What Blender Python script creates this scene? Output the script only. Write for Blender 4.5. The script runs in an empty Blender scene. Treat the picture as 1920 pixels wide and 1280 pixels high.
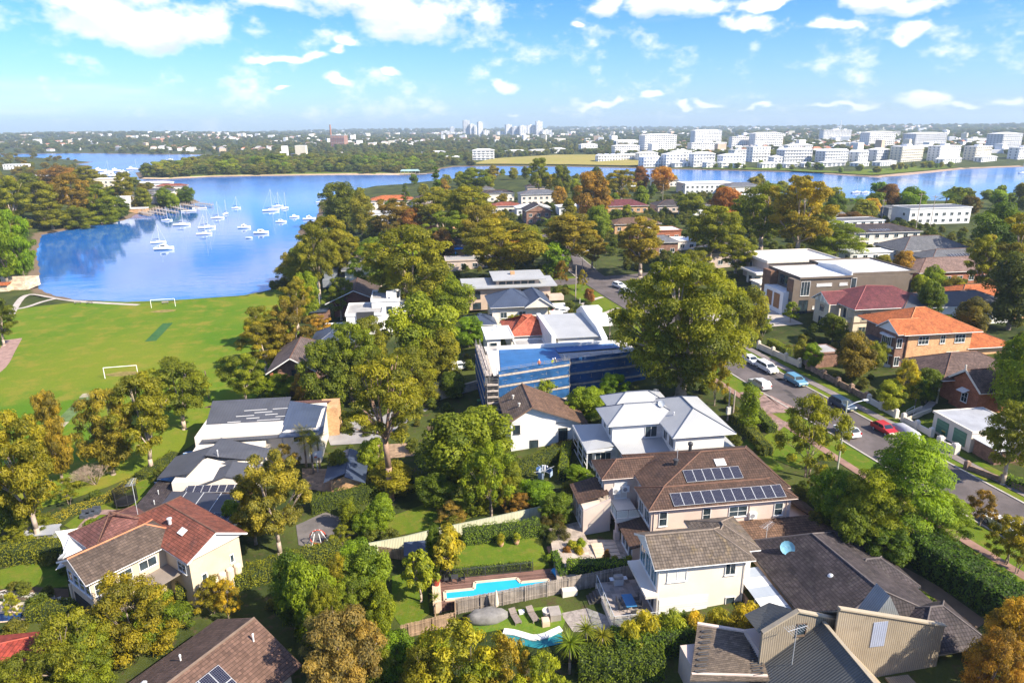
import bpy, bmesh, math, random
import numpy as np
from mathutils import Vector, Matrix
R = math.radians
SC = bpy.context.scene
COL = SC.collection
# ------------------------------------------------------------------ camera
CAM = Vector((-11.134, -79.221, 50.0))
PITCH, YAW, ROLL, FPX = R(17.35), R(-8), R(-0.5), 1280.0
cam_data = bpy.data.cameras.new('camera')
cam_data.sensor_width = 36; cam_data.lens = 24.0
cam_data.clip_start = 1; cam_data.clip_end = 40000
cam = bpy.data.objects.new('camera', cam_data); COL.objects.link(cam)
CM = Matrix.Rotation(YAW, 3, 'Z') @ Matrix.Rotation(R(90) - PITCH, 3, 'X') @ Matrix.Rotation(ROLL, 3, 'Z')
cam.matrix_world = Matrix.Translation(CAM) @ CM.to_4x4()
SC.camera = cam
# ------------------------------------------------------------------ sun, sky, exposure
SUN = Vector((.60, -.48, .64)).normalized()
sl = bpy.data.lights.new('sun', 'SUN'); sl.energy = 3.4; sl.angle = R(.5); sl.color = (1, .90, .74)
so = bpy.data.objects.new('sun', sl); COL.objects.link(so)
so.rotation_euler = SUN.to_track_quat('Z', 'Y').to_euler()
SC.view_settings.view_transform = 'Standard'
SC.view_settings.look = 'None'
SC.view_settings.exposure = 1.65
SC.view_settings.gamma = 1
SC.view_settings.use_curve_mapping = False

def ray(u, v):
    return CM @ Vector(((u - 960) / FPX, (640 - v) / FPX, -1))
def W(u, v, z=0.0):
    d = ray(u, v); t = (z - CAM.z) / d.z
    p = CAM + d * t
    return p.x, p.y

class NT:
    """tiny helper for node trees"""
    def __init__(s, tree): s.t = tree; s.n = tree.nodes; s.l = tree.links
    def new(s, typ, **kw):
        n = s.n.new(typ)
        for k, v in kw.items():
            if k in n.inputs and not hasattr(type(n), k): n.inputs[k].default_value = v
            else: setattr(n, k, v)
        return n
    def put(s, sock, v):
        if isinstance(v, bpy.types.NodeSocket): s.l.new(v, sock)
        elif v is not None:
            if isinstance(v, (tuple, list)) and sock.type == 'RGBA' and len(v) == 3: v = (*v, 1)
            sock.default_value = v
    def m(s, op, a, b=None, c=None, clamp=False):
        n = s.n.new('ShaderNodeMath'); n.operation = op; n.use_clamp = clamp
        for i, x in enumerate((a, b, c)):
            if x is not None: s.put(n.inputs[i], x)
        return n.outputs[0]
    def vm(s, op, a, b=None):
        n = s.n.new('ShaderNodeVectorMath'); n.operation = op
        s.put(n.inputs[0], a)
        if b is not None: s.put(n.inputs[1], b)
        return n.outputs['Value'] if op in ('LENGTH', 'DOT_PRODUCT') else n.outputs[0]
    def mix(s, f, a, b, typ='MIX'):
        n = s.n.new('ShaderNodeMix'); n.data_type = 'RGBA'; n.blend_type = typ
        s.put(n.inputs[0], f); s.put(n.inputs[6], a); s.put(n.inputs[7], b)
        return n.outputs[2]
    def ramp(s, f, lo, hi):
        n = s.n.new('ShaderNodeMapRange'); n.interpolation_type = 'SMOOTHSTEP'
        s.put(n.inputs[0], f); s.put(n.inputs[1], lo); s.put(n.inputs[2], hi)
        return n.outputs[0]
    def noise(s, vec, scale, detail=3, rough=.55):
        n = s.n.new('ShaderNodeTexNoise'); s.put(n.inputs['Vector'], vec)
        n.inputs['Scale'].default_value = scale; n.inputs['Detail'].default_value = detail
        n.inputs['Roughness'].default_value = rough
        return n.outputs['Fac']
    def scale(s, vec, xyz):
        return s.vm('MULTIPLY', vec, xyz)

wd = bpy.data.worlds.new('World'); SC.world = wd; wd.use_nodes = True
w = NT(wd.node_tree); w.n.clear()
sky = w.new('ShaderNodeTexSky', sky_type='NISHITA'); sky.sun_disc = False
sky.sun_elevation = math.asin(SUN.z); sky.sun_rotation = math.atan2(SUN.x, SUN.y)
sky.altitude = 50; sky.air_density = 1.0; sky.dust_density = .6; sky.ozone_density = 1.6
tc = w.new('ShaderNodeTexCoord').outputs['Generated']
sx = w.new('ShaderNodeSeparateXYZ'); w.put(sx.inputs[0], tc)
az = w.m('ARCTAN2', sx.outputs[0], sx.outputs[1]); el = w.m('ARCSINE', sx.outputs[2])
cb = w.new('ShaderNodeCombineXYZ'); w.put(cb.inputs[0], az); w.put(cb.inputs[1], el); ae = cb.outputs[0]
# cumulus positions read off the photograph: centre x, y, half width, half height (photo pixels)
CL = [(235, 45, 205, 62), (150, 15, 130, 55), (350, 75, 90, 40), (810, 30, 165, 62), (740, 8, 110, 50), (640, -30, 190, 70), (500, 5, 80, 40),
      (1250, 12, 95, 45), (1155, 15, 45, 30), (1390, 48, 88, 24), (1460, 5, 120, 22), (1545, 66, 44, 17), (1650, 8, 110, 34), (1675, 62, 36, 24),
      (635, 174, 46, 15), (515, 128, 62, 14), (575, 118, 36, 16), (735, 118, 24, 12), (622, 102, 22, 14), (1130, 198, 62, 8), (1215, 192, 34, 13),
      (960, 202, 26, 8), (1340, 194, 50, 10), (1435, 195, 44, 9), (1690, 194, 95, 18), (1570, 200, 60, 9), (1900, 188, 60, 18), (1800, 200, 60, 8),
      (545, 185, 22, 8), (330, -75, 230, 52), (470, -35, 130, 44), (180, -40, 150, 50), (620, -110, 160, 50), (60, -90, 120, 50), (1078, 45, 18, 12), (640, 78, 40, 16), (1285, 200, 30, 7), (925, 165, 46, 14)]
def cl_dir(u, v):
    d = ray(u, v).normalized(); return math.atan2(d.x, d.y), math.asin(d.z)
cl = []
for (u, v, a, b) in CL:
    z, e = cl_dir(u, v); k = .62 if v > 185 else .80; cl.append((z, e, a / 1340 * min(1, k+.15), b / 1250 * k))
# the cloud field is generated here as a 360 degree map (azimuth x elevation), looked up by direction
NU, NV = 5120, 1024
def vnoise(rng, cu, cv):
    g = rng.random((cv+3, cu)); u = (np.arange(NU)+.5)/NU*cu; v = (np.arange(NV)+.5)/NV*cv
    iu = np.floor(u).astype(int); iv = np.floor(v).astype(int); fu = u-iu; fv = v-iv; fu = fu*fu*(3-2*fu); fv = fv*fv*(3-2*fv)
    r = g[:, iu % cu]*(1-fu)+g[:, (iu+1) % cu]*fu
    return r[iv]*(1-fv)[:, None]+r[iv+1]*fv[:, None]
def fbm(seed, cu, cv, n, gain=.55, billow=False):
    rng = np.random.default_rng(seed); out = 0; amp = 1; tot = 0
    for k in range(n):
        x = vnoise(rng, cu*2**k, cv*2**k)
        if billow: x = np.abs(2*x-1)
        out = out+amp*x; tot += amp; amp *= gain
    return (out/tot).astype(np.float32)
AZ = ((np.arange(NU)+.5)/NU*2-1)*math.pi; EL = (np.arange(NV)+.5)/NV
wx = (fbm(1, 60, 14, 5)-.5)*.10; wy = (fbm(2, 60, 14, 5)-.5)*.055
dens = np.full((NV, NU), -9., np.float32); low = dens.copy()
for (z, e, a, b) in cl:
    j0 = max(0, int((z-a*1.9+math.pi)/(2*math.pi)*NU)); j1 = min(NU, int((z+a*1.9+math.pi)/(2*math.pi)*NU)+1); i0 = max(0, int((e-b*3)*NV)); i1 = min(NV, int((e+b*3)*NV)+1)
    if i1 <= i0: continue
    dx = (AZ[None, j0:j1]+wx[i0:i1, j0:j1]-z)/a; dy = (EL[i0:i1, None]+wy[i0:i1, j0:j1]-e)/b
    dy = np.where(dy < 0, dy*1.35, dy*.9)                                  # flat bases, domed tops
    d = 1-np.sqrt(dx*dx+dy*dy); dens[i0:i1, j0:j1] = np.maximum(dens[i0:i1, j0:j1], d)
    if b > .017:
        d = 1-np.sqrt(((dx+.1)/.95)**2+((dy+.62)/.62)**2); low[i0:i1, j0:j1] = np.maximum(low[i0:i1, j0:j1], d)
# the same fair-weather cumulus goes on overhead and all round, above the frame
big = fbm(5, 26, 9, 3, .5); scat = (big-.60)*9*np.clip((EL-.165)/.05, 0, 1)[:, None]
far_ = (fbm(6, 70, 30, 3, .5)-.64)*8*(np.abs(AZ-.1) > .85)[None]*(EL < .2)[:, None]
rest = np.minimum(np.maximum(scat, far_), .8); dens = np.maximum(dens, rest)
low = np.maximum(low, (np.roll(rest, -26, 0)-.35)*1.1)
bil = 1-fbm(3, 90, 22, 6, .58, True); fine = fbm(4, 150, 42, 6, .66)
def sstep(x, a, b): x = np.clip((x-a)/(b-a), 0, 1); return x*x*(3-2*x)
body = dens*1.45-.10+(bil-.62)*.9+(fine-.5)*1.7
mask = sstep(body, -.05, .9)*np.clip(.60+EL*6, 0, 1)[:, None]
wisp = sstep(fbm(8, 14, 22, 6, .6), .55, .85)*.30
mask = np.maximum(mask, wisp)
shade = np.clip(sstep(low+(fine-.5)*.5, -.05, .75)*.62+(1-sstep(bil, .45, .75))*.14+sstep(fine, .45, .7)*.12, 0, 1)*sstep(body, .1, .6)
img = bpy.data.images.new('cloud_field', NU, NV, alpha=False, float_buffer=True); img.colorspace_settings.name = 'Non-Color'
px_ = np.ones((NV, NU, 4), np.float32); px_[..., 0] = mask; px_[..., 1] = shade; px_[..., 2] = 0
img.pixels.foreach_set(px_.ravel()); img.update(); img.pack()
cu = w.new('ShaderNodeCombineXYZ'); w.put(cu.inputs[0], w.m('MULTIPLY_ADD', az, 1/(2*math.pi), .5)); w.put(cu.inputs[1], w.m('MINIMUM', w.m('MAXIMUM', el, .0006), .9994))
it = w.new('ShaderNodeTexImage'); it.image = img; it.extension = 'EXTEND'; it.interpolation = 'Linear'; w.put(it.inputs[0], cu.outputs[0])
si = w.new('ShaderNodeSeparateColor'); w.put(si.inputs[0], it.outputs[0])
ccol = w.mix(si.outputs[1], (5.2, 5.1, 5.0), (2.7, 3.1, 3.9))
tint = w.mix(w.ramp(el, -.02, .22), (.39, .53, .77), (.165, .425, .84))
mask = si.outputs[0]
skyc = w.mix(1.0, sky.outputs[0], tint, 'MULTIPLY')
final = w.mix(mask, skyc, ccol)
bg = w.new('ShaderNodeBackground'); w.put(bg.inputs['Color'], final); bg.inputs['Strength'].default_value = .090
wo = w.new('ShaderNodeOutputWorld'); w.l.new(bg.outputs[0], wo.inputs[0])

# ------------------------------------------------------------------ object helpers
def tag(o, label=None, cat=None, group=None, kind=None):
    if label: o['label'] = label
    if cat: o['category'] = cat
    if group: o['group'] = group
    if kind: o['kind'] = kind
    return o
def thing(name, label, cat, loc=(0, 0, 0), rz=0, group=None):
    o = bpy.data.objects.new(name, None); COL.objects.link(o)
    o.location = loc; o.rotation_euler = (0, 0, rz); o.empty_display_size = .3
    return tag(o, label, cat, group)
def link(name, me, parent=None, loc=(0, 0, 0), rz=0):
    o = bpy.data.objects.new(name, me); COL.objects.link(o)
    o.location = loc; o.rotation_euler = (0, 0, rz)
    if parent: o.parent = parent
    return o
def sm01(t): t = max(0., min(1., t)); return t * t * (3 - 2 * t)

class MB:
    """collects simple solids and links them as ONE mesh object; planar UVs in metres"""
    def __init__(s): s.v = []; s.f = []; s.mi = []; s.cur = 0
    def add(s, vs, fs):
        n = len(s.v); s.v += [tuple(p) for p in vs]
        for f in fs: s.f.append(tuple(i + n for i in f)); s.mi.append(s.cur)
        return s
    def box(s, x0, y0, z0, x1, y1, z1):
        return s.add([(x0,y0,z0),(x1,y0,z0),(x1,y1,z0),(x0,y1,z0),(x0,y0,z1),(x1,y0,z1),(x1,y1,z1),(x0,y1,z1)],
                     [(3,2,1,0),(4,5,6,7),(0,1,5,4),(1,2,6,5),(2,3,7,6),(3,0,4,7)])
    def prism(s, poly, z0, z1):
        n = len(poly); a = sum(poly[i][0]*poly[(i+1)%n][1]-poly[(i+1)%n][0]*poly[i][1] for i in range(n))
        if a < 0: poly = poly[::-1]
        return s.add([(x,y,z0) for x,y in poly]+[(x,y,z1) for x,y in poly],
                     [tuple(range(n-1,-1,-1)), tuple(range(n,2*n))]+[(i,(i+1)%n,n+(i+1)%n,n+i) for i in range(n)])
    def slab(s, pts, t):
        """polygon (counter-clockwise seen from outside) thickened downward along -z"""
        n = len(pts)
        return s.add(list(pts)+[(x,y,z-t) for x,y,z in pts],
                     [tuple(range(n)), tuple(range(2*n-1,n-1,-1))]+[((i+1)%n,i,n+i,n+(i+1)%n) for i in range(n)])
    def plate(s, pts, t):
        """polygon thickened along its own normal"""
        p = [Vector(q) for q in pts]; nn = (p[1]-p[0]).cross(p[2]-p[0]).normalized()*t; n = len(p)
        return s.add([tuple(q+nn) for q in p]+[tuple(q) for q in p],
                     [tuple(range(n)), tuple(range(2*n-1,n-1,-1))]+[((i+1)%n,i,n+i,n+(i+1)%n) for i in range(n)])
    def tube(s, p, q, r, r2=None, n=6):
        p = Vector(p); q = Vector(q); r2 = r if r2 is None else r2
        d = (q-p).normalized(); u = d.orthogonal().normalized(); w_ = d.cross(u)
        vs = [p+(u*math.cos(2*math.pi*i/n)+w_*math.sin(2*math.pi*i/n))*r for i in range(n)]
        vs += [q+(u*math.cos(2*math.pi*i/n)+w_*math.sin(2*math.pi*i/n))*r2 for i in range(n)]
        return s.add(vs, [tuple(range(n-1,-1,-1)), tuple(range(n,2*n))]+[(i,(i+1)%n,n+(i+1)%n,n+i) for i in range(n)])
    def path(s, pts, r, n=6):
        for i in range(len(pts)-1):
            s.tube(pts[i], pts[i+1], r[i] if isinstance(r,(list,tuple)) else r, r[i+1] if isinstance(r,(list,tuple)) else r, n)
        return s
    def bar(s, p, q, w_, h):
        p = Vector(p); q = Vector(q); d = (q-p).normalized()
        side = d.cross(Vector((0,0,1)))
        side = (side.normalized() if side.length > 1e-4 else Vector((1,0,0)))
        up = side.cross(d); a = side*w_/2; b = up*h/2
        vs = [p-a-b,p+a-b,p+a+b,p-a+b,q-a-b,q+a-b,q+a+b,q-a+b]
        return s.add(vs, [(0,1,2,3),(7,6,5,4),(1,0,4,5),(2,1,5,6),(3,2,6,7),(0,3,7,4)])
    def lathe(s, prof, c=(0,0,0), n=12):
        vs = []; fs = []
        for r, z in prof: vs += [(c[0]+r*math.cos(2*math.pi*i/n), c[1]+r*math.sin(2*math.pi*i/n), c[2]+z) for i in range(n)]
        for k in range(len(prof)-1):
            for i in range(n): fs.append((k*n+i, k*n+(i+1)%n, (k+1)*n+(i+1)%n, (k+1)*n+i))
        fs.append(tuple(range(n-1,-1,-1))); fs.append(tuple(range((len(prof)-1)*n, len(prof)*n)))
        return s.add(vs, fs)
    def loft(s, secs, cap=True):
        """list of equal-length closed sections"""
        n = len(secs[0]); vs = [p for sec in secs for p in sec]; fs = []
        for k in range(len(secs)-1):
            for i in range(n): fs.append((k*n+i, k*n+(i+1)%n, (k+1)*n+(i+1)%n, (k+1)*n+i))
        if cap: fs.append(tuple(range(n-1,-1,-1))); fs.append(tuple(range((len(secs)-1)*n, len(secs)*n)))
        return s.add(vs, fs)
    def blob(s, c, r, n=8, m=5, jit=0, seed=0):
        rr = random.Random(seed); secs = []
        for k in range(m+1):
            a = math.pi*(k+.02)/(m+.04); z = -math.cos(a); q = math.sin(a)
            secs.append([(c[0]+r[0]*q*math.cos(2*math.pi*i/n)*(1+rr.uniform(-jit,jit)), c[1]+r[1]*q*math.sin(2*math.pi*i/n)*(1+rr.uniform(-jit,jit)), c[2]+r[2]*z) for i in range(n)])
        return s.loft(secs)
    def mesh(s, name, mats, smooth=False):
        me = bpy.data.meshes.new(name); me.from_pydata(s.v, [], s.f)
        mats = mats if isinstance(mats,(list,tuple)) else [mats]
        for m_ in mats: me.materials.append(m_)
        if len(mats) > 1: me.polygons.foreach_set('material_index', s.mi)
        uvl = me.uv_layers.new(name='uv'); dat = np.empty(len(me.loops)*2); V = s.v; i = 0
        for p in me.polygons:
            n = p.normal
            if abs(n.z) > .985: t = Vector((1,0,0)); b = Vector((0,1,0))
            else: t = Vector((-n.y, n.x, 0)).normalized(); b = n.cross(t)
            for vi in p.vertices:
                x, y, z = V[vi]; dat[i] = x*t.x+y*t.y; dat[i+1] = x*b.x+y*b.y+z*b.z; i += 2
        uvl.data.foreach_set('uv', dat)
        if smooth: me.polygons.foreach_set('use_smooth', [True]*len(me.polygons))
        return me
    def build(s, name, mats, parent=None, smooth=False, kind=None, label=None, loc=(0,0,0), rz=0):
        """a child of an unrotated thing is given in scene coordinates when parent['_abs'] is set"""
        o = link(name, s.mesh(name, mats, smooth), parent, loc, rz)
        if kind: o['kind'] = kind
        if label: o['label'] = label
        return o

# ------------------------------------------------------------------ materials
MATS = {}
def mat(key, col, rough=.75, var=.14, vs=.35, pat=None, bump=.3, metal=0., spec=.3, col2=None, objcol=False, stain=None, p1=None):
    """procedural surface: base colour with weathering noise and an optional pattern in metric UVs"""
    if key in MATS: return MATS[key]
    m = bpy.data.materials.new(key); m.use_nodes = True; MATS[key] = m
    t = NT(m.node_tree); bs = m.node_tree.nodes['Principled BSDF']
    geo = t.new('ShaderNodeNewGeometry').outputs['Position']
    uv = t.new('ShaderNodeUVMap').outputs[0]
    n1 = t.noise(geo, vs, 5, .6); n2 = t.noise(geo, 9.0, 3, .6)
    base = (*col, 1)
    c = t.mix(1.0, base, t.mix(t.ramp(n1, .3, .7), (1-var,)*3, (1+var,)*3), 'MULTIPLY')
    c = t.mix(1.0, c, t.mix(n2, (1-var*.6,)*3, (1+var*.6,)*3), 'MULTIPLY')
    h = t.m('MULTIPLY', n2, .25)
    if stain is not None:
        c = t.mix(t.m('MULTIPLY', t.ramp(t.noise(geo, .8, 6, .7), .52, .68), .75), c, stain)
    if pat in ('tile', 'brick', 'shingle', 'paver', 'block'):
        bw, bh, mo, off = {'tile': (.30,.34,.012,.0), 'brick': (.24,.086,.010,.5), 'shingle': (.33,.20,.01,.5), 'paver': (.5,.5,.018,.0), 'block': (.9,.45,.02,.5)}[pat]
        br = t.new('ShaderNodeTexBrick'); br.offset = off; t.put(br.inputs['Vector'], uv)
        br.inputs['Scale'].default_value = 1; br.inputs['Brick Width'].default_value = bw; br.inputs['Row Height'].default_value = bh
        br.inputs['Mortar Size'].default_value = mo; br.inputs['Mortar Smooth'].default_value = .3
        br.inputs['Color1'].default_value = (.72,.72,.72,1); br.inputs['Color2'].default_value = (1.24,1.24,1.24,1)
        br.inputs['Mortar'].default_value = (.45,.45,.45,1) if pat in ('tile','shingle') else (1.25,1.2,1.1,1)
        c = t.mix(1.0, c, br.outputs['Color'], 'MULTIPLY')
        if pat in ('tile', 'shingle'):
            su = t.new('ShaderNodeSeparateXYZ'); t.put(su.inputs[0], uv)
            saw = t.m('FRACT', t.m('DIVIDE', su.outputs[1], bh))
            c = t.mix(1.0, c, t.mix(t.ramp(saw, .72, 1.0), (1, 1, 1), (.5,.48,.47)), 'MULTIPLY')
            if pat == 'tile': h = t.m('ADD', t.m('MULTIPLY', t.m('SINE', t.m('MULTIPLY', su.outputs[0], 2*math.pi/.30)), .5), t.m('MULTIPLY', saw, -1.0))
            else: h = t.m('MULTIPLY', saw, -1)
        else: h = t.m('ADD', h, t.m('MULTIPLY', br.outputs['Fac'], -1.0))
    elif pat in ('corr', 'seam', 'board', 'paling', 'deck'):
        su = t.new('ShaderNodeSeparateXYZ'); t.put(su.inputs[0], uv)
        ax = su.outputs[1] if pat in ('board', 'deck') else su.outputs[0]
        per = p1 or {'corr': .20, 'seam': .46, 'board': .19, 'paling': .11, 'deck': .14}[pat]
        fr = t.m('FRACT', t.m('DIVIDE', ax, per)); cell = t.m('FLOOR', t.m('DIVIDE', ax, per))
        if pat == 'corr':
            h = t.m('SINE', t.m('MULTIPLY', ax, 2*math.pi/per))
            c = t.mix(1.0, c, t.mix(t.ramp(h, -1, .4), (.74,.74,.75), (1.04,1.04,1.04)), 'MULTIPLY')
        elif pat == 'seam':
            ln = t.ramp(t.m('ABSOLUTE', t.m('SUBTRACT', fr, .5)), .10, .03); h = ln
            c = t.mix(t.m('MULTIPLY', ln, .42), c, (col[0]*.45, col[1]*.45, col[2]*.45))
        else:
            wn_ = t.new('ShaderNodeTexWhiteNoise', noise_dimensions='1D'); t.put(wn_.inputs['W'], cell)
            k = .10 if pat == 'board' else .34
            c = t.mix(1.0, c, t.mix(wn_.outputs['Value'], (1-k,)*3, (1+k,)*3), 'MULTIPLY')
            ln = t.ramp(t.m('ABSOLUTE', t.m('SUBTRACT', fr, .5)), .42, .49)
            c = t.mix(t.m('MULTIPLY', ln, .6), c, (col[0]*.3, col[1]*.3, col[2]*.3))
            h = t.m('SUBTRACT', t.m('MULTIPLY', fr, -1.0 if pat == 'board' else 0.0), ln)
    elif pat == 'rows':        # long tile rows seen from afar
        su = t.new('ShaderNodeSeparateXYZ'); t.put(su.inputs[0], uv)
        fr = t.m('FRACT', t.m('DIVIDE', su.outputs[1], p1 or .36)); h = t.m('MULTIPLY', fr, -1.2)
        c = t.mix(1.0, c, t.mix(t.ramp(fr, .55, 1.0), (1.08,)*3, (.5,.47,.46)), 'MULTIPLY')
    if objcol:
        oc = t.new('ShaderNodeObjectInfo').outputs['Color']; c = t.mix(1.0, c, oc, 'MULTIPLY')
    t.put(bs.inputs['Base Color'], c)
    bs.inputs['Roughness'].default_value = rough; bs.inputs['Metallic'].default_value = metal
    bs.inputs['Specular IOR Level'].default_value = spec
    if bump:
        b = t.new('ShaderNodeBump'); b.inputs['Strength'].default_value = bump; b.inputs['Distance'].default_value = .03
        t.put(b.inputs['Height'], h); t.put(bs.inputs['Normal'], b.outputs[0])
    return m
def glass(key, col=(.03,.045,.055), rough=.06, var=.5):
    if key in MATS: return MATS[key]
    m = mat(key, col, rough, var, .9, bump=0, spec=.7); return m
def on(mb, name, mats, parent, smooth=False, kind=None, label=None):
    """part of an unrotated thing, given in scene coordinates"""
    return mb.build(name, mats, parent, smooth, kind, label, loc=-parent.location)
def sub(mb, name, mats, part, smooth=False, kind=None, label=None):
    """sub-part (child of a part made with on())"""
    return mb.build(name, mats, part, smooth, kind, label)
def solo(mb, name, mats, label=None, cat=None, group=None, kind=None, smooth=False):
    a = np.array(mb.v); c = (a.min(0)+a.max(0))/2; c[2] = a[:, 2].min()
    mb.v = [tuple(p) for p in a-c]
    return tag(mb.build(name, mats, None, smooth, loc=tuple(c)), label, cat, group, kind)
# ================================================================== SETTING
HOME = [(-140.6,172.8),(-131,161.4),(-118.7,151.7),(-100.4,145.8),(-87.6,145.5),(-68.6,148),(-61.4,154.4),(-55.8,167.8),(-60,186),(-66,209),(-66,266),(-74,300),(-69,330),(-72.8,379),(-80,450),(-76,511),(-47.6,588),
        (2.7,606),(60,625),(130,610),(185,560),(240,490),(275,410),(268,350),(305,327),(375,328),(470,350),(700,330),(1500,300),(1500,-500),(-1500,-500),(-3500,1200),(-2300,1750),(-900,1560),(-672,1387),(-575,1245),(-523,1103),(-408,862),
        (-342,776),(-302,724),(-266,677),(-216,572),(-186,506),(-172,478),(-171,462),(-180,448),(-186,430),(-189,412),(-189,395),(-184,370),(-195,345),(-205,312),(-178,250),(-155,205)]
FARS = [(-316,761),(-288,745),(-240,776),(-94,774.6),(-6.4,750),(20,775),(27.7,863),(49,911),(109,907),(206,862),(254,821),(363,728),(421,679),(464,576),(526,610),(648,678),(743,697),(1500,760),(15000,900),(15000,15000),
        (-15000,15000),(-15000,2600),(-2400,2050),(-827,1809),(-611,1651),(-416,1543),(-390,1362),(-376,1012),(-368,894)]
def sdist(px, py, poly):
    """signed distance, positive inside (numpy)"""
    px = np.asarray(px, float); py = np.asarray(py, float)
    d = np.full(px.shape, 1e18); ins = np.zeros(px.shape, bool); n = len(poly)
    for i in range(n):
        x0, y0 = poly[i]; x1, y1 = poly[(i+1) % n]; ex, ey = x1-x0, y1-y0
        t = np.clip(((px-x0)*ex+(py-y0)*ey)/(ex*ex+ey*ey), 0, 1)
        d = np.minimum(d, (px-x0-t*ex)**2+(py-y0-t*ey)**2)
        if y0 != y1: ins ^= ((y0 > py) != (y1 > py)) & (px < ex*(py-y0)/ey+x0)
    return np.where(ins, 1, -1)*np.sqrt(d)
def smn(t): t = np.clip(t, 0, 1); return t*t*(3-2*t)
def Hn(x, y):
    x = np.asarray(x, float); y = np.asarray(y, float)
    s = x+.05*y
    base = 5*smn((s+32)/80)+2.5*smn((s-62)/40)
    lft = smn((-150-x)/60)*smn((y-180)/60)*6                     # the headland over the bay
    d = sdist(x, y, HOME); z = (base+lft)*smn(d/45)
    z = np.where(d > 0, z*1.0-1.5+1.5*smn(d/7), -1.5-np.clip(-d*.35, 0, 4))
    d2 = sdist(x, y, FARS); r = np.sqrt(x*x+y*y)
    hills = 5*smn(d2/120)+3.0*np.sin(x/310+1)*np.sin(y/270)*smn(d2/200)+smn((r-1500)/3500)*.62*(18+14*np.sin(x/900+.6)*np.cos(y/1300)+9*np.sin(x/420+y/800))
    hills = hills+smn((r-5500)/4000)*.4*(16+10*np.sin(x/2100+1.2))
    return np.where(d2 > -12, np.maximum(z, -1.5+np.where(d2 > 0, 1.2*smn(d2/6)+np.maximum(hills, -.2)*smn(d2/60), d2*.3)), z)
def H(x, y): return float(Hn(np.array([x]), np.array([y]))[0])
_GT = np.geomspace(30, 14000, 260)
def G(u, v):
    """where the photograph's pixel meets the ground or the water (ray march)"""
    d = ray(u, v).normalized(); ts = _GT
    for k in range(3):
        gap = CAM.z+ts*d.z-np.maximum(Hn(CAM.x+ts*d.x, CAM.y+ts*d.y), -1.5); i = int(np.argmax(gap < 0))
        if gap[i] >= 0: i = len(ts)-1
        ts = np.linspace(ts[max(i-1, 0)], ts[i], 24)
    t = ts[-1] if k == 0 else (ts[0]+ts[-1])/2; x, y = CAM.x+t*d.x, CAM.y+t*d.y
    return x, y, H(x, y)
def axis(lo, hi, segs):
    out = [lo]
    for end, step in segs:
        while out[-1] < end-1e-6: out.append(min(end, out[-1]+step))
    return np.array(out)
gx = axis(-15000, 15000, [(-1500,900),(-480,60),(-150,7),(130,3),(420,7),(900,40),(2400,100),(15000,800)])
gy = axis(-500, 15000, [(-60,60),(150,3),(560,7),(960,9),(1900,40),(4000,140),(15000,500)])
X, Y = np.meshgrid(gx, gy); Z = Hn(X.ravel(), Y.ravel()).reshape(X.shape)
ni, nj = len(gx), len(gy)
idx = np.arange(ni*nj).reshape(nj, ni)
q = np.stack([idx[:-1,:-1], idx[:-1,1:], idx[1:,1:], idx[1:,:-1]], -1).reshape(-1, 4)
def np_mesh(name, v, f, mats, smooth=False):
    me = bpy.data.meshes.new(name); n = len(f); k = f.shape[1]
    me.vertices.add(len(v)); me.vertices.foreach_set('co', np.asarray(v, np.float32).ravel())
    me.loops.add(n*k); me.loops.foreach_set('vertex_index', np.asarray(f, np.int32).ravel())
    me.polygons.add(n); me.polygons.foreach_set('loop_start', np.arange(0, n*k, k, dtype=np.int32))
    me.polygons.foreach_set('loop_total', np.full(n, k, dtype=np.int32))
    if smooth: me.polygons.foreach_set('use_smooth', np.ones(n, bool))
    for m_ in mats: me.materials.append(m_)
    me.update(calc_edges=True); return me
def ground_mat():
    m = bpy.data.materials.new('ground'); m.use_nodes = True; t = NT(m.node_tree); bs = m.node_tree.nodes['Principled BSDF']
    p = t.new('ShaderNodeNewGeometry').outputs['Position']; s_ = t.new('ShaderNodeSeparateXYZ'); t.put(s_.inputs[0], p)
    a = t.noise(p, .09, 6, .65); b = t.noise(p, .9, 5, .65); c0 = t.noise(p, 7, 3, .6)
    c = t.mix(t.ramp(a, .38, .62), (.030,.044,.012), (.072,.088,.020)); c = t.mix(t.ramp(b, .52, .7), c, (.085,.062,.034))
    c = t.mix(1.0, c, t.mix(c0, (.6,.6,.6), (1.35,1.35,1.35)), 'MULTIPLY')
    z = s_.outputs[2]
    c = t.mix(t.ramp(t.m('ADD', z, t.m('MULTIPLY', t.m('SUBTRACT', b, .5), .7)), -.35, -.85), c, (.16,.115,.075))
    t.put(bs.inputs['Base Color'], c); bs.inputs['Roughness'].default_value = .95; bs.inputs['Specular IOR Level'].default_value = .1
    bm_ = t.new('ShaderNodeBump'); bm_.inputs['Strength'].default_value = .6; bm_.inputs['Distance'].default_value = .15
    t.put(bm_.inputs['Height'], t.m('ADD', b, t.m('MULTIPLY', c0, .3))); t.put(bs.inputs['Normal'], bm_.outputs[0]); return m
gm = np_mesh('ground', np.stack([X.ravel(), Y.ravel(), Z.ravel()], 1), q, [ground_mat()], True)
tag(link('ground', gm), kind='structure')
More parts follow.
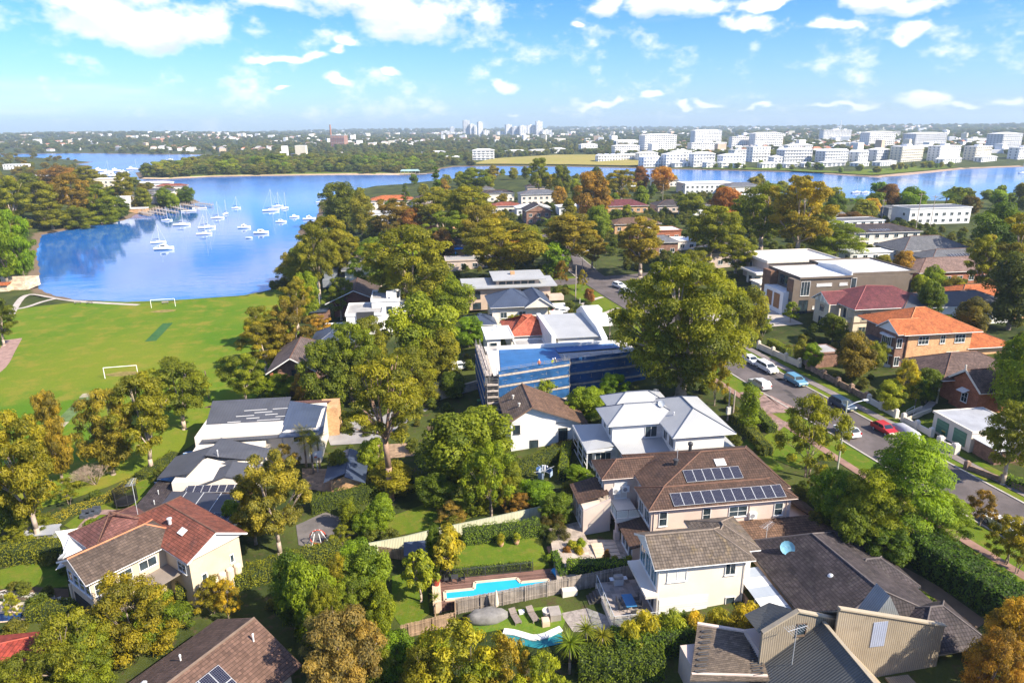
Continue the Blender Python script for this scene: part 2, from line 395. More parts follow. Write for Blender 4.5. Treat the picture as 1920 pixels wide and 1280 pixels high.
# water -------------------------------------------------------------
def water_mat():
    m = bpy.data.materials.new('water'); m.use_nodes = True; t = NT(m.node_tree); bs = m.node_tree.nodes['Principled BSDF']
    p = t.new('ShaderNodeNewGeometry').outputs['Position']
    a = t.noise(t.scale(p, (1, .5, 1)), .012, 4, .6)
    c = t.mix(t.ramp(a, .35, .65), (.010,.10,.34), (.018,.14,.44))
    t.put(bs.inputs['Base Color'], c); sy = t.new('ShaderNodeSeparateXYZ'); t.put(sy.inputs[0], p); t.put(bs.inputs['Roughness'], t.m('MULTIPLY_ADD', t.ramp(t.m('ADD', sy.outputs[1], t.m('MULTIPLY', t.m('SUBTRACT', a, .5), 300)), 400, 680), .17, .05)); bs.inputs['IOR'].default_value = 1.33      # the open river is wind-ruffled, the bay calm
    bs.inputs['Specular IOR Level'].default_value = .75
    h = t.m('ADD', t.m('MULTIPLY', t.noise(t.scale(p, (.5, 1.0, 1)), .9, 3, .55), .6), t.m('MULTIPLY', t.noise(t.scale(p, (.5, 1.1, 1)), .16, 3, .55), 2.2))
    b = t.new('ShaderNodeBump'); b.inputs['Strength'].default_value = .04; b.inputs['Distance'].default_value = .45
    t.put(b.inputs['Height'], h); t.put(bs.inputs['Normal'], b.outputs[0]); return m
wm = MB(); wm.add([(-9000,60,-1.5),(6000,60,-1.5),(6000,5000,-1.5),(-9000,5000,-1.5)], [(0,1,2,3)])
tag(wm.build('water', water_mat()), kind='structure')
# draped sheets -------------------------------------------------------
def drape(name, poly, mat_, dz=.03, step=3.0, kind='structure', thick=0.0, hf=None):
    bm = bmesh.new(); vs = [bm.verts.new((x, y, 0)) for x, y in poly]; bm.faces.new(vs)
    a = np.array(poly)
    for ax in (0, 1):
        lo, hi = a[:, ax].min(), a[:, ax].max(); k = math.floor(lo/step)+1
        while k*step < hi:
            co = [0, 0, 0]; co[ax] = k*step; no = [0, 0, 0]; no[ax] = 1
            bmesh.ops.bisect_plane(bm, geom=bm.verts[:]+bm.edges[:]+bm.faces[:], plane_co=co, plane_no=no); k += 1
    bmesh.ops.triangulate(bm, faces=bm.faces[:])
    xs = np.array([v.co[:] for v in bm.verts]); zs = Hn(xs[:, 0], xs[:, 1])+dz
    for v, z in zip(bm.verts, zs): v.co.z = z
    bmesh.ops.recalc_face_normals(bm, faces=bm.faces[:])
    if sum(f.normal.z for f in bm.faces) < 0: bmesh.ops.reverse_faces(bm, faces=bm.faces[:])
    if thick:
        r = bmesh.ops.extrude_face_region(bm, geom=bm.faces[:])
        up = [g for g in r['geom'] if isinstance(g, bmesh.types.BMVert)]
        for v in up: v.co.z += thick
    me = bpy.data.meshes.new(name); bm.to_mesh(me); bm.free(); me.materials.append(mat_)
    me.uv_layers.new(name='uv'); 
    co = np.empty(len(me.vertices)*3); me.vertices.foreach_get('co', co); co = co.reshape(-1, 3)
    li = np.empty(len(me.loops), np.int32); me.loops.foreach_get('vertex_index', li)
    me.uv_layers[0].data.foreach_set('uv', co[li][:, :2].ravel().copy())
    return tag(link(name, me), kind=kind)
def ribbon(pts, w_):
    """polygon of a strip of width w_ round a polyline"""
    L = []; Rr = []; n = len(pts)
    for i, p in enumerate(pts):
        a = Vector(pts[max(i-1, 0)]); b = Vector(pts[min(i+1, n-1)]); d = (b-a).normalized(); nrm = Vector((-d.y, d.x))
        ww = np.interp(i/(n-1), np.linspace(0, 1, len(w_)), w_) if isinstance(w_, (list, tuple)) else w_
        L.append(tuple(Vector(p)+nrm*ww/2)); Rr.append(tuple(Vector(p)-nrm*ww/2))
    return Rr+L[::-1]
def smooth_line(pts, k=4):
    out = []; P = [Vector(p) for p in pts]
    for i in range(len(P)-1):
        p0, p1, p2, p3 = P[max(i-1,0)], P[i], P[i+1], P[min(i+2,len(P)-1)]
        for j in range(k):
            t = j/k; out.append(tuple(.5*((2*p1)+(p2-p0)*t+(2*p0-5*p1+4*p2-p3)*t*t+(3*p1-p0-3*p2+p3)*t**3)))
    return out+[tuple(P[-1])]
def grass_mat(key, c1, c2, c3, s=.05):
    m = bpy.data.materials.new(key); m.use_nodes = True; t = NT(m.node_tree); bs = m.node_tree.nodes['Principled BSDF']; MATS[key] = m
    p = t.new('ShaderNodeNewGeometry').outputs['Position']
    a = t.noise(t.scale(p, (1, .75, 1)), s, 5, .6); b = t.noise(p, s*6, 5, .65); f = t.noise(p, 3.2, 4, .7); ff = t.noise(p, 11, 2, .6)
    c = t.mix(t.ramp(a, .36, .64), c1, c2); c = t.mix(t.m('MULTIPLY', t.ramp(b, .46, .68), .75), c, c3)
    c = t.mix(1.0, c, t.mix(f, (.68,.70,.62), (1.32,1.30,1.3)), 'MULTIPLY'); c = t.mix(1.0, c, t.mix(ff, (.8,.8,.8), (1.2,1.2,1.2)), 'MULTIPLY')
    t.put(bs.inputs['Base Color'], c); bs.inputs['Roughness'].default_value = .95; bs.inputs['Specular IOR Level'].default_value = .04
    b_ = t.new('ShaderNodeBump'); b_.inputs['Strength'].default_value = .55; b_.inputs['Distance'].default_value = .06
    t.put(b_.inputs['Height'], t.m('ADD', f, ff)); t.put(bs.inputs['Normal'], b_.outputs[0]); return m
OVALG = grass_mat('oval_grass', (.075,.155,.012), (.145,.180,.018), (.215,.185,.032), .030)
LAWN = grass_mat('lawn_grass', (.080,.135,.013), (.120,.155,.017), (.16,.15,.03), .15)
TURF = grass_mat('synthetic_turf', (.035,.100,.036), (.045,.120,.042), (.07,.12,.045), .3)
ASPH = mat('asphalt', (.112,.094,.091), .9, .25, .22, bump=.35, stain=(.075,.062,.06,1))
CONC = mat('concrete', (.42,.37,.32), .85, .14, .5, bump=.2)
PAVE = mat('stone_paving', (.36,.30,.25), .8, .16, .6, 'paver', .25)
MUDDY = mat('dirt', (.13,.085,.052), .95, .25, .5, bump=.5)
GRAVEL = mat('gravel', (.30,.26,.23), .95, .3, 2.5, bump=.7)
# the sports oval by the bay, its pitches and paths
oval = smooth_line([(-150,92),(-141,118),(-128,136),(-112,141.5),(-96,142),(-80,142),(-66,143.5),(-58,150),(-52,141),(-46,118),(-42,96),(-40,76),(-41,60),(-46,44),(-50,30),(-58,18),(-72,10),(-96,6),(-130,20),(-150,50)], 3)
drape('oval', oval, OVALG, .05, 4)
def pitch(name, a, b, wid, m, ends):
    a = Vector(a); b = Vector(b); drape(name, ribbon([tuple(a), tuple(b)], wid), m, .075, 4)
    d = (b-a).normalized()
    if ends:
        for e in (a, b): drape('pitch_crease', ribbon([tuple(e-d*1.1), tuple(e+d*1.1)], wid+.3), mat('worn_clay', (.33,.29,.19), .95, .2, 1.), .09, 4)
P0 = lambda u, v, z=0.0: W(u, v, z)
pitch('cricket_pitch', P0(282,640), P0(315,606), 2.6, TURF, False)
pitch('cricket_pitch', P0(110,797), P0(166,741), 2.4, mat('worn_turf', (.10,.15,.05), .95, .25, .6), True)
drape('foreshore_path', ribbon(smooth_line([P0(20,592), P0(40,560), P0(62,552), P0(95,557), P0(130,563), P0(170,567), P0(260,572)]), 1.8), CONC, .09, 3)
drape('foreshore_path', ribbon(smooth_line([P0(28,580), P0(50,576), P0(80,566), P0(105,560)]), 1.5), CONC, .10, 3)
drape('oval_track', ribbon(smooth_line([P0(-40,715), P0(-6,690), P0(12,660), P0(26,636)]), 3.6), mat('red_gravel', (.30,.19,.16), .95, .2, .8), .085, 3)
drape('shore_mud', ribbon(smooth_line([(-64,154),(-59,162),(-58,172),(-61,186)]), [3, 7, 6, 2]), mat('mud', (.15,.13,.13), .7, .3, .4, bump=.8), -.2, 2)
drape('shore_bank', ribbon(smooth_line([(-120,148.5),(-102,143.8),(-88,143.2),(-70,145.5),(-63,151)]), 2.6), mat('shore_earth', (.20,.13,.075), .95, .35, 1.2, bump=.9), .1, 2)
# roads, kerbs, verges
street = smooth_line([(60.5,-34),(57.8,-18),(56.2,-4),(54.9,8),(53.8,18),(52.6,28),(51.6,38),(50.6,50),(48.6,68),(46.2,88),(44.4,106),(43.2,124),(43.0,142),(43.5,164),(44.5,190),(46,230)])
drape('street', ribbon(street, 9.0), ASPH, .06, 3)
cross = smooth_line([(6,119),(22,120.5),(36,121.5),(50,123),(66,125.5),(84,129),(110,134)])
drape('side_street', ribbon(cross, 8.0), ASPH, .075, 3)
def offset(line, d):
    out = []
    for i, p in enumerate(line):
        a = Vector(line[max(i-1,0)]); b = Vector(line[min(i+1,len(line)-1)]); t_ = (b-a).normalized(); out.append((p[0]-t_.y*d, p[1]+t_.x*d))
    return out
KERB = mat('kerb_concrete', (.40,.36,.32), .85, .15, .8)
for sgn, rng in ((1, (0, 34)), (-1, (0, 40)), (1, (44, 61)), (-1, (47, 61))):
    drape('kerb', ribbon(offset(street, sgn*4.65)[rng[0]:rng[1]], .3), KERB, .02, 3, thick=.13)
drape('footpath', ribbon(offset(street, -7.0)[0:40], 1.6), mat('old_footpath', (.20,.17,.16), .9, .2, .5), .07, 3)
drape('verge', ribbon(offset(street, -5.45)[0:40], 1.2), LAWN, .06, 3)
drape('verge', ribbon(offset(street, -8.6)[3:27], 1.4), LAWN, .06, 3)
drape('verge', ribbon(offset(street, 7.2)[0:26], 4.8), LAWN, .05, 3)
drape('footpath', ribbon(offset(street, 9.2)[0:24], 1.3), mat('old_footpath2', (.25,.15,.115), .9, .2, .5), .075, 3)
drape('verge', ribbon(offset(street, 8.6)[30:46], 7.5), LAWN, .05, 3)
drape('footpath', ribbon(smooth_line([G(1085,574)[:2], G(1110,563)[:2], G(1130,557)[:2]]), 1.4), CONC, .1, 2)
drape('footpath', ribbon(smooth_line([G(1128,590)[:2], G(1160,578)[:2]]), 1.4), CONC, .1, 2)
drape('footpath', ribbon(smooth_line([G(1040,470)[:2], G(1062,500)[:2]]), 1.2), CONC, .1, 3)
for u0, v0, u1, v1, w0 in ((1408,735,1452,775,4.2),(1430,745,1475,768,3.6),(1430,790,1470,800,4.0)):
    drape('driveway', ribbon([G(u0,v0)[:2], G(u1,v1)[:2]], w0), mat('brick_drive', (.24,.16,.14), .9, .2, .6, 'paver', .3), .10, 2)
# ================================================================== PLANTS (builders)
def leaf_mat(key, trans=.48, hue=0.0):
    m = bpy.data.materials.new(key); m.use_nodes = True; t = NT(m.node_tree); t.n.clear()
    oi = t.new('ShaderNodeObjectInfo'); at = t.new('ShaderNodeAttribute', attribute_name='v')
    lo = t.mix(1.0, oi.outputs['Color'], (1.15,1.2,1.0), 'MULTIPLY'); hi = t.mix(1.0, oi.outputs['Color'], (3.7,3.1,1.3), 'MULTIPLY')
    c = t.mix(at.outputs['Fac'], lo, hi)
    c = t.mix(1.0, c, t.mix(oi.outputs['Random'], (.76,.98,.9), (1.16,1.0,1.0)), 'MULTIPLY')
    p = t.new('ShaderNodeBsdfPrincipled'); t.put(p.inputs['Base Color'], c); p.inputs['Roughness'].default_value = .55; p.inputs['Specular IOR Level'].default_value = .25
    tr = t.new('ShaderNodeBsdfTranslucent'); t.put(tr.inputs['Color'], t.mix(1.0, c, (1.25,1.25,.6), 'MULTIPLY'))
    mx = t.new('ShaderNodeMixShader'); mx.inputs[0].default_value = trans
    t.l.new(p.outputs[0], mx.inputs[1]); t.l.new(tr.outputs[0], mx.inputs[2])
    o = t.new('ShaderNodeOutputMaterial'); t.l.new(mx.outputs[0], o.inputs[0]); return m
LEAF = leaf_mat('leaves')
BARK = mat('bark', (.23,.18,.14), .9, .3, 1.5, bump=.6)
PALEBARK = mat('pale_bark', (.42,.33,.26), .85, .25, 1.2, bump=.5)
PINKBARK = mat('pink_bark', (.30,.19,.135), .85, .25, 1.2, bump=.5)
def leaves_mesh(name, P, N, size, asp, rng, lobe_v, droop=0.0):
    """kite-shaped leaf sprays at points P facing N"""
    n = len(P); N = N/np.maximum(np.linalg.norm(N, axis=1, keepdims=True), 1e-6)
    r = rng.normal(size=(n, 3)); r[:, 2] -= droop
    t = r-N*(r*N).sum(1, keepdims=True); t /= np.maximum(np.linalg.norm(t, axis=1, keepdims=True), 1e-6); b = np.cross(N, t)
    s = (size*rng.uniform(.65, 1.35, n))[:, None]; h = s*asp
    v = np.empty((n, 4, 3)); v[:, 0] = P-t*s*.5; v[:, 1] = P+b*h*.5-t*s*.05+N*s*.10; v[:, 2] = P+t*s*.5-N*s*.06; v[:, 3] = P-b*h*.5-t*s*.05+N*s*.10
    me = np_mesh(name, v.reshape(-1, 3), np.arange(n*4).reshape(n, 4), [LEAF])
    a = me.attributes.new('v', 'FLOAT', 'FACE'); a.data.foreach_set('value', np.clip(lobe_v+rng.normal(0, .22, n), 0, 1).astype(np.float32)); return me
def lobes_to_leaves(name, lobes, nleaf, size, asp, seed, flat=.75, under=.35, inner=.12, droop=0.0, jit=.16, upn=.35):
    rng = np.random.default_rng(seed); L = np.array(lobes); wgt = L[:, 3]**2; wgt /= wgt.sum()
    k = rng.choice(len(L), nleaf, p=wgt); d = rng.normal(size=(nleaf, 3)); d /= np.linalg.norm(d, axis=1, keepdims=True)
    flip = (d[:, 2] < 0) & (rng.random(nleaf) > under); d[flip, 2] *= -1
    rr = 1-np.abs(rng.normal(0, jit, nleaf)); ins = rng.random(nleaf) < inner; rr[ins] = rng.uniform(.3, .8, ins.sum())
    # each lobe is itself lumpy
    ph = rng.uniform(0, 6.28, (len(L), 3)); lump = 1+.16*np.sin(d[:, 0]*4.2+ph[k, 0])*np.sin(d[:, 1]*4.2+ph[k, 1])+.10*np.sin(d[:, 2]*6+ph[k, 2])
    P = L[k, :3]+d*(L[k, 3]*rr*lump)[:, None]*np.array([1, 1, flat])
    lv = rng.uniform(.08, .82, len(L))[k]
    N = d+rng.normal(0, .42, (nleaf, 3)); N[:, 2] += upn
    return leaves_mesh(name, P, N, size, asp, rng, lv, droop)
def crown_lobes(seed, n, R_, z0, z1, r0, r1, shape='round', gap=.75):
    rnd = random.Random(seed); out = []; zc = (z0+z1)/2; hz = (z1-z0)/2; tries = 0
    while len(out) < n and tries < 6000:
        tries += 1; r = r0+(r1-r0)*rnd.random()**1.5; a = rnd.uniform(0, 6.283); e = rnd.uniform(-1, 1)
        q = rnd.random()**.38
        if shape == 'round': rad = math.sqrt(max(0, 1-e*e*.92))
        elif shape == 'dome': rad = math.sqrt(max(0, 1-((e+1)/2)**2.2))
        elif shape == 'vase': rad = .35+.65*((e+1)/2)**.7 if e < .55 else math.sqrt(max(0, 1-((e-.55)/.55)**2))
        elif shape == 'cone': rad = 1-(e+1)/2*.92
        elif shape == 'column': rad = .8 if abs(e) < .75 else .55
        else: rad = 1
        if shape in ('round', 'dome', 'vase'): rad *= .86+.20*math.sin(2*a+seed)+.12*math.sin(3*a+seed*1.7+e*2)
        x = (R_-r*.8)*rad*q*math.cos(a); y = (R_-r*.8)*rad*q*math.sin(a); z = zc+e*(hz-r*.5)
        if all((x-o[0])**2+(y-o[1])**2+((z-o[2])*1.2)**2 > (gap*(r+o[3])*.8)**2 for o in out): out.append((x, y, z, r))
    return out
def trunk_mesh(name, lobes, H0, base_r, fork, m, seed, nl=9, lean=.0, multi=1):
    rnd = random.Random(seed); mb = MB(); ls = sorted(lobes, key=lambda l: -l[3])[:nl*2]; rnd.shuffle(ls)
    for s_ in range(multi):
        ox = rnd.uniform(-.3, .3)*(multi > 1); oy = rnd.uniform(-.3, .3)*(multi > 1)
        top = Vector((lean+rnd.uniform(-.25, .25)+ox*2.2, rnd.uniform(-.25, .25)+oy*2.2, fork)); mid = Vector((ox*1.4+lean*.3, oy*1.4, fork*.5)); r = base_r/(1+.35*(multi-1))
        mb.path([Vector((ox, oy, -.6)), Vector((ox, oy, .35)), mid, top], [r*1.35, r, r*.82, r*.7], 8)
        for l in ls[s_::multi][:max(3, nl//multi)]:
            e = Vector(l[:3]); k = (top+e)/2+Vector((rnd.uniform(-.3, .3), rnd.uniform(-.3, .3), rnd.uniform(-.1, .5)))
            mb.path([top-Vector((0, 0, rnd.uniform(0, fork*.2))), k, e], [r*.42, r*.2, r*.06], 5)
            for q in range(2):
                f = e+Vector((rnd.uniform(-1, 1), rnd.uniform(-1, 1), rnd.uniform(.1, .9)))*l[3]*.75; mb.path([k, f], [r*.18, r*.05], 4)
    return mb.mesh(name, m, True)
SPECIES = {}
def species(key, nv, H0, R_, z0, nlobe, r0, r1, shape, nleaf, size, asp, bark=BARK, base_r=.28, fork=2.2, flat=.75, under=.35, droop=0., gap=.75, multi=1, jit=.16, upn=.35, nl=9, inner=.12):
    vs = []
    for i in range(nv):
        sd = hash_(key)+i*17
        lb = crown_lobes(sd, nlobe, R_, z0, H0, r0, r1, shape, gap)
        vs.append((lobes_to_leaves('crown_'+key, lb, nleaf, size, asp, sd, flat, under, inner, droop, jit, upn), trunk_mesh('trunk_'+key, lb, H0, base_r, fork, bark, sd, nl, multi=multi) if base_r else None))
    SPECIES[key] = (H0, R_, vs)
def hash_(s): return sum((i+1)*ord(c) for i, c in enumerate(s))
species('gum', 4, 11, 4.7, 2.6, 46, .6, 1.55, 'round', 21000, .29, .42, PALEBARK, .32, 3.0, .72, .5, .9, .95, jit=.3)
species('gumlow', 3, 9, 4.6, .8, 54, .6, 1.5, 'dome', 20000, .29, .36, BARK, .3, 1.6, .8, .5, 1.0, .74, jit=.3)
species('dense', 3, 8, 4.0, 0.7, 56, .6, 1.5, 'round', 18000, .29, .55, BARK, .26, 1.6, .8, .5, .2, .5)
species('cas', 2, 12, 3.6, 1.5, 60, .55, 1.15, 'round', 15000, .52, .22, BARK, .28, 2.5, .95, .6, 1.8, .6, inner=.25)
species('loose', 3, 6, 3.4, 1.5, 40, .4, .85, 'dome', 8500, .25, .36, BARK, .14, 1.4, .7, .6, .6, .8, multi=3, jit=.5, inner=.3)
species('jac', 2, 9, 5.6, 2.0, 60, .9, 1.7, 'dome', 26000, .27, .34, BARK, .30, 2.2, .42, .35, .3, .55, multi=2, upn=.9)
species('tallgum', 1, 17, 6.0, 8.8, 52, .6, 1.5, 'dome', 13000, .38, .36, PINKBARK, .40, 8.4, .55, .5, .8, 1.05, nl=18, jit=.34)
species('fig', 1, 16, 8.8, 1.2, 120, .9, 2.3, 'round', 56000, .36, .46, PALEBARK, .75, 4.0, .72, .45, .5, .80, nl=18, jit=.22)
species('shrub', 3, 2.2, 1.4, 0.1, 20, .35, .7, 'dome', 3000, .20, .55, None, 0, gap=.5, under=.5)
species('cloud', 1, 2.6, 1.2, 0.2, 9, .45, .62, 'round', 3200, .11, .7, BARK, .06, .8, .95, .6, gap=1.0)
species('frang', 2, 5, 2.4, 1.7, 26, .4, .75, 'dome', 2600, .42, .42, PALEBARK, .17, 1.7, .7, .5, .2, .7, multi=1, upn=.8)
species('col', 1, 9, 1.5, .4, 46, .45, .8, 'column', 6500, .26, .5, BARK, .16, 1., 1.2, .6, 0, .5)
species('bamboo', 2, 4, 2.2, .2, 34, .45, .8, 'dome', 3800, .5, .22, None, 0, under=.5, droop=1.5, gap=.5, jit=.3)
species('small', 4, 8, 3.6, .6, 26, .9, 1.7, 'round', 4600, .55, .55, BARK, .25, 1.6, .8, .5, .3, .55)
species('norfolk', 1, 18, 3.4, 1.5, 60, .5, .9, 'cone', 7000, .4, .35, BARK, .3, 14, .5, .5, 0, .6)
# bare bush
def bare_mesh():
    rnd = random.Random(3); mb = MB()
    def br(p, d, l, r, k):
        q = p+d*l; mb.tube(p, q, r, r*.6, 4)
        if k:
            for i in range(4): br(q, (d+Vector((rnd.uniform(-.9,.9), rnd.uniform(-.9,.9), rnd.uniform(-.3,.5)))).normalized(), l*.72, r*.55, k-1)
    for i in range(7): br(Vector((0,0,-.1)), Vector((rnd.uniform(-.8,.8), rnd.uniform(-.8,.8), 1)).normalized(), 1.1, .045, 4)
    return mb.mesh('bare_branches', mat('grey_twig', (.33,.25,.19), .9, .3, 2.), False)
SPECIES['bare'] = (3.2, 2.0, [(None, bare_mesh())])
# palms and cordylines: every frond a bent blade with leaflets
def palm_mesh(nf, L, wid, seed, z, up, leafl=True, tuft=0):
    rng = random.Random(seed); P = []
    for i in range(nf):
        a = rng.uniform(0, 6.283); e = rng.uniform(-.25, 1.25)*up; d0 = Vector((math.cos(a)*math.cos(e), math.sin(a)*math.cos(e), math.sin(e)))
        p = Vector((0, 0, z)); d = d0.copy(); seg = 7; side = Vector((-math.sin(a), math.cos(a), 0)); l = L*rng.uniform(.8, 1.1)
        for k in range(seg):
            q = p+d*l/seg; t = (k+.5)/seg; w_ = wid*(1-.75*t) if not leafl else wid*math.sin(math.pi*min(1, t*.9+.12))
            if leafl:
                for sgn in (-1, 1):
                    for h in (0, .5):
                        b = p+(q-p)*h; tip = b+side*sgn*w_+d*w_*.55-Vector((0, 0, w_*.35)); P.append((b-d*.045, tip, tip+d*.02, b+d*.045+Vector((0,0,.01))))
            else:
                w2 = wid*(1-.75*(t+1/seg)) if k < seg-1 else .01
                P.append((p-side*w_/2, p+side*w_/2, q+side*w2/2, q-side*w2/2))
            p = q; d = (d-Vector((0, 0, .17 if leafl else .10))).normalized()
    v = np.array([[tuple(c) for c in quad] for quad in P]).reshape(-1, 3); n = len(P)
    me = np_mesh('fronds', v, np.arange(n*4).reshape(n, 4), [LEAF]); at = me.attributes.new('v', 'FLOAT', 'FACE')
    at.data.foreach_set('value', np.random.default_rng(seed).uniform(.15, .85, n).astype(np.float32)); return me
def pole_trunk(h, r, m, bend=.2):
    mb = MB(); mb.path([(0,0,-.4), (bend*.3,0,h*.4), (bend,0,h)], [r*1.3, r, r*.85], 8); return mb.mesh('palm_trunk', m, True)
SPECIES['palm'] = (7.6, 2.6, [(palm_mesh(20, 2.9, .62, 5, 5.9, .95), pole_trunk(5.9, .16, BARK, 0.0))])
SPECIES['cord'] = (4.4, 1.3, [(palm_mesh(90, 1.25, .10, 6, 3.3, 1.0, False), pole_trunk(3.3, .09, BARK, 0.0))])
SPECIES['yucca'] = (1.3, 1.0, [(palm_mesh(48, 1.05, .10, 7, .15, 1.0, False), None)])
OL=(.113,.119,.016); OG=(.100,.118,.016); YG=(.175,.165,.020); GR=(.096,.138,.013); DG=(.062,.088,.013); BR=(.145,.114,.022); OR=(.185,.120,.024); PU=(.120,.060,.032); LG=(.122,.158,.018); KH=(.150,.132,.030); RE=(.130,.072,.030)
def depth(x, y, z): return -(CM.transposed() @ (Vector((x, y, z))-CAM)).z
def vpix(x, y, z):
    c = CM.transposed() @ (Vector((x, y, z))-CAM); return 640+c.y/c.z*FPX
PLANTS = {'n': 0}
def plant(x, y, z, h, wid, sp, col, label, cat='tree', group=None, name=None, rz=None, var=None):
    H0, R_, vs = SPECIES[sp]; i = PLANTS['n']; PLANTS['n'] += 1; rnd = random.Random(i*7+1)
    cr, tr = vs[(i if var is None else var) % len(vs)]
    nm = name or {'palm':'palm_tree','cord':'cordyline','shrub':'shrub','cloud':'topiary_shrub','bare':'bare_bush','col':'column_tree','cas':'casuarina_tree','gum':'gum_tree','tallgum':'tall_gum_tree','frang':'frangipani_tree','jac':'feathery_tree','norfolk':'norfolk_pine','bamboo':'bamboo_clump','yucca':'spiky_plant'}.get(sp, 'garden_tree')
    sc = (wid/(2*R_), wid/(2*R_), h/H0); rot = rnd.uniform(0, 6.28) if rz is None else rz
    if tr is None:        # a trunkless plant is one mesh
        o = link(nm, cr, None, (x, y, z), rot); o.scale = sc; o.color = (*col, 1); return tag(o, label, cat, group)
    t = thing(nm, label, cat, (x, y, z), rot, group); t.scale = sc
    if cr: o = link('crown', cr, t); o.color = (*col, 1)
    link('trunk' if cr else 'branches', tr, t); return t
def tree(u, vt, vb, wpx, sp, col, label, cat='tree', group=None, var=None):
    x, y, z = G(u, vb); lo, hi = .5, 45.
    for k in range(24):
        mid = (lo+hi)/2
        if vpix(x, y, z+mid) > vt: lo = mid
        else: hi = mid
    wid = wpx*depth(x, y, z+lo*.6)/FPX
    return plant(x, y, z-.1, lo+.1, wid, sp, col, label, cat, group, var=var)
CORE = mat('hedge_core', (.03,.045,.012), .95, .2, 1., bump=0)
def hedge(pts, wid, h, col, label, cat='hedge', size=.17, dens=60, z=None, lump=.10, name='hedge'):
    """clipped hedge along a polyline: leaf sprays on every face round a solid dark core"""
    rng = np.random.default_rng(int(abs(pts[0][0]*13+pts[0][1]*7))+3); Ps = []; Ns = []; core = MB(); x0, y0 = pts[0]; z0 = H(x0, y0) if z is None else z
    for i in range(len(pts)-1):
        a = np.array(pts[i]); b = np.array(pts[i+1]); d = b-a; L = np.linalg.norm(d); d /= L; nrm = np.array([-d[1], d[0]])
        za = (H(*pts[i]) if z is None else z)-z0; zb = (H(*pts[i+1]) if z is None else z)-z0
        area = [L*h, L*h, L*wid, wid*h, wid*h]
        for f, A in enumerate(area):
            n = int(A*dens); s = rng.random(n); t = rng.random(n)
            if f < 2: sg = 1 if f else -1; al = s*L; ac = np.full(n, sg*wid/2); zz = t*h; N = np.tile(np.array([*(nrm*sg), 0.3]), (n, 1))
            elif f == 2: al = s*L; ac = (t-.5)*wid; zz = np.full(n, h); N = np.tile([0, 0, 1.], (n, 1))
            else: al = np.full(n, L if f == 4 else 0.); ac = (s-.5)*wid; zz = t*h; N = np.tile(np.array([*(d*(1 if f == 4 else -1)), .3]), (n, 1))
            bl = 1+lump*(np.sin(al*2.3+i)*np.sin(zz*3.1+ac*2)+.6*np.sin(al*5.1+2*i))
            rnd_edge = 1-.12*np.clip((zz/h-.8)/.2, 0, 1); ac = ac*bl*rnd_edge; zz = zz*(1+(bl-1)*.5)
            xy = a[None]-np.array([x0, y0])[None]+al[:, None]*d+ac[:, None]*nrm
            Ps.append(np.column_stack([xy, zz+za+(zb-za)*al/L])); Ns.append(N)
        k = .80; c = [a+nrm*wid/2*k-(x0, y0), a-nrm*wid/2*k-(x0, y0), b-nrm*wid/2*k-(x0, y0), b+nrm*wid/2*k-(x0, y0)]; zs = [za, za, zb, zb]
        core.add([(*p, q_-.3) for p, q_ in zip(c, zs)]+[(*p, q_+h*.9) for p, q_ in zip(c, zs)], [(0,1,2,3),(7,6,5,4),(1,0,4,5),(2,1,5,6),(3,2,6,7),(0,3,7,4)])
    P = np.vstack(Ps)+rng.normal(0, .05, (sum(map(len, Ps)), 3)); N = np.vstack(Ns); N /= np.linalg.norm(N, axis=1, keepdims=True); N = N+rng.normal(0, .5, N.shape)
    lv = .45+.2*np.sin(P[:, 0]*1.7)*np.sin(P[:, 1]*1.3+P[:, 2]*2)
    t = thing(name, label, cat, (x0, y0, z0))
    o = link('foliage', leaves_mesh('hedge_leaves', P, N, size, .6, rng, lv), t); o.color = (*col, 1)
    core.build('dark_core', CORE, t); return t  # solid dark box that stops the view through the leaves
# ================================================================== HOUSES (toolkit)
WHITE = mat('white_paint', (.74,.73,.70), .55, .05, .4, bump=.08)
CREAM = mat('cream_render', (.60,.48,.405), .8, .07, .4, bump=.12)
BEIGE = mat('beige_render', (.52,.42,.36), .8, .07, .4, bump=.12)
PALE = mat('pale_render', (.70,.63,.54), .8, .06, .4, bump=.12)
TAN = mat('tan_render', (.56,.46,.33), .8, .09, .5, bump=.15)
BROWNT = mat('brown_tile', (.080,.046,.032), .75, .22, .5, 'tile', .7, stain=(.058,.036,.028,1))
GREYT = mat('weathered_grey_tile', (.125,.098,.076), .8, .25, .7, 'tile', .6, stain=(.17,.125,.07,1))
DARKT = mat('charcoal_tile', (.050,.040,.042), .8, .3, .5, 'tile', .6, stain=(.085,.072,.066,1))
REDT = mat('red_tile', (.24,.070,.040), .8, .28, .6, 'tile', .55, stain=(.18,.08,.06,1))
ORANGET = mat('orange_tile', (.40,.115,.035), .75, .18, .7, 'tile', .5)
MAROONT = mat('maroon_tile', (.13,.036,.038), .7, .2, .6, 'tile', .5)
BROWN2T = mat('mid_brown_tile', (.135,.078,.05), .8, .2, .7, 'tile', .5, stain=(.10,.06,.042,1))
ZINC = mat('grey_metal_roof', (.075,.078,.092), .6, .12, .35, 'seam', .3, spec=.25)
LGZINC = mat('pale_metal_roof', (.37,.375,.38), .45, .07, .3, 'seam', .25, spec=.4, p1=.25)
WROOF = mat('white_membrane_roof', (.66,.66,.66), .6, .06, .3, bump=.05)
BLUEROOF = mat('slate_blue_metal', (.05,.066,.105), .42, .12, .4, 'seam', .3, spec=.5)
BRICKR = mat('red_brick', (.34,.125,.070), .85, .14, .8, 'brick', .3)
BRICKO = mat('orange_brick', (.60,.34,.175), .85, .12, .8, 'brick', .3)
BRICKB = mat('brown_brick', (.23,.13,.095), .85, .2, 1., 'brick', .3)
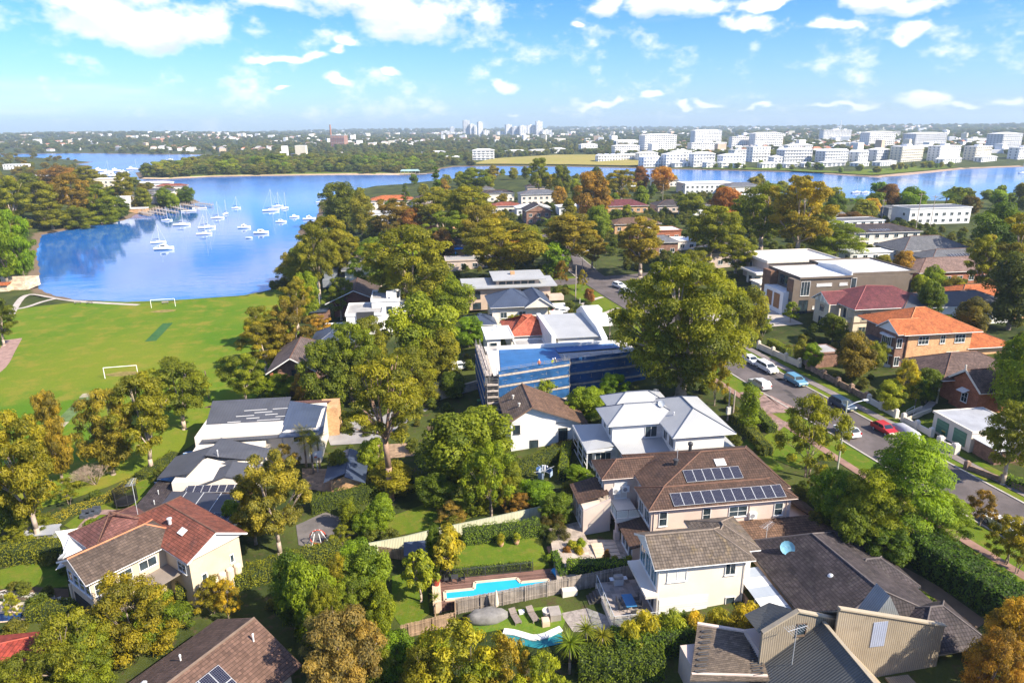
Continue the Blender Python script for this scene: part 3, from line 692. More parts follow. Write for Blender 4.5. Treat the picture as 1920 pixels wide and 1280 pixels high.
BRICKT = mat('tan_brick', (.48,.29,.15), .85, .15, .8, 'brick', .3)
BOARD = mat('white_weatherboard', (.72,.71,.69), .6, .06, .4, 'board', .3)
DKMET = mat('charcoal_metal', (.045,.045,.05), .45, .1, .5, bump=.05, spec=.5)
TIMBER = mat('brown_timber', (.20,.105,.060), .7, .25, .8, 'board', .4, p1=.12)
GLS = glass('window_glass'); GLSB = glass('blue_window_glass', (.05,.13,.17), .05); CURT = mat('pale_blind', (.62,.60,.56), .7, .06, .5, bump=0)
CAPM = mat('ridge_cap', (.15,.078,.052), .8, .2, 1.5, bump=.2)
FACES = {'S': 0, 'E': R(90), 'N': R(180), 'W': R(-90)}
WC = {}
def win_meshes(w_, h, nx, ny, fm, pm):
    k = (round(w_, 2), round(h, 2), nx, ny, fm.name, pm.name)
    if k not in WC:
        f = MB(); t = .07; d = .09
        f.box(-w_/2-t, -d, -t, w_/2+t, .02, 0); f.box(-w_/2-t, -d, h, w_/2+t, .02, h+t)
        f.box(-w_/2-t, -d, .001, -w_/2, .02, h-.001); f.box(w_/2, -d, .001, w_/2+t, .02, h-.001)
        f.box(-w_/2-t-.05, -d-.07, -t-.05, w_/2+t+.05, .015, -t-.002)
        for i in range(1, nx): f.box(-w_/2+w_*i/nx-.025, -.06, .002, -w_/2+w_*i/nx+.025, .01, h-.002)
        for j in range(1, ny): f.box(-w_/2+.001, -.055, h*j/ny-.02, w_/2-.001, .01, h*j/ny+.02)
        p = MB(); p.box(-w_/2+.002, -.03, .002, w_/2-.002, .012, h-.002)
        WC[k] = (f.mesh('window_frame', fm), p.mesh('window_pane', pm))
    return WC[k]
class HS:
    def __init__(s, name, label, cat, x, y, z=None, group=None, rz=0):
        s.z = H(x, y) if z is None else z; s.t = thing(name, label, cat, (x, y, s.z), rz, group)
        HOUSES.append((x, y, label)) if cat == 'house' else None; s.rz = rz; s.o = Vector((x, y, s.z)) if rz == 0 else Vector((0, 0, 0))
    def part(s, mb, name, m, label=None, smooth=False, kind=None, parent=None):
        if parent is None: return mb.build(name, m, s.t, smooth, kind, label, loc=-s.o)
        return mb.build(name, m, parent, smooth, kind, label)
    def wall(s, x0, y0, x1, y1, z0, z1, m, name='wall', label=None):
        return s.part(MB().box(x0, y0, z0, x1, y1, z1), name, m, label)
    def win(s, x, y, z, w_, h, face='S', nx=2, ny=1, fm=None, pm=None, name='window', label=None):
        f, p = win_meshes(w_, h, nx, ny, fm or WHITE, pm or GLS); rz = FACES[face] if isinstance(face, str) else face
        o = link(name, f, s.t, Vector((x, y, z))-s.o, rz); link('pane', p, o)
        if label: o['label'] = label
        return o
    def roof(s, x0, y0, x1, y1, z, rise, m, axis='x', ends='hh', gm=None, inset=.45, ridge=None, cap=CAPM, gut=WHITE, t=.14, name='roof', label=None, gutter=True):
        """hip or gable roof over an eaves rectangle; ends 'h' hip or 'g' gable for the low and high end of the axis"""
        if axis == 'x':
            hw = (y1-y0)/2; yc = (y0+y1)/2
            a = (x0+(hw if ends[0] == 'h' else 0), yc); b = (x1-(hw if ends[1] == 'h' else 0), yc)
        else:
            hw = (x1-x0)/2; xc = (x0+x1)/2
            a = (xc, y0+(hw if ends[0] == 'h' else 0)); b = (xc, y1-(hw if ends[1] == 'h' else 0))
        if ridge: a, b = ridge
        zr = z+rise; A = (*a, zr); B = (*b, zr); c = [(x0,y0,z),(x1,y0,z),(x1,y1,z),(x0,y1,z)]; mb = MB()
        if axis == 'x': main = [(c[0],c[1],B,A),(c[2],c[3],A,B)]; tri = [(c[3],c[0],A),(c[1],c[2],B)]
        else: main = [(c[3],c[0],A,B),(c[1],c[2],B,A)]; tri = [(c[0],c[1],A),(c[2],c[3],B)]
        for f in main: mb.plate(f, t)
        for k, e in enumerate(ends):
            if e == 'h': mb.plate(tri[k], t)
        r = s.part(mb, name, m, label); up = Vector((0, 0, t+.03))
        cm = MB(); cm.tube(Vector(A)+up, Vector(B)+up, .10, n=5)
        for k, (e, P_) in enumerate(zip(ends, (A, B))):
            if e == 'h':
                for q in tri[k][:2]: cm.tube(Vector(q)+up*.8, Vector(P_)+up, .09, n=5)
            elif gm:
                q0, q1 = Vector(tri[k][0]), Vector(tri[k][1]); ad = (Vector(B)-Vector(A)).normalized()*(1 if k == 0 else -1)
                g = MB(); off = ad*inset; pts = [q0.lerp(q1, .04)+off, q1.lerp(q0, .04)+off, Vector(P_)+off-Vector((0,0,.08))]
                g.plate([tuple(p) for p in pts], .12); s.part(g, 'gable_wall', gm)
        if cap: s.part(cm, 'ridge_cap', cap, parent=r)
        if gutter:
            gmB = MB()
            for f in main: gmB.tube(Vector(f[0])+Vector((0,0,.02)), Vector(f[1])+Vector((0,0,.02)), .075, n=5)
            for k, e in enumerate(ends):
                if e == 'h': gmB.tube(Vector(tri[k][0])+Vector((0,0,.02)), Vector(tri[k][1])+Vector((0,0,.02)), .075, n=5)
                else:
                    for q in tri[k][:2]: gmB.bar(Vector(q)+Vector((0,0,.03)), Vector(tri[k][2])+Vector((0,0,.03)), .05, .2)
            s.part(gmB, 'gutter', gut, parent=r)
        return r
    def slab(s, pts, t, m, name='roof', label=None):
        return s.part(MB().plate(pts, t), name, m, label)
    def flat(s, x0, y0, x1, y1, z, m, pm, ph=.45, pt=.22, name='roof', label=None):
        r = s.part(MB().box(x0+pt, y0+pt, z-.1, x1-pt, y1-pt, z+.12), name, m, label); p = MB()
        p.box(x0, y0, z-.12, x1, y0+pt, z+ph); p.box(x0, y1-pt, z-.12, x1, y1, z+ph); p.box(x0, y0+pt+.002, z-.12, x0+pt, y1-pt-.002, z+ph); p.box(x1-pt, y0+pt+.002, z-.12, x1, y1-pt-.002, z+ph)
        s.part(p, 'parapet', pm, parent=r); return r
def cell_mat():
    m = bpy.data.materials.new('solar_cells'); m.use_nodes = True; t = NT(m.node_tree); bs = m.node_tree.nodes['Principled BSDF']
    uv = t.new('ShaderNodeUVMap').outputs[0]; br = t.new('ShaderNodeTexBrick'); br.offset = 0; t.put(br.inputs['Vector'], uv); br.inputs['Scale'].default_value = 1
    br.inputs['Brick Width'].default_value = .166; br.inputs['Row Height'].default_value = .166; br.inputs['Mortar Size'].default_value = .008
    br.inputs['Color1'].default_value = (.008,.009,.022,1); br.inputs['Color2'].default_value = (.011,.012,.028,1); br.inputs['Mortar'].default_value = (.16,.16,.19,1)
    t.put(bs.inputs['Base Color'], br.outputs['Color']); bs.inputs['Roughness'].default_value = .22; bs.inputs['Specular IOR Level'].default_value = .4; return m
CELL = cell_mat(); ALU = mat('aluminium', (.62,.63,.64), .4, .05, 1., bump=0, metal=.3)
SPM = {}
def solar(hs, p0, ud, vd, nx, ny, pw=1.0, ph=1.65, gap=.03, lift=.10):
    """rows of separate panels on a roof plane: p0 lower-left corner, ud along the row, vd up the slope"""
    u = Vector(ud).normalized(); v = Vector(vd); v = (v-u*v.dot(u)).normalized(); n = u.cross(v); k = (round(pw, 2), round(ph, 2))
    if k not in SPM:
        mb = MB(); mb.box(0, 0, 0, pw, ph, .035); mb.cur = 1; mb.box(.03, .03, .036, pw-.03, ph-.03, .04); SPM[k] = mb.mesh('solar_panel', [ALU, CELL])
    for j in range(ny):
        for i in range(nx):
            o = link('solar_panel', SPM[k], hs.t); p = Vector(p0)+u*(i*(pw+gap))+v*(j*(ph+gap))+n*(lift+.14)-hs.o
            o.matrix_local = Matrix.Translation(p) @ Matrix((u, v, n)).transposed().to_4x4()
def pipes(hs, lst, m=DKMET, name='vent_pipe'):
    for (x, y, z, h, r) in lst:
        mb = MB(); mb.lathe([(r,-.3),(r,h*.7),(r*1.5,h*.72),(r*1.5,h*.9),(r*.7,h)], (x, y, z), 8); hs.part(mb, name, m, smooth=False)
def dish(hs, x, y, z, r, az, m=None, h=.8, name='satellite_dish', tilt=35):
    mb = MB(); d = Vector((math.sin(az)*math.cos(R(tilt)), math.cos(az)*math.cos(R(tilt)), math.sin(R(tilt)))); c = Vector((x, y, z+h)); u = d.orthogonal().normalized(); w_ = d.cross(u); secs = []
    for q in (0.02, .5, .85, 1.0): secs.append([c+d*(q*q*r*.3)+(u*math.cos(k*.5236)+w_*math.sin(k*.5236))*r*q for k in range(12)])
    for q in (1.0, .5, .02): secs.append([c+d*(q*q*r*.3-.03)+(u*math.cos(k*.5236)+w_*math.sin(k*.5236))*r*q for k in range(12)])
    mb.loft(secs, False); o = hs.part(mb, name, m or mat('dish_grey', (.42,.45,.48), .5, .08, 1.))
    a = MB(); a.tube((x, y, z-.2), c-d*.03, .035); a.tube(c-w_*r*.6, c+d*r*.9, .015); hs.part(a, 'dish_arm', ALU, parent=o)
def antenna(hs, x, y, z, h, az=0.6, name='tv_antenna'):
    mb = MB(); mb.tube((x, y, z-.3), (x, y, z+h), .03, n=5); d = Vector((math.cos(az), math.sin(az), 0)); e = Vector((-d.y, d.x, 0)); c = Vector((x, y, z+h-.1))
    mb.tube(c-d*.9, c+d*1.1, .02, n=4)
    for k in range(8): q = c+d*(-.85+k*.26); L = .55-.03*k; mb.tube(q-e*L, q+e*L, .012, n=4)
    hs.part(mb, name, ALU)
def aircon(hs, x, y, z, face='S', fan=True):
    rz = FACES[face]; mb = MB(); mb.box(-.45, -.38, 0, .45, -.02, .75); mb.box(-.47, -.36, -.06, -.37, -.04, -.001); mb.box(.37, -.36, -.06, .47, -.04, -.001)
    o = link('air_conditioner', mb.mesh('air_conditioner', WHITE), hs.t, Vector((x, y, z))-hs.o, rz)
    f = MB(); n = 14
    f.loft([[(-.1+.27*r_*math.cos(6.2832*i/n), yy, .38+.27*r_*math.sin(6.2832*i/n)) for i in range(n)] for r_, yy in ((1, -.381), (1, -.41), (.3, -.41))]); link('fan_grille', f.mesh('fan_grille', mat('grille', (.25,.25,.26), .6, .1, 3.)), o)
def balustrade(hs, pts, z, h=1.05, m=None, pm=None, infill='glass', name='balustrade', spacing=1.4):
    """glass or rail balustrade along a polyline of (x, y)"""
    r = MB(); g = MB(); m = m or DKMET
    for i in range(len(pts)-1):
        a = Vector((*pts[i], z)); b = Vector((*pts[i+1], z)); L = (b-a).length; n = max(1, round(L/spacing))
        r.bar(a+Vector((0,0,h)), b+Vector((0,0,h)), .05, .05)
        for k in range(n+1): p = a.lerp(b, k/n); r.box(p.x-.025, p.y-.025, z, p.x+.025, p.y+.025, z+h-.03)
        if infill == 'glass':
            for k in range(n): p = a.lerp(b, (k+.06)/n); q = a.lerp(b, (k+.94)/n); g.bar(p+Vector((0,0,h*.5)), q+Vector((0,0,h*.5)), .015, h*.82)
        else:
            nb = int(L/.14)
            for k in range(nb): p = a.lerp(b, (k+.5)/nb); g.box(p.x-.01, p.y-.01, z+.08, p.x+.01, p.y+.01, z+h-.04)
            g.bar(a+Vector((0,0,.08)), b+Vector((0,0,.08)), .03, .03)
    o = hs.part(r, name, m) if isinstance(hs, HS) else None
    hs.part(g, 'glass_panel' if infill == 'glass' else 'bars', pm or (CLEAR if infill == 'glass' else m), parent=o); return o
def clear_glass():
    m = bpy.data.materials.new('clear_glass'); m.use_nodes = True; t = NT(m.node_tree); t.n.clear()
    tr = t.new('ShaderNodeBsdfTransparent'); tr.inputs[0].default_value = (.90,.95,.94,1); gl = t.new('ShaderNodeBsdfGlossy'); gl.inputs['Roughness'].default_value = .03
    mx = t.new('ShaderNodeMixShader'); mx.inputs[0].default_value = .07; t.l.new(tr.outputs[0], mx.inputs[1]); t.l.new(gl.outputs[0], mx.inputs[2])
    o = t.new('ShaderNodeOutputMaterial'); t.l.new(mx.outputs[0], o.inputs[0]); return m
CLEAR = clear_glass()
OCC = []; HOUSES = []
def occ(x0, y0, x1, y1, m_=.8): OCC.append((x0-m_, y0-m_, x1+m_, y1+m_))
# ================================================================== NEAR HOUSES
# --- A: the rendered two-storey house with the solar roof
A_ = HS('rendered_house', 'cream rendered two-storey house with brown tiled hip roof and two rows of solar panels', 'house', 22, -8, 2.6)
occ(7.4,-16,32,-1.5)
A_.wall(13.8,-14.1,30.7,-9.6,2.2,8.82,CREAM); A_.wall(14.7,-9.58,30.9,-1.9,2.2,8.9,CREAM); A_.wall(10.5,-6.2,14.68,-2.2,2.2,8.8,CREAM)
A_.roof(14.2,-12.4,31.5,-1.1,8.92,2.65,BROWNT,ridge=((22.4,-6.9),(28.2,-6.9)),gut=CREAM)
A_.roof(13.3,-14.6,31.2,-9.3,8.8,1.25,BROWNT,gut=CREAM); A_.roof(10.0,-6.8,17.4,-1.7,8.78,1.2,BROWNT,ends='hg',gut=CREAM)
A_.wall(14.0,-14.17,30.5,-14.102,5.55,5.72,CREAM,'string_course')
for x, zb, w_, h, nx, ny in ((15.2,6.55,.85,1.75,1,2),(20.4,6.6,.85,1.7,1,2),(24.2,6.95,2.1,1.25,2,2),(29.2,6.65,.95,1.5,1,2)): A_.win(x,-14.1,zb,w_,h,'S',nx,ny)
A_.win(13.8,-12.9,6.4,1.6,1.5,'W',3,1); A_.win(13.8,-10.8,6.4,1.4,1.5,'W',2,1); A_.win(10.5,-4.9,6.6,.9,1.3,'W',1,2); A_.win(10.5,-3.4,6.6,.9,1.3,'W',1,2)
A_.win(14.7,-8.2,5.85,2.0,2.1,'W',2,1); A_.win(12.6,-6.2,5.85,1.5,2.1,'S',2,1,pm=CURT)
aircon(A_,26.0,-14.1,6.6); aircon(A_,12.0,-6.2,6.6); aircon(A_,13.2,-6.2,6.75)
for x, y, f in ((30.2,-14.1,'S'),(14.1,-14.1,'S'),(25.6,-14.1,'S')): A_.part(MB().tube((x,y-.07,2.3),(x,y-.07,8.8),.05),'downpipe',CREAM)
# balcony with columns
A_.part(MB().box(10.7,-10.7,5.45,13.78,-6.25,5.72).box(10.7,-10.75,5.2,13.78,-10.45,5.44),'balcony_floor',PALE)
for x, y in ((11.0,-10.4),(11.0,-6.7)): A_.part(MB().box(x-.32,y-.32,2.4,x+.32,y+.32,3.9).lathe([(.24,3.9),(.24,5.15),(.34,5.2)],(x,y,0),12),'column',CREAM)
balustrade(A_,[(13.7,-10.65),(10.78,-10.65),(10.78,-6.3)],5.73)
# single-storey garden room and porch roofs
A_.wall(7.4,-8.2,10.6,-2.9,2.3,5.9,CREAM)
A_.slab([(7.0,-7.2,6.0),(10.9,-7.2,7.0),(10.9,-2.5,7.0),(7.0,-2.5,6.0)],.16,BROWNT)
A_.part(MB().add([(7.35,-8.45,2.3),(10.75,-8.45,2.3),(10.75,-8.2,2.3),(7.35,-8.2,2.3),(7.35,-8.45,5.7),(10.75,-8.45,7.1),(10.75,-8.2,7.1),(7.35,-8.2,5.7)],[(3,2,1,0),(4,5,6,7),(0,1,5,4),(1,2,6,5),(2,3,7,6),(3,0,4,7)]),'parapet_wall',CREAM)
for y in (-6.9,-5.6): A_.win(7.4,y,3.05,1.1,2.2,'W',2,2,name='french_door')
A_.wall(11.3,-15.6,13.78,-11.2,2.2,5.0,CREAM); A_.slab([(10.9,-16.0,5.05),(13.8,-16.0,5.75),(13.8,-10.9,5.75),(10.9,-10.9,5.05)],.16,BROWNT,'porch_roof')
for y in (-14.9,-13.7,-12.5): A_.win(11.3,y,3.4,.9,1.3,'W',1,1)
A_.slab([(23.5,-17.4,5.2),(35.2,-17.4,5.2),(33.4,-14.12,6.1),(23.5,-14.12,6.1)],.16,BROWN2T,'porch_roof'); A_.slab([(33.4,-14.12,6.1),(35.2,-17.4,5.2),(35.2,-5,5.2),(31,-5,6.1)],.16,BROWN2T,'porch_roof')
A_.wall(24,-16.9,34.6,-14.13,2.6,5.2,CREAM); A_.wall(30.92,-14.1,34.6,-5.4,2.6,5.2,CREAM)
sl_ = lambda y: 8.8+(y+14.6)*1.25/2.65
solar(A_,(16.3,-14.35,sl_(-14.35)),(1,0,0),(0,1,1.25/2.65),11,1,1.2,1.72)
m2 = lambda y: 8.92+(y+12.4)*2.65/5.5
solar(A_,(19.2,-10.75,m2(-10.75)),(1,0,0),(0,1,2.65/5.5),6,1,1.15,1.72)
A_.part(MB().plate([(23.6,-9.0,m2(-9.0)+.16),(24.9,-9.0,m2(-9.0)+.16),(24.9,-8.1,m2(-8.1)+.16),(23.6,-8.1,m2(-8.1)+.16)],.12),'skylight',mat('skylight_white',(.72,.70,.66),.3,.05,1.))
pipes(A_,[(21.6,-5.6,11.0,1.5,.22),(19.0,-7.6,10.4,1.0,.24)]); antenna(A_,19.4,-7.0,10.4,2.2)
GCAP = mat('grey_cap',(.13,.11,.105),.85,.2,1.); GCAP2 = mat('grey_brown_ridge',(.21,.165,.13),.85,.2,1.)
# --- B: cream house in front with the gable to the garden
B_ = HS('cream_house', 'cream two-storey house with mottled grey tiled roof above a glass-railed terrace', 'house', 15.6, -21.5, 2.3)
occ(10.5,-24.6,22,-16.5)
B_.wall(11,-24.1,20.2,-18.8,1.8,8.6,PALE); B_.wall(17,-18.78,21.6,-17.3,1.8,8.5,PALE); B_.wall(20.22,-22.6,21.6,-18.8,1.8,8.5,PALE)
B_.roof(10.4,-24.7,20.9,-18.3,8.6,1.75,GREYT,ends='gh',gm=WHITE,inset=.35,cap=GCAP2); B_.roof(16.6,-23.0,22.3,-16.7,8.5,1.35,GREYT,axis='y',cap=GCAP2)
B_.win(13.0,-24.1,6.75,1.9,1.3,'S',2,1,pm=CURT); B_.win(18.6,-24.1,6.9,1.0,1.25,'S',2,1)
B_.part(MB().box(11.3,-24.22,1.8,16.4,-24.101,4.7),'roller_door',mat('white_roller',(.74,.73,.71),.5,.05,.5,'board',.2,p1=.3))
B_.win(18.9,-24.1,3.2,.9,.9,'S',1,1)
for y in (-23.2,-21.5,-19.8): B_.win(11.0,y,6.0,1.45,2.3,'W',2,1,pm=GLSB,name='glazed_door')
for y in (-22.8,-20.6): B_.win(11.0,y,3.15,1.8,2.0,'W',2,1,name='glazed_door')
B_.part(MB().box(9.7,-24.6,5.3,10.98,-18.6,5.6),'balcony_floor',PALE)
[B_.part(MB().tube((x,-24.2,1.9),(x,-24.2,8.6),.05),'downpipe',WHITE) for x in (11.1,20.1)]
# --- C: sprawling charcoal tiled house
C_ = HS('charcoal_tiled_house', 'single-storey house with a wide dark charcoal tiled hip roof and a pale blue satellite dish', 'house', 30, -25, 3.0)
occ(22.5,-33.5,38,-17)
C_.wall(24.2,-31.6,36.2,-18.4,2.2,5.5,BEIGE)
C_.roof(23.4,-32.6,37.0,-17.2,5.5,3.0,DARKT,axis='y',ridge=((30.1,-30.6),(29.0,-21.2)),gut=DKMET,cap=GCAP)
C_.wall(33,-26,36.4,-22.4,2.2,5.4,BEIGE); C_.roof(30.5,-27.2,37.6,-21.6,5.4,1.7,DARKT,axis='x',gut=DKMET,cap=GCAP); C_.roof(31,-35.6,38.4,-29.4,5.3,2.2,DARKT,axis='x',gut=DKMET,cap=GCAP); C_.wall(31.5,-35,37.8,-30,2.2,5.3,BEIGE)
dish(C_,26.3,-21.4,6.5,.75,R(215),mat('dish_blue',(.16,.36,.46),.5,.1,1.),.8); C_.part(MB().lathe([(.3,0),(.34,.25),(.22,.45),(.02,.55)],(27.8,-26.8,7.3),10),'roof_ventilator',ALU); antenna(C_,25.4,-18.6,5.9,2.6)
# pergola of alternating clear and white roof sheets beside it
PG = HS('pergola', 'white pergola of alternating opaque and clear roof strips between two houses', 'pergola', 22, -26, 2.4); occ(20.4,-31,23.4,-20)
for k in range(6):
    y = -21.2-k*1.55; PG.slab([(20.6,y-1.5,5.0),(23.3,y-1.5,5.15),(23.3,y,5.15),(20.6,y,5.0)],.05,WHITE if k % 2 else mat('opal_sheet',(.34,.38,.43),.3,.06,.6,bump=0,spec=.6),'roof_sheet')
for x in (20.7,23.2):
    for y in (-21.3,-25.8,-30.3): PG.part(MB().box(x-.06,y-.06,1.8,x+.06,y+.06,5.0),'post',WHITE)
PG.part(MB().box(20.3,-30.6,1.6,20.45,-21,4.3),'side_screen',mat('brown_paling',(.27,.19,.13),.85,.2,.8,'paling',.3))
# --- D: corrugated-iron house bottom right
CORRB = mat('beige_corrugated', (.29,.24,.175), .65, .12, .35, 'corr', .3, spec=.2, stain=(.24,.195,.14,1), p1=.2); CORRG = mat('shade_grey_corrugated', (.12,.118,.105), .6, .14, .35, 'corr', .5, p1=.22)
D_ = HS('corrugated_house', 'large beige corrugated iron house with a steep front gable at the lower right corner', 'house', 22, -36, 2.6)
occ(9,-46,34,-31)
FLB = mat('beige_flashing',(.36,.30,.215),.6,.08,.6)
def gwall(pts, y, t_, m, nm):        # gable-shaped wall standing in a plane of constant y, with a capping along its top
    n = len(pts); D_.part(MB().add([(x,y,z) for x,z in pts]+[(x,y+t_,z) for x,z in pts], [tuple(range(n)), tuple(range(2*n-1,n-1,-1))]+[((i+1)%n,i,n+i,n+(i+1)%n) for i in range(n)]), nm, m)
    cp_ = MB()
    for i in range(1, n-2): cp_.bar((pts[i][0],y+t_/2-.06,pts[i][1]+.05),(pts[i+1][0],y+t_/2-.06,pts[i+1][1]+.05),t_+.22,.14)
    D_.part(cp_, 'parapet_capping', FLB)
gwall([(16.2,1),(16.2,9.2),(19.2,11.0),(23.1,9.7),(23.1,1)], -35.0, .2, CORRB, 'corrugated_wall'); gwall([(22.2,1),(22.2,11.7),(32.5,8.7),(32.5,1)], -36.0, .2, CORRB, 'corrugated_wall')
D_.slab([(16.0,-34.78,9.0),(19.2,-34.78,10.8),(18.6,-31.6,9.2),(16.4,-31.6,8.2)],.1,CORRG); D_.slab([(19.2,-34.78,10.8),(23.0,-34.78,9.5),(23.0,-31.6,7.2),(18.6,-31.6,9.2)],.1,CORRG); D_.slab([(22.3,-35.78,11.2),(32.4,-35.78,8.2),(32.4,-32.6,5.6),(22.3,-32.6,8.6)],.1,CORRG)
D_.wall(16.4,-34.7,22.9,-31.8,1.5,6.9,BEIGE); D_.wall(22.92,-35.7,32.3,-32.8,1.5,5.4,BEIGE)
D_.slab([(15.2,-44.5,4.7),(21.6,-44.5,9.6),(21.6,-35.02,9.6),(15.2,-35.02,4.7)],.1,CORRG,'gable_roof'); D_.slab([(21.6,-44.5,9.6),(27.2,-44.5,3.4),(27.2,-36.02,3.4),(21.6,-36.02,9.6)],.1,mat('sunlit_stained_roof',(.36,.285,.195),.7,.14,.4,bump=.2,stain=(.23,.18,.13,1)),'gable_roof'); D_.part(MB().bar((21.6,-44.5,9.78),(21.6,-35.1,9.78),.3,.1),'ridge_cap',FLB)  # shade put into the W slope's grey, sunlight into the E slope's cream
D_.win(19.7,-35.0,8.6,.75,1.1,'S',1,1,fm=mat('dark_trim',(.12,.085,.06),.7,.1,1.)); D_.part(MB().box(25.6,-36.07,7.4,26.9,-36.003,9.9),'skylight_strip',mat('blue_polycarbonate',(.30,.33,.42),.45,.06,.8,'corr',.3,p1=.2))
D_.part(MB().box(27.4,-37.6,1,32.4,-36.3,4.2).box(32.6,-38,1,35,-36.4,3.6),'lower_wall',CORRB,kind='stuff'); D_.part(MB().add([(26.4,-34.6,8.6),(29.4,-34.6,8.6),(29.4,-32.8,8.6),(26.4,-32.8,8.6),(27.9,-34.6,11.2),(27.9,-32.8,11.2)],[(0,1,4),(2,3,5),(1,2,5,4),(3,0,4,5)]),'roof_lantern',mat('lantern_sheet',(.22,.23,.23),.4,.1,.8,'corr',.2,spec=.5))
D_.slab([(9.8,-35.6,5.6),(16.4,-36.6,5.6),(18.0,-32.2,6.3),(12.8,-29.9,6.2)],.14,mat('dark_brown_tile',(.13,.10,.075),.8,.2,.6,'shingle',.5),'carport_roof'); D_.part(MB().bar((12.8,-29.9,6.4),(18.0,-32.2,6.5),.3,.16).bar((10.2,-35.0,5.8),(16.4,-36.2,5.85),.2,.14),'fascia',CREAM)
D_.wall(10.6,-35.2,16.4,-31.4,1.5,5.55,BEIGE)
for k in range(16):
    q_ = (k % 8+.6)/8.4; e0, e1, sg = (((10.3,-35.2,5.82),(13.0,-30.4,6.38),1),((16.1,-36.1,5.82),(17.5,-32.4,6.46),-1))[k//8]; c = Vector(e0).lerp(Vector(e1), q_); mb = MB(); mb.path([c+Vector((sg*1.0,.02,.05)),c+Vector((sg*.2,.02,.08)),c+Vector((0,-.08,.08)),c+Vector((sg*.2,-.2,.06)),c+Vector((sg*1.0,-.2,.03))],.05,5); D_.part(mb,'heating_pipe',DKMET)
antenna(D_,18.2,-36.6,7.2,3.6,.2); D_.part(MB().box(32.55,-35.2,6.6,33.1,-34.2,7.6),'water_heater',WHITE)
# --- E: white two-storey house with pale metal roof
E_ = HS('white_house', 'white two-storey weatherboard house with pale grey metal hip roofs and a wraparound verandah', 'house', 22, 7, 3.0)
occ(11,1,32,17)
E_.wall(15.2,6.6,29.8,12.2,2.6,9.8,BOARD); E_.wall(22.6,1.5,29.6,6.58,2.6,9.8,BOARD); E_.wall(17.2,12.22,25,16.6,2.6,9.6,BOARD)
E_.roof(14.4,6.1,25.8,12.7,9.8,1.75,LGZINC,cap=BLUEROOF,ends='hh'); E_.roof(16.3,11.2,26.0,17.4,9.8,1.6,LGZINC,cap=BLUEROOF); E_.roof(22.0,1.0,31.0,14.5,9.82,2.1,LGZINC,axis='y',cap=BLUEROOF)
for x, f in ((17.0,'S'),): pass
E_.win(20.9,6.6,7.6,1.7,1.6,'S',2,1,name='french_window'); E_.win(22.6,5.2,7.7,1.2,1.3,'W',2,1); E_.win(22.6,2.9,7.7,1.5,1.3,'W',3,1); E_.win(15.2,7.6,7.8,.9,1.2,'W',1,1); E_.win(15.2,10.2,7.8,.9,1.2,'W',1,1)
# verandah roof, posts, screens and glazed room
E_.slab([(11.2,5.4,6.5),(15.9,5.7,6.95),(15.2,12.5,7.3),(11.2,14.3,6.6)],.10,LGZINC,'verandah_roof'); E_.slab([(15.9,2.2,6.55),(23.2,2.4,6.6),(23.2,6.58,7.3),(15.2,6.58,7.2)],.10,LGZINC,'verandah_roof')
E_.part(MB().bar((11.2,5.4,6.42),(15.9,5.7,6.6),.12,.3).bar((15.9,2.2,6.45),(23.2,2.4,6.5),.12,.3).bar((11.2,5.4,6.4),(11.2,14.3,6.5),.12,.2),'fascia',WHITE)
for x, y in ((11.35,5.6),(11.35,8.2),(11.35,11),(11.35,14),(15.7,5.85),(16.1,2.5),(22.9,2.6)): E_.part(MB().box(x-.07,y-.07,2.0,x+.07,y+.07,6.5),'post',WHITE)
E_.part(MB().bar((11.35,5.6,4.1),(11.35,14,4.1),.06,.08).bar((11.35,5.6,5.0),(11.35,14,5.0),.05,.05).box(11.3,5.5,1.6,11.4,14.1,3.0),'screen_rail',WHITE)
E_.wall(12.6,6.4,15.18,13.4,2.2,6.3,BOARD); E_.win(13.9,6.4,3.1,2.2,2.6,'S',3,1,name='sliding_door'); E_.win(12.6,8.2,3.1,1.9,2.5,'W',3,1,name='sliding_door'); E_.win(12.6,11.2,3.1,1.9,2.5,'W',3,1,name='sliding_door')
E_.wall(16.3,3.1,22.58,6.56,2.2,6.4,BOARD); E_.win(16.3,4.7,3.1,1.8,2.5,'W',2,1,name='sliding_door')
E_.wall(29.82,3.5,32.2,11.8,2.6,6.2,BOARD); E_.slab([(29.62,2.9,7.3),(32.7,2.9,6.2),(32.7,12.4,6.2),(29.82,12.4,7.3)],.10,LGZINC,'porch_roof'); E_.slab([(29.62,1.9,6.4),(33.6,0.4,4.6),(33.9,1.4,4.6),(29.62,2.9,6.4)],.10,LGZINC,'porch_roof')
dish(E_,23.0,8.6,11.2,.5,R(200),None,.5); antenna(E_,22.2,9.0,11.0,2.6,1.2); pipes(E_,[(25.6,4.4,10.6,.7,.09),(24.0,6.2,10.8,.6,.09)],ALU)
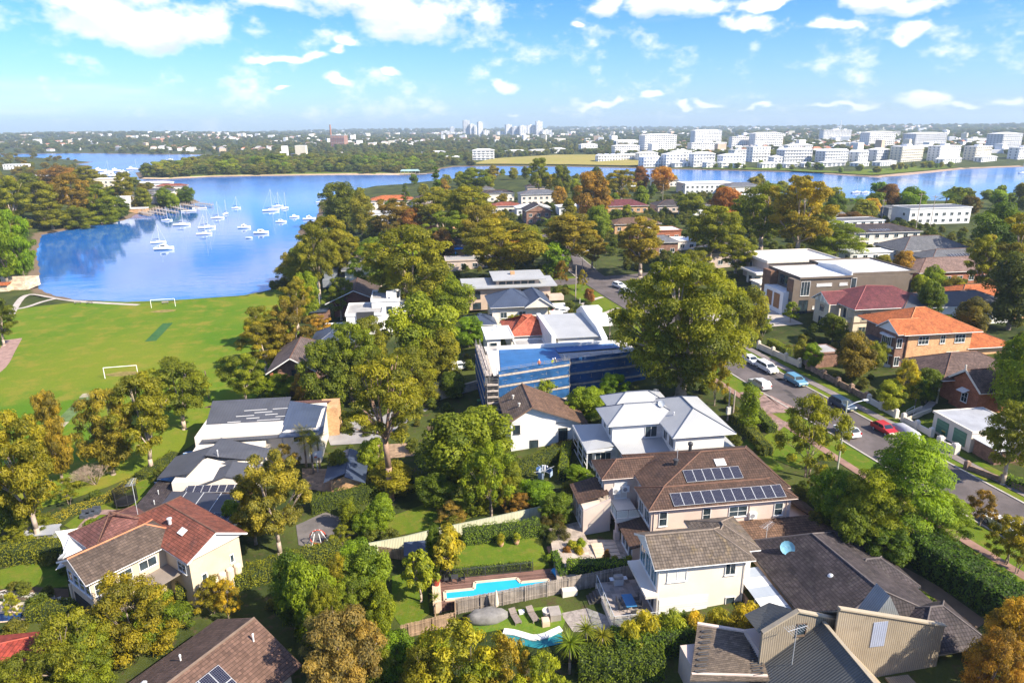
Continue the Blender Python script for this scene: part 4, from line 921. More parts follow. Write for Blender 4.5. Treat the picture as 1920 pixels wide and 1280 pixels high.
# --- F: white gabled house
F_ = HS('white_gabled_house', 'white gabled house with a brown tiled roof in front of the blue scaffolding', 'house', 7, 20, 2.2)
occ(1.4,14.5,14,26)
F_.wall(2.0,16.2,9.0,24.6,1.5,7.0,WHITE); F_.wall(9.02,16.7,13.2,23.6,1.8,6.0,WHITE)
rz_ = 9.4
F_.slab([(1.2,15.4,6.9),(5.2,15.4,rz_),(5.2,25.6,rz_),(1.2,25.6,6.9)],.16,mat('dark_brown_rows',(.15,.105,.075),.8,.2,.6,'tile',.6)); F_.slab([(5.2,15.4,rz_),(14.2,15.9,5.7),(14.2,24.4,5.7),(5.2,25.6,rz_)],.16,BROWN2T)
F_.part(MB().tube((5.2,15.4,rz_+.18),(5.2,25.6,rz_+.18),.11),'ridge_cap',CAPM)
F_.part(MB().plate([(2.0,16.19,6.8),(13.2,16.69,5.95),(5.2,16.2,9.2)],.1),'gable_wall',WHITE); F_.part(MB().bar((1.2,15.4,6.95),(5.2,15.4,9.45),.08,.26).bar((5.2,15.4,9.45),(14.2,15.9,5.78),.08,.26),'bargeboard',mat('brown_trim',(.16,.10,.07),.7,.1,1.))
F_.win(2.9,16.2,5.0,.9,1.3,'S',1,1,fm=DKMET); F_.win(10.3,16.7,2.9,1.3,2.2,'S',2,1,fm=DKMET); F_.win(5.6,16.2,1.9,1.2,1.7,'S',1,1,fm=DKMET)
pipes(F_,[(3.6,18.3,8.4,.8,.16),(3.2,22.2,8.2,.8,.16)],mat('galvanised',(.45,.42,.38),.5,.1,1.),'roof_ventilator'); aircon(F_,2.0,20.0,2.2,'W')
# --- H: long grey metal-roofed house with cream gables
Hh = HS('grey_roofed_house', 'sprawling cream house with patchwork grey metal roofs beside the oval', 'house', -36, 18, 1.0)
occ(-48,-1,-26,34)
Hh.wall(-45.6,20.6,-33,32.4,.2,5.9,PALE); Hh.wall(-33,20.8,-27.4,32,.2,5.7,PALE); Hh.slab([(-44.5,20.0,5.3),(-33.2,19.6,5.3),(-33.4,33.2,6.6),(-46.2,33.4,6.6)],.1,ZINC); Hh.slab([(-33.1,19.2,5.5),(-26.6,19.2,5.5),(-27.2,30.4,5.6),(-33.3,31.6,6.5)],.1,BLUEROOF)
Hh.slab([(-47.6,33.2,5.6),(-27.0,32.4,5.6),(-26.9,36,4.6),(-47.5,36.5,4.6)],.1,mat('rust_tile',(.17,.085,.07),.8,.2,.6,'tile',.5)); Hh.wall(-28.6,30.6,-25.6,35,.2,5.2,BRICKT)
for k in range(9):
    mb = MB(); x = -42+k*.9; y = 25.5+((k*7) % 5)*.9; zz = 5.3+(y-20)*.097+.13; mb.bar((x,y,zz),(x+2.0+(k % 3)*.8,y+.02,zz),.10,.05); Hh.part(mb,'roof_flashing',WHITE)
Hh.wall(-45.2,8.4,-35.2,20.0,.2,4.9,PALE); Hh.slab([(-47.6,17.6,4.4),(-41.6,17.8,5.8),(-43.0,9.0,5.8),(-48,11,4.4)],.1,ZINC); Hh.slab([(-41.6,19.9,5.9),(-33.6,16.6,5.0),(-34.4,13.2,4.8),(-42.2,13.6,6.2)],.1,ZINC)
Hh.part(MB().plate([(-46.2,12.4,3.0),(-38.4,13.4,4.6),(-41.8,13.4,5.8),(-45.8,12.6,4.7)],.12),'gable_wall',PALE); Hh.slab([(-45.2,10.4,3.7),(-37.6,12.7,5.0),(-38.0,14.0,5.2),(-45.4,12.2,4.2)],.1,ZINC)
Hh.part(MB().plate([(-44.6,8.3,2.4),(-34.2,8.3,2.4),(-34.2,8.3,4.3),(-38.2,8.3,5.2),(-44.6,8.3,3.0)],.14),'gable_wall',PALE)
Hh.slab([(-44.8,8.0,3.2),(-38.2,8.0,5.35),(-38.2,12,5.35),(-44.8,12,3.2)],.1,ZINC); Hh.slab([(-38.2,8.0,5.35),(-33.8,8.0,4.3),(-33.8,13,4.3),(-38.2,12.5,5.35)],.1,ZINC)
for x in (-39.6,-38.2): Hh.win(x,8.26,3.3,.85,.8,'S',1,1)
for x in (-36.5,-30.6,-28.8): Hh.win(x,20.6 if x < -33 else 20.8,4.0,1.3,.8,'S',2,1)
Hh.slab([(-49.2,3.5,3.2),(-46.4,1.8,3.2),(-44.6,10.4,3.6),(-48.2,12.0,3.6)],.1,DARKT); Hh.slab([(-46.2,1.8,3.2),(-33.8,-1.0,3.2),(-33.6,5.0,3.9),(-45.0,7.6,4.0)],.1,mat('dark_glossy_roof',(.05,.05,.06),.3,.1,.5,bump=.05,spec=.6))
Hh.wall(-47,2.4,-34.6,7.9,.1,3.0,BRICKO); Hh.part(MB().bar((-46.4,1.75,3.2),(-33.8,-1.05,3.2),.12,.2).bar((-49.2,3.4,3.2),(-46.4,1.75,3.2),.12,.2),'gutter',WHITE)
for k in range(5):
    a = Vector((-44.0+k*2.35,1.5-k*.5,3.36)); b = a+Vector((1.0,5.6,.72)); Hh.part(MB().bar(a,b,.07,.05),'panel_rail',ALU)
solar(Hh,(-45.0,1.75,3.24),(1,-.22,0),(.18,1,.13),11,1,1.02,1.7,.1,-.02); solar(Hh,(-43.2,7.05,3.75),(1,-.1,.0),(.0,1,.35),8,1,1.0,1.3,.05,.1)
Hh.slab([(-49.2,12.8,2.6),(-46.6,11.6,2.6),(-45.0,22.6,2.8),(-48.0,22.8,2.6)],.06,mat('bright_blue_sheet',(.03,.20,.46),.4,.1,.5,'seam',.2),'awning',label='bright blue awning sheet along the oval side')
for k in range(12): Hh.part(MB().bar((-49.35+k*.11,13.2+k*.82,2.72),(-48.75+k*.11,13.1+k*.82,2.74),.09,.05),'awning_batten',WHITE)
pipes(Hh,[(-46.6,5.5,3.4,.7,.06),(-46.9,8.0,3.6,.6,.06),(-40.4,13.6,6.0,.9,.07)],ALU)
# --- I: tan house by the left, two wings at an angle
def local_house(name, label, cat, u, v, z, rz): 
    x, y = W(u, v, z); h = HS(name, label, cat, x, y, H(x, y), None, rz); h.z0 = z; return h
I_ = HS('tan_house', 'tan rendered house with two red and brown tiled wings and a white shade sail', 'house', -41.2, -9.9, .8, None, R(46))
occ(-51,-15,-31,-1)
I_.wall(-6.4,.4,1.4,6.0,-.8,5.3,TAN); I_.wall(1.42,-4.6,7.4,5.2,-.8,5.3,TAN)
REDROW = mat('red_tile_rows',(.20,.065,.040),.8,.25,.6,'tile',.8,stain=(.10,.05,.042,1)); BRNROW = mat('brown_tile_rows',(.10,.072,.055),.8,.25,.6,'tile',.8,stain=(.065,.048,.038,1))
I_.roof(-7.0,-.2,4.4,6.6,5.3,1.7,BRNROW,axis='x',ends='gh',gm=TAN,cap=mat('orange_cap',(.55,.20,.10),.8,.15,1.))
I_.roof(.9,-5.4,8.0,8.6,5.4,1.9,REDROW,axis='y',ends='gh',gm=PALE); I_.roof(-3.8,5.2,3.6,11.6,5.2,1.9,mat('mauve_tile_rows',(.14,.06,.05),.8,.25,.5,'tile',.6,stain=(.09,.06,.055,1)),axis='y',ends='hh'); I_.wall(-3.2,5.3,3,11,-.5,5.2,TAN)  # sunlight on the S gable is put into its paler render
for k in range(4): I_.win(-6.4,1.1+k*1.35,3.3,1.05,1.3,'W',1,2)
I_.win(-5.2,.4,3.3,1.7,1.3,'S',2,2); I_.win(-3.0,.4,3.4,1.3,1.2,'S',2,2); I_.win(-.6,.4,3.6,1.8,1.0,'S',2,1); I_.win(1.42,-3.0,3.3,1.6,1.1,'W',2,2); I_.win(6.2,-4.6,2.4,.35,.9,'S',1,1); I_.win(7.4,3.5,3.2,1.3,1.2,'E',1,2); I_.win(2.8,-4.6,1.9,.5,.9,'S',1,1)
[I_.part(MB().box(-6.55,y,-.5,-6.2,y+.4,2.6),'corner_post',TAN) for y in (.2,5.7)]; I_.part(MB().box(-6.45,1.4,-.2,-6.41,5.2,2.0),'undercroft_shade_panel',mat('opening_shade',(.03,.026,.022),.9,.1,1.))  # dark panel on the solid wall, its colour standing for undercroft shade
I_.slab([(-1.6,-2.6,2.6),(1.4,-2.6,2.8),(1.4,.38,2.8),(-1.6,.38,2.6)],.12,mat('porch_grey',(.24,.20,.17),.8,.1,.5),'porch_roof')
I_.part(MB().plate([(2.6,-1.6,6.55),(3.3,-1.6,6.93),(3.3,-.6,6.93),(2.6,-.6,6.55)][::1],.1),'skylight',WHITE); pipes(I_,[(3.0,1.6,7.0,.5,.2)],ALU,'roof_ventilator'); dish(I_,-6.6,5.6,5.6,.5,R(-20),None,.6); antenna(I_,2.2,7.4,6.6,4.0,.9)
TANK = mat('cream_tank',(.66,.55,.42),.6,.05,1.)
for k in range(4): 
    tk = MB().lathe([(.42,-.5),(.42,2.0),(.36,2.12),(.05,2.15)],(3.6+k*.95,-5.1,0),12); I_.part(tk,'water_tank',TANK,smooth=False)
I_.part(MB().bar((-6.8,5.9,5.45),(-3.9,11.0,5.3),.06,.06),'sail_cable',ALU)
def sail():
    a, b, c = Vector((-6.6,6.2,5.2)), Vector((-3.6,12.6,4.6)), Vector((-3.4,7.2,5.0)); mb = MB(); n = 8; vs = []
    A = Vector((-7.4,6.0,4.9)); B = Vector((-4.6,12.8,5.6)); C = Vector((-3.9,5.9,4.8)); D = Vector((-2.2,11.8,5.2))
    for i in range(n+1):
        for j in range(n+1):
            s_, t_ = i/n, j/n; p = A.lerp(C, s_).lerp(B.lerp(D, s_), t_); p.z -= .5*math.sin(math.pi*t_)*(1-s_*.5); p += Vector((.9*math.sin(math.pi*t_)*(1-s_)*.8,0,0)); vs.append(p)
    fs = [(i*(n+1)+j,(i+1)*(n+1)+j,(i+1)*(n+1)+j+1,i*(n+1)+j+1) for i in range(n) for j in range(n)]
    mb.add(vs, fs); return mb
I_.part(sail(),'shade_sail',mat('sail_cloth',(.76,.71,.64),.8,.05,.5),smooth=True)
# ================================================================== HOUSES ALONG THE STREET AND BEYOND
# --- scaffolded building site wrapped in blue mesh
BLUEM = mat('blue_shade_mesh', (.014,.075,.20), .8, .22, .35, bump=.4, stain=(.024,.10,.25,1)); PLANK = mat('scaffold_plank', (.42,.36,.31), .85, .25, 1.5, bump=.2); STEEL = mat('scaffold_tube', (.30,.29,.28), .5, .1, 1., metal=.3)
S_ = HS('building_under_construction', 'half-built house wrapped in blue mesh and steel scaffolding with a blue flat deck on top', 'building site', 13, 34, 2.6)
occ(-2,27,31,48)
S_.wall(1.0,32.6,14.2,46.5,2,9.6,mat('raw_render',(.45,.42,.38),.85,.15,.5)); S_.wall(14.22,38.2,29.5,46.5,2,9.4,mat('raw_render',(.45,.42,.38)))
S_.slab([(2.2,29.6,9.7),(14.2,31.6,9.7),(14.2,43,9.7),(3.6,43.4,9.7)],.08,mat('blue_membrane',(.025,.11,.28),.6,.15,.4,bump=.1),'roof_deck'); S_.slab([(14.3,34.5,9.55),(29.6,36.8,9.55),(29.2,40.4,9.55),(14.3,39.8,9.55)],.08,mat('grey_deck',(.33,.32,.31),.7,.15,.4),'roof_deck'); S_.slab([(14.3,39.9,9.75),(26.6,40.8,9.75),(26.2,43.6,9.75),(14.3,43,9.75)],.08,mat('blue_membrane',(.02,.10,.26)),'roof_deck')
S_.slab([(.9,29.6,9.66),(2.1,29.6,9.66),(3.5,43.4,9.66),(1.2,43.4,9.66)],.08,mat('pale_deck',(.6,.58,.55),.7,.1,.5),'roof_deck'); S_.part(MB().box(3.2,43.5,9.6,26.6,43.9,10.4),'parapet',WHITE)
def scaffold(hs, p, q, levels, z0, out):
    """one face of scaffolding from p to q: standards, ledgers, plank decks, mesh sheets between the decks"""
    p = Vector(p); q = Vector(q); L = (q-p).length; d = (q-p)/L; nrm = Vector((d.y, -d.x))*out; n = max(1, round(L/2.4)); P3 = lambda a, z: Vector((a.x, a.y, z)); ztop = levels[-1]+1.1
    st = MB(); lg = MB()
    for k in range(n+1):
        for off in (0, .75):
            a = p+d*(L*k/n)-nrm*off; st.tube(P3(a, z0), P3(a, ztop), .045, n=5)
    for z in levels:
        for off in (0, .75):
            for dz in (0, .55, 1.05): lg.tube(P3(p-nrm*off, z+dz), P3(q-nrm*off, z+dz), .03, n=4)
    hs.part(st, 'scaffold_standard', STEEL); hs.part(lg, 'scaffold_ledger', STEEL)
    for z in levels: hs.part(MB().bar(P3(p-nrm*.38, z-.04), P3(q-nrm*.38, z-.04), .8, .07).bar(P3(p+nrm*.17, z+.06), P3(q+nrm*.17, z+.06), .04, .36), 'scaffold_deck', PLANK)
    return P3, nrm, d, L
def mesh_sheet(hs, p, q, z0, z1, out, seed):
    p = Vector(p); q = Vector(q); L = (q-p).length; d = (q-p)/L; nrm = Vector((d.y, -d.x))*out; n = int(L/.4); m = 5; rr = random.Random(seed); vs = []; ph = [rr.uniform(0, 6) for _ in range(4)]
    for j in range(m+1):
        for i in range(n+1):
            t = i/n; b = .09*math.sin(t*L*2.6+ph[0])+.06*math.sin(t*L*6.1+ph[1]+j)+.05*math.sin(j*1.4+ph[2]); e = p+d*(L*t)+nrm*(.10+b*math.sin(math.pi*(j+.3)/(m+.6))); vs.append((e.x, e.y, z0+(z1-z0)*j/m+.04*math.sin(t*L*1.3+ph[3])))
    mb = MB(); mb.add(vs, [(j*(n+1)+i, j*(n+1)+i+1, (j+1)*(n+1)+i+1, (j+1)*(n+1)+i) for j in range(m) for i in range(n)]); hs.part(mb, 'mesh_sheet', BLUEM, smooth=True)
LV = (4.0, 6.1, 8.2, 10.2)
for (p, q, zs, cut) in (((1.6,28.1),(14.6,31.6),LV,2.6), ((15.2,34.4),(30.6,37.2),(3.2,5.3,7.4,9.5),2.4)):
    scaffold(S_, p, q, zs, 2.0, 1)
    for k, z in enumerate((zs[0]-1.9,)+tuple(zs[:-1])): mesh_sheet(S_, p, q, z+.28, z+1.95, 1, k)
    mesh_sheet(S_, p, q, zs[-1]+.25, zs[-1]+.9, 1, 9)
scaffold(S_, (-.6,46),(-.6,28.6),LV,2.0,1)
for k, z in enumerate((2.1,)+LV[:-1]): mesh_sheet(S_, (-.6,46),(-.6,28.6),z+.28,z+1.95,1,20+k)
scaffold(S_, (-.4,27.9),(1.5,27.9),(3.2,4.3,5.4,6.5,7.6,8.7),2.0,1); scaffold(S_, (14.7,31.8),(14.9,34.2),LV,2.0,1)
S_.part(MB().bar((.2,31,10.3),(.2,43,10.3),.5,.12).bar((.7,30,9.9),(.8,40,10.0),.4,.12),'plank_stack',PLANK); S_.part(MB().bar((.4,45,10.1),(.4,29.2,9.9),.3,.2),'plank_stack',PLANK)
# --- white modern house behind the scaffold, with the red hip roof
Wm = HS('white_modern_house', 'white flat-roofed modern house with chunky parapets behind the blue scaffolding', 'house', 22, 57, 3.4); occ(2,46,31,72)
Wm.wall(16.6,50.5,26.5,64,3,9.4,WHITE); Wm.slab([(16.0,50.0,9.3),(26.2,50.0,9.3),(26.2,66.5,9.9),(16.0,66.5,9.9)],.1,LGZINC,label='pale standing seam roof'); Wm.part(MB().box(15.0,49.5,3.4,15.9,67,10.2),'parapet',WHITE)
Wm.part(MB().plate([(26.3,48.5,3),(26.3,70,3),(26.3,70.8,9.6),(26.3,66,11.8),(26.3,60,11.0),(26.3,53,10.6),(26.3,48.5,9.4)][::-1],1.2).box(25.2,64,9.6,29.4,67.4,11.4).box(26.6,57,9.4,29.9,63.5,10.6),'feature_wall',WHITE)
Wm.win(21.8,50.5,5.4,2.0,2.6,'S',1,1,fm=DKMET); Wm.wall(15.92,51.5,16.58,60,3,8.4,WHITE)
for x in (17.9,23.8): Wm.win(x,50.5,6.6,1.5,1.2,'S',2,1)
Wm.wall(8.6,56,15,59.0,3.2,6.4,PALE); Wm.flat(8.4,53.4,14.9,59.2,6.4,mat('grey_deck',(.33,.32,.31)),WHITE)
Rh = HS('red_roofed_cottage', 'white cottage with a small orange-red tiled hip roof between two white houses', 'house', 11, 64, 3.2)
Rh.wall(8.4,60.6,17,71.4,2.8,7.2,WHITE); Rh.roof(7.4,59.6,18,72.4,7.2,2.9,mat('bright_red_tile',(.40,.10,.055),.8,.2,.7,'tile',.6),axis='x',cap=mat('red_cap',(.45,.14,.08),.8,.1,1.))
Rh.wall(2.6,55.5,5.4,63.4,2.6,8.6,WHITE); Rh.flat(2.2,55,8.2,63.8,8.4,mat('pale_deck',(.6,.58,.55)),WHITE,.25); dish(Rh,5.0,60.6,8.6,.4,R(190))
for y in (57,60): Rh.win(2.6,y,5.2,1.0,1.8,'W',1,1)
Rh.win(3.9,55.5,5.0,1.4,2.4,'S',1,1)
# --- blue-roofed and beige flat-roofed houses
Bl = HS('blue_roofed_house', 'white house with slate blue metal hip roofs in front of the flat-roofed beige house', 'house', 12, 82, 3.4); occ(-1,66,25,106)
Bl.wall(6.6,81,20.4,92,3,8.4,PALE); Bl.roof(6.0,80.0,17.6,93,8.4,3.0,BLUEROOF,axis='x',ridge=((11.8,86.5),(12.4,86.5)),cap=BLUEROOF); Bl.roof(14.4,79,21.6,94,8.3,2.4,BLUEROOF,axis='y',cap=BLUEROOF,ends='gh',gm=PALE)
Bl.win(9.4,81,5.6,1.5,1.4,'S',2,1,fm=WHITE); Bl.win(14.0,81,5.6,1.6,1.4,'S',2,1,fm=WHITE); Bl.win(6.6,85,5.8,1.2,1.3,'W',2,1)
Bl.wall(.6,75.6,6.2,82,3,5.8,PALE); Bl.roof(-.4,74.6,7.0,83,5.8,1.6,BLUEROOF,cap=BLUEROOF); Bl.part(MB().lathe([(.4,0),(.3,.3),(.02,.45)],(3.6,77.6,6.6),10),'roof_ventilator',WHITE); Bl.win(2.6,75.6,3.6,1.6,1.6,'S',2,1)
Bl.wall(21.6,79,24.6,86,3,5.6,PALE)
Bg = HS('beige_flat_house', 'beige two-storey house with broad flat metal roofs and long eaves', 'house', 13, 102, 3.8)
Bg.wall(2.4,98,24.4,106,3.4,9.2,mat('salmon_render',(.50,.385,.30),.8,.08,.5)); Bg.slab([(.6,96.6,9.4),(26.0,96.8,9.4),(26,107,9.9),(.6,107,9.9)],.35,LGZINC); Bg.wall(9.8,99.0,21.4,106,9.4,11.0,mat('salmon_render',(.50,.385,.30))); Bg.slab([(8.8,98,11.1),(23.2,98,11.1),(23.2,107.6,11.6),(8.8,107.6,11.6)],.3,LGZINC)
for x in (11.4,13.4,15.4,17.4,19.4): Bg.win(x,99.0,10.0,1.5,.6,'S',1,1,fm=DKMET)
for x, w_ in ((4.6,1.4),(17.0,1.2),(20.4,1.6)): Bg.win(x,98,6.6,w_,2.0,'S',2,1,fm=DKMET)
for x in (4.4,21.4): Bg.win(x,98,3.8,2.0,1.6,'S',2,1,fm=DKMET)
[Bg.part(MB().box(*b_),'balcony',mat('salmon_render',(.50,.385,.30))) for b_ in ((23.4,94.6,6.0,27.4,97.98,7.2),(1,95.4,5.9,3.6,97.98,7.0))]; Bg.part(MB().box(24.2,88,4.2,27.6,95,5.2),'garden_wall',WHITE); Bg.part(MB().box(14.2,103,11.7,15.4,104,12.5),'chimney',BRICKT)
# --- east side of the street
Br = HS('brown_modern_house', 'brown three-storey flat-roofed modern house with timber shutters and a white roof', 'house', 92, 78, 5.8); occ(72,66,113,98)
BRN = mat('brown_render',(.150,.118,.090),.8,.08,.5)
Br.wall(79.4,69.2,108,83,5,15.2,BRN); Br.flat(79.0,68.8,93,84,15.2,WROOF,BRN,.35); Br.flat(92.6,70.0,110.4,88,15.4,WROOF,BRN,.5); Br.wall(94.0,70.4,109.6,87,5,15.4,BRN)
Br.part(MB().plate([(92.4,83.5,15.2),(92.4,69.2,15.2),(92.4,69.2,16.4),(92.4,76,16.9),(92.4,83.5,16.0)][::-1],.3),'curved_parapet',WHITE)
Br.wall(76.2,70.6,79.38,80,5,11.6,WHITE,'white_bay'); Br.wall(77.6,69.0,79.38,71.8,5,15.0,BRN); Br.wall(77.4,79.6,79.38,83.6,5,15.0,TIMBER)
for y in (73.4,77.0): Br.part(MB().box(76.08,y-1.3,7.2,76.19,y+1.3,10.8),'timber_shutter',mat('orange_timber',(.30,.15,.065),.7,.15,.8,'board',.4,p1=.12))
Br.win(79.4,75.6,12.2,5.8,2.3,'W',3,1,fm=DKMET,name='sliding_door'); Br.win(77.6,70.4,5.9,1.5,4.0,'W',2,1,fm=DKMET); Br.part(MB().box(77.5,69.1,12.0,77.59,71.7,14.8),'timber_screen',TIMBER)
Br.win(80.8,69.2,11.0,2.2,3.4,'S',3,1,fm=WHITE); Br.win(80.6,69.2,6.2,2.6,3.6,'S',2,1,fm=DKMET,name='front_door')
for x, z, w_, h in ((85.6,13.2,3.8,.55),(90.6,13.2,2.0,.55),(84.6,7.6,2.6,.6),(88.6,7.6,1.4,.6),(97.0,13.6,3.0,.55),(102.4,13.6,3.8,.6),(93.2,12.2,1.3,2.6)): Br.win(x,69.2 if x < 93.5 else 70.4,z,w_,h,'S',1,1,fm=WHITE,pm=CURT if h < .7 else GLS)
Br2 = HS('white_roofed_house', 'older white-roofed concrete house immediately behind the brown modern house', 'house', 96, 104, 5.8); occ(84,96,110,114)
Br2.wall(86.4,97.5,106,112,5,13.6,BEIGE); Br2.flat(85.4,96.4,107.4,113,13.6,WROOF,PALE,.6); Br2.wall(83.6,96,86.38,104,5,10.6,PALE); Br2.flat(82,95.4,86.3,105,10.6,WROOF,PALE,.4); Br2.wall(80.6,90,83,95,5,9.2,PALE); Br2.flat(80,89.4,83.6,95.2,9.2,WROOF,PALE,.3)
for y in (98.2,101.8): Br2.win(83.6,y,6.8,1.5,2.2,'W',2,1,fm=DKMET)
Br2.win(86.4,107.6,10.4,1.6,1.8,'W',2,1)
# cream house with maroon roof and verandahs
Cr = HS('maroon_roofed_house', 'cream two-storey house with maroon tiled roof and arched verandahs', 'house', 88, 57, 6.2); occ(78,48,104,66)
CRM = mat('cream_yellow_render',(.62,.54,.40),.8,.07,.5)
Cr.wall(82.6,52.2,100,64,5.5,12.0,CRM); Cr.roof(81.6,51.0,101.4,65.4,12.0,3.0,MAROONT,ridge=((90,60),(95.4,58.5)),cap=mat('maroon_cap',(.32,.11,.10),.8,.1,1.)); Cr.wall(80.2,57.6,82.58,63.6,5.5,11.6,CRM); Cr.roof(79.4,57.0,88.4,64.2,11.7,2.1,MAROONT,axis='x',ends='gh',gm=mat('pale_panel',(.66,.62,.52),.7,.05,1.,'paling',.2,p1=.5),cap=mat('maroon_cap',(.32,.11,.10)))
Cr.part(MB().box(79.4,53,8.6,82.58,57.4,8.9).box(79.4,53,8.9,79.55,57.4,9.8).box(79.4,53,8.9,82.58,53.15,9.8),'verandah',CRM)
for x, y in ((79.6,53.2),(79.6,57.0),(81.4,53.1)): Cr.part(MB().box(x-.14,y-.14,5.6,x+.14,y+.14,11.9),'post',CRM)
Cr.win(80.2,60.6,9.4,1.6,1.6,'W',3,1,fm=CRM); Cr.win(80.2,60.6,6.2,1.6,2.0,'W',2,1,fm=CRM); Cr.win(82.6,55.4,9.2,1.4,2.1,'W',1,1,fm=CRM,name='verandah_door'); Cr.win(82.6,55.4,6.2,1.4,2.1,'W',1,1,fm=CRM,name='verandah_door')
Cr.win(85.4,52.2,9.3,2.0,1.7,'S',2,1,fm=CRM); Cr.win(91.2,52.2,10.2,1.3,.8,'S',1,1,fm=CRM); Cr.win(85.2,52.2,6.0,2.4,1.8,'S',3,1,fm=CRM); Cr.win(90.4,52.2,6.4,1.0,1.0,'S',1,1,fm=CRM); Cr.part(MB().box(82.5,52.1,8.7,100.1,52.19,8.9),'string_course',mat('brown_trim',(.16,.10,.07)))
# orange brick house
Ob = HS('orange_brick_house', 'two-storey orange brick house with bright orange tiled roof and white bay windows', 'house', 86, 36, 6.4); occ(75,30,108,46)
Ob.wall(79.4,31.3,92.6,43.4,5.6,12.6,BRICKO); Ob.wall(79.3,31.34,79.39,43.4,5.6,12.6,BRICKB,'front_wall',label='dark brown brick street front')
Ob.roof(77.8,30.4,94.0,44.6,12.6,3.2,ORANGET,axis='x',cap=mat('orange_cap2',(.55,.22,.09),.8,.1,1.)); Ob.roof(76.6,30.6,86.0,37.0,12.7,2.0,ORANGET,axis='x',ends='gh',gm=WHITE,cap=mat('orange_cap2',(.55,.22,.09)))
Ob.wall(77.2,31.6,79.28,36.0,5.6,12.6,BRICKB)
for z in (10.0,6.4): Ob.part(MB().prism([(77.18,32.0),(76.3,32.6),(76.3,35.0),(77.18,35.6)],z-.5,z-.05),'bay_base',WHITE); Ob.win(76.9,33.8,z,2.5,1.7,'W',5,1,name='bay_window'); Ob.win(77.9,31.6,z,1.0,1.7,'S',2,1,name='bay_window'); Ob.part(MB().prism([(77.18,31.9),(76.2,32.5),(76.2,35.1),(77.18,35.7)],z+1.8,z+2.0),'bay_roof',WHITE)
for x, w_, ny in ((82.6,2.0,2),(86.6,.9,2),(90.2,2.0,2)): Ob.win(x,31.3,10.5,w_,1.5,'S',3 if w_ > 1 else 2,ny)
Ob.win(85.8,31.3,6.6,1.4,1.2,'S',2,2); Ob.win(89.2,31.3,8.0,2.6,.6,'S',3,1)
Ob.wall(92.62,32,102,41,5.6,9.0,BRICKO); Ob.roof(92.2,31.2,103,42,9.0,2.0,ORANGET,axis='x',ends='gh'); Ob.slab([(74.4,36.2,8.6),(79.2,36.2,9.5),(79.2,41.6,9.5),(74.4,41.6,8.6)],.1,ZINC,'porch_roof')
for y in (36.5,39,41.3): Ob.part(MB().box(74.6,y-.07,6,74.75,y+.07,8.6),'post',WHITE)
Ob.part(MB().prism([(75.3,36.6),(76.9,36.0),(77.1,37.8)],6.0,8.4),'porch_window',WHITE)
# red brick cottage
Rc = HS('red_brick_cottage', 'single-storey red brick cottage with a gabled dark brown roof and white porch posts', 'house', 79, 16, 6.2); occ(72,8,92,26)
Rc.wall(76.2,15.0,88,24.5,5.6,9.9,BRICKR); Rc.roof(73.2,14.4,89,25.4,9.9,2.7,mat('dark_brown_cottage_tile',(.115,.075,.062),.8,.2,.6,'tile',.5),axis='x'); Rc.wall(75.4,9.4,84,15,5.6,9.9,BRICKR); Rc.wall(84.02,9.4,88,14.98,5.6,9.9,BRICKT)
Rc.roof(74.6,8.4,88.6,15.6,9.9,2.6,mat('dark_brown_cottage_tile',(.115,.075,.062)),axis='x',ends='gh',gm=BRICKR,inset=.8); Rc.part(MB().bar((74.6,8.4,10.0),(74.6,12.0,12.7),.06,.26).bar((74.6,15.6,10.0),(74.6,12.0,12.7),.06,.26).box(74.5,11.9,12.5,74.66,12.1,13.5),'bargeboard',PALE)
Rc.win(75.4,12.0,7.2,1.1,1.6,'W',2,2); Rc.slab([(74.3,11.2,9.0),(75.38,11.2,9.4),(75.38,12.8,9.4),(74.3,12.8,9.0)][::1],.06,WHITE,'window_hood'); Rc.win(86,9.4,7.4,.9,1.3,'S',1,2)
for y in (15.4,17.8,20.4,23.2): Rc.part(MB().box(73.5,y-.1,5.6,73.7,y+.1,9.9),'porch_post',CRM)
# garage pair
Gr = HS('white_garage', 'low white double garage with two green doors and a flat grey roof', 'garage', 69, 2, 5.6); occ(65,-5,75,8)
Gr.wall(65.9,-.6,74,6.8,5,8.2,PALE); Gr.flat(65.7,-.8,74.2,7.0,8.2,mat('grey_flat_roof',(.33,.34,.37),.7,.15,.4),PALE,.2)
for y in (4.8,1.4): Gr.part(MB().box(65.8,y-1.15,5.5,65.898,y+1.15,7.6),'garage_door',mat('green_door',(.10,.22,.15),.6,.08,1.,'board',.2,p1=.5))
Gr.wall(66.3,-4.6,72,-.85,5,7.4,BRICKB); Gr.slab([(65.9,-5.2,7.4),(72.4,-5.2,7.5),(72.4,-.85,7.5),(65.9,-.85,7.4)],.12,WROOF)
# small brown garage among the front gardens
Gs = HS('brown_garage', 'small flat-roofed brown brick garage set in the front garden bank', 'garage', 66, 38, 5.4); Gs.wall(63.4,36,69,40.6,5,8.1,BRICKB); Gs.flat(63.2,35.8,69.2,40.8,8.1,mat('grey_deck',(.33,.32,.31)),BRICKB,.2); Gs.part(MB().box(63.3,36.6,5.2,63.398,39.9,7.2),'garage_door',CREAM); occ(63,35,70,41)
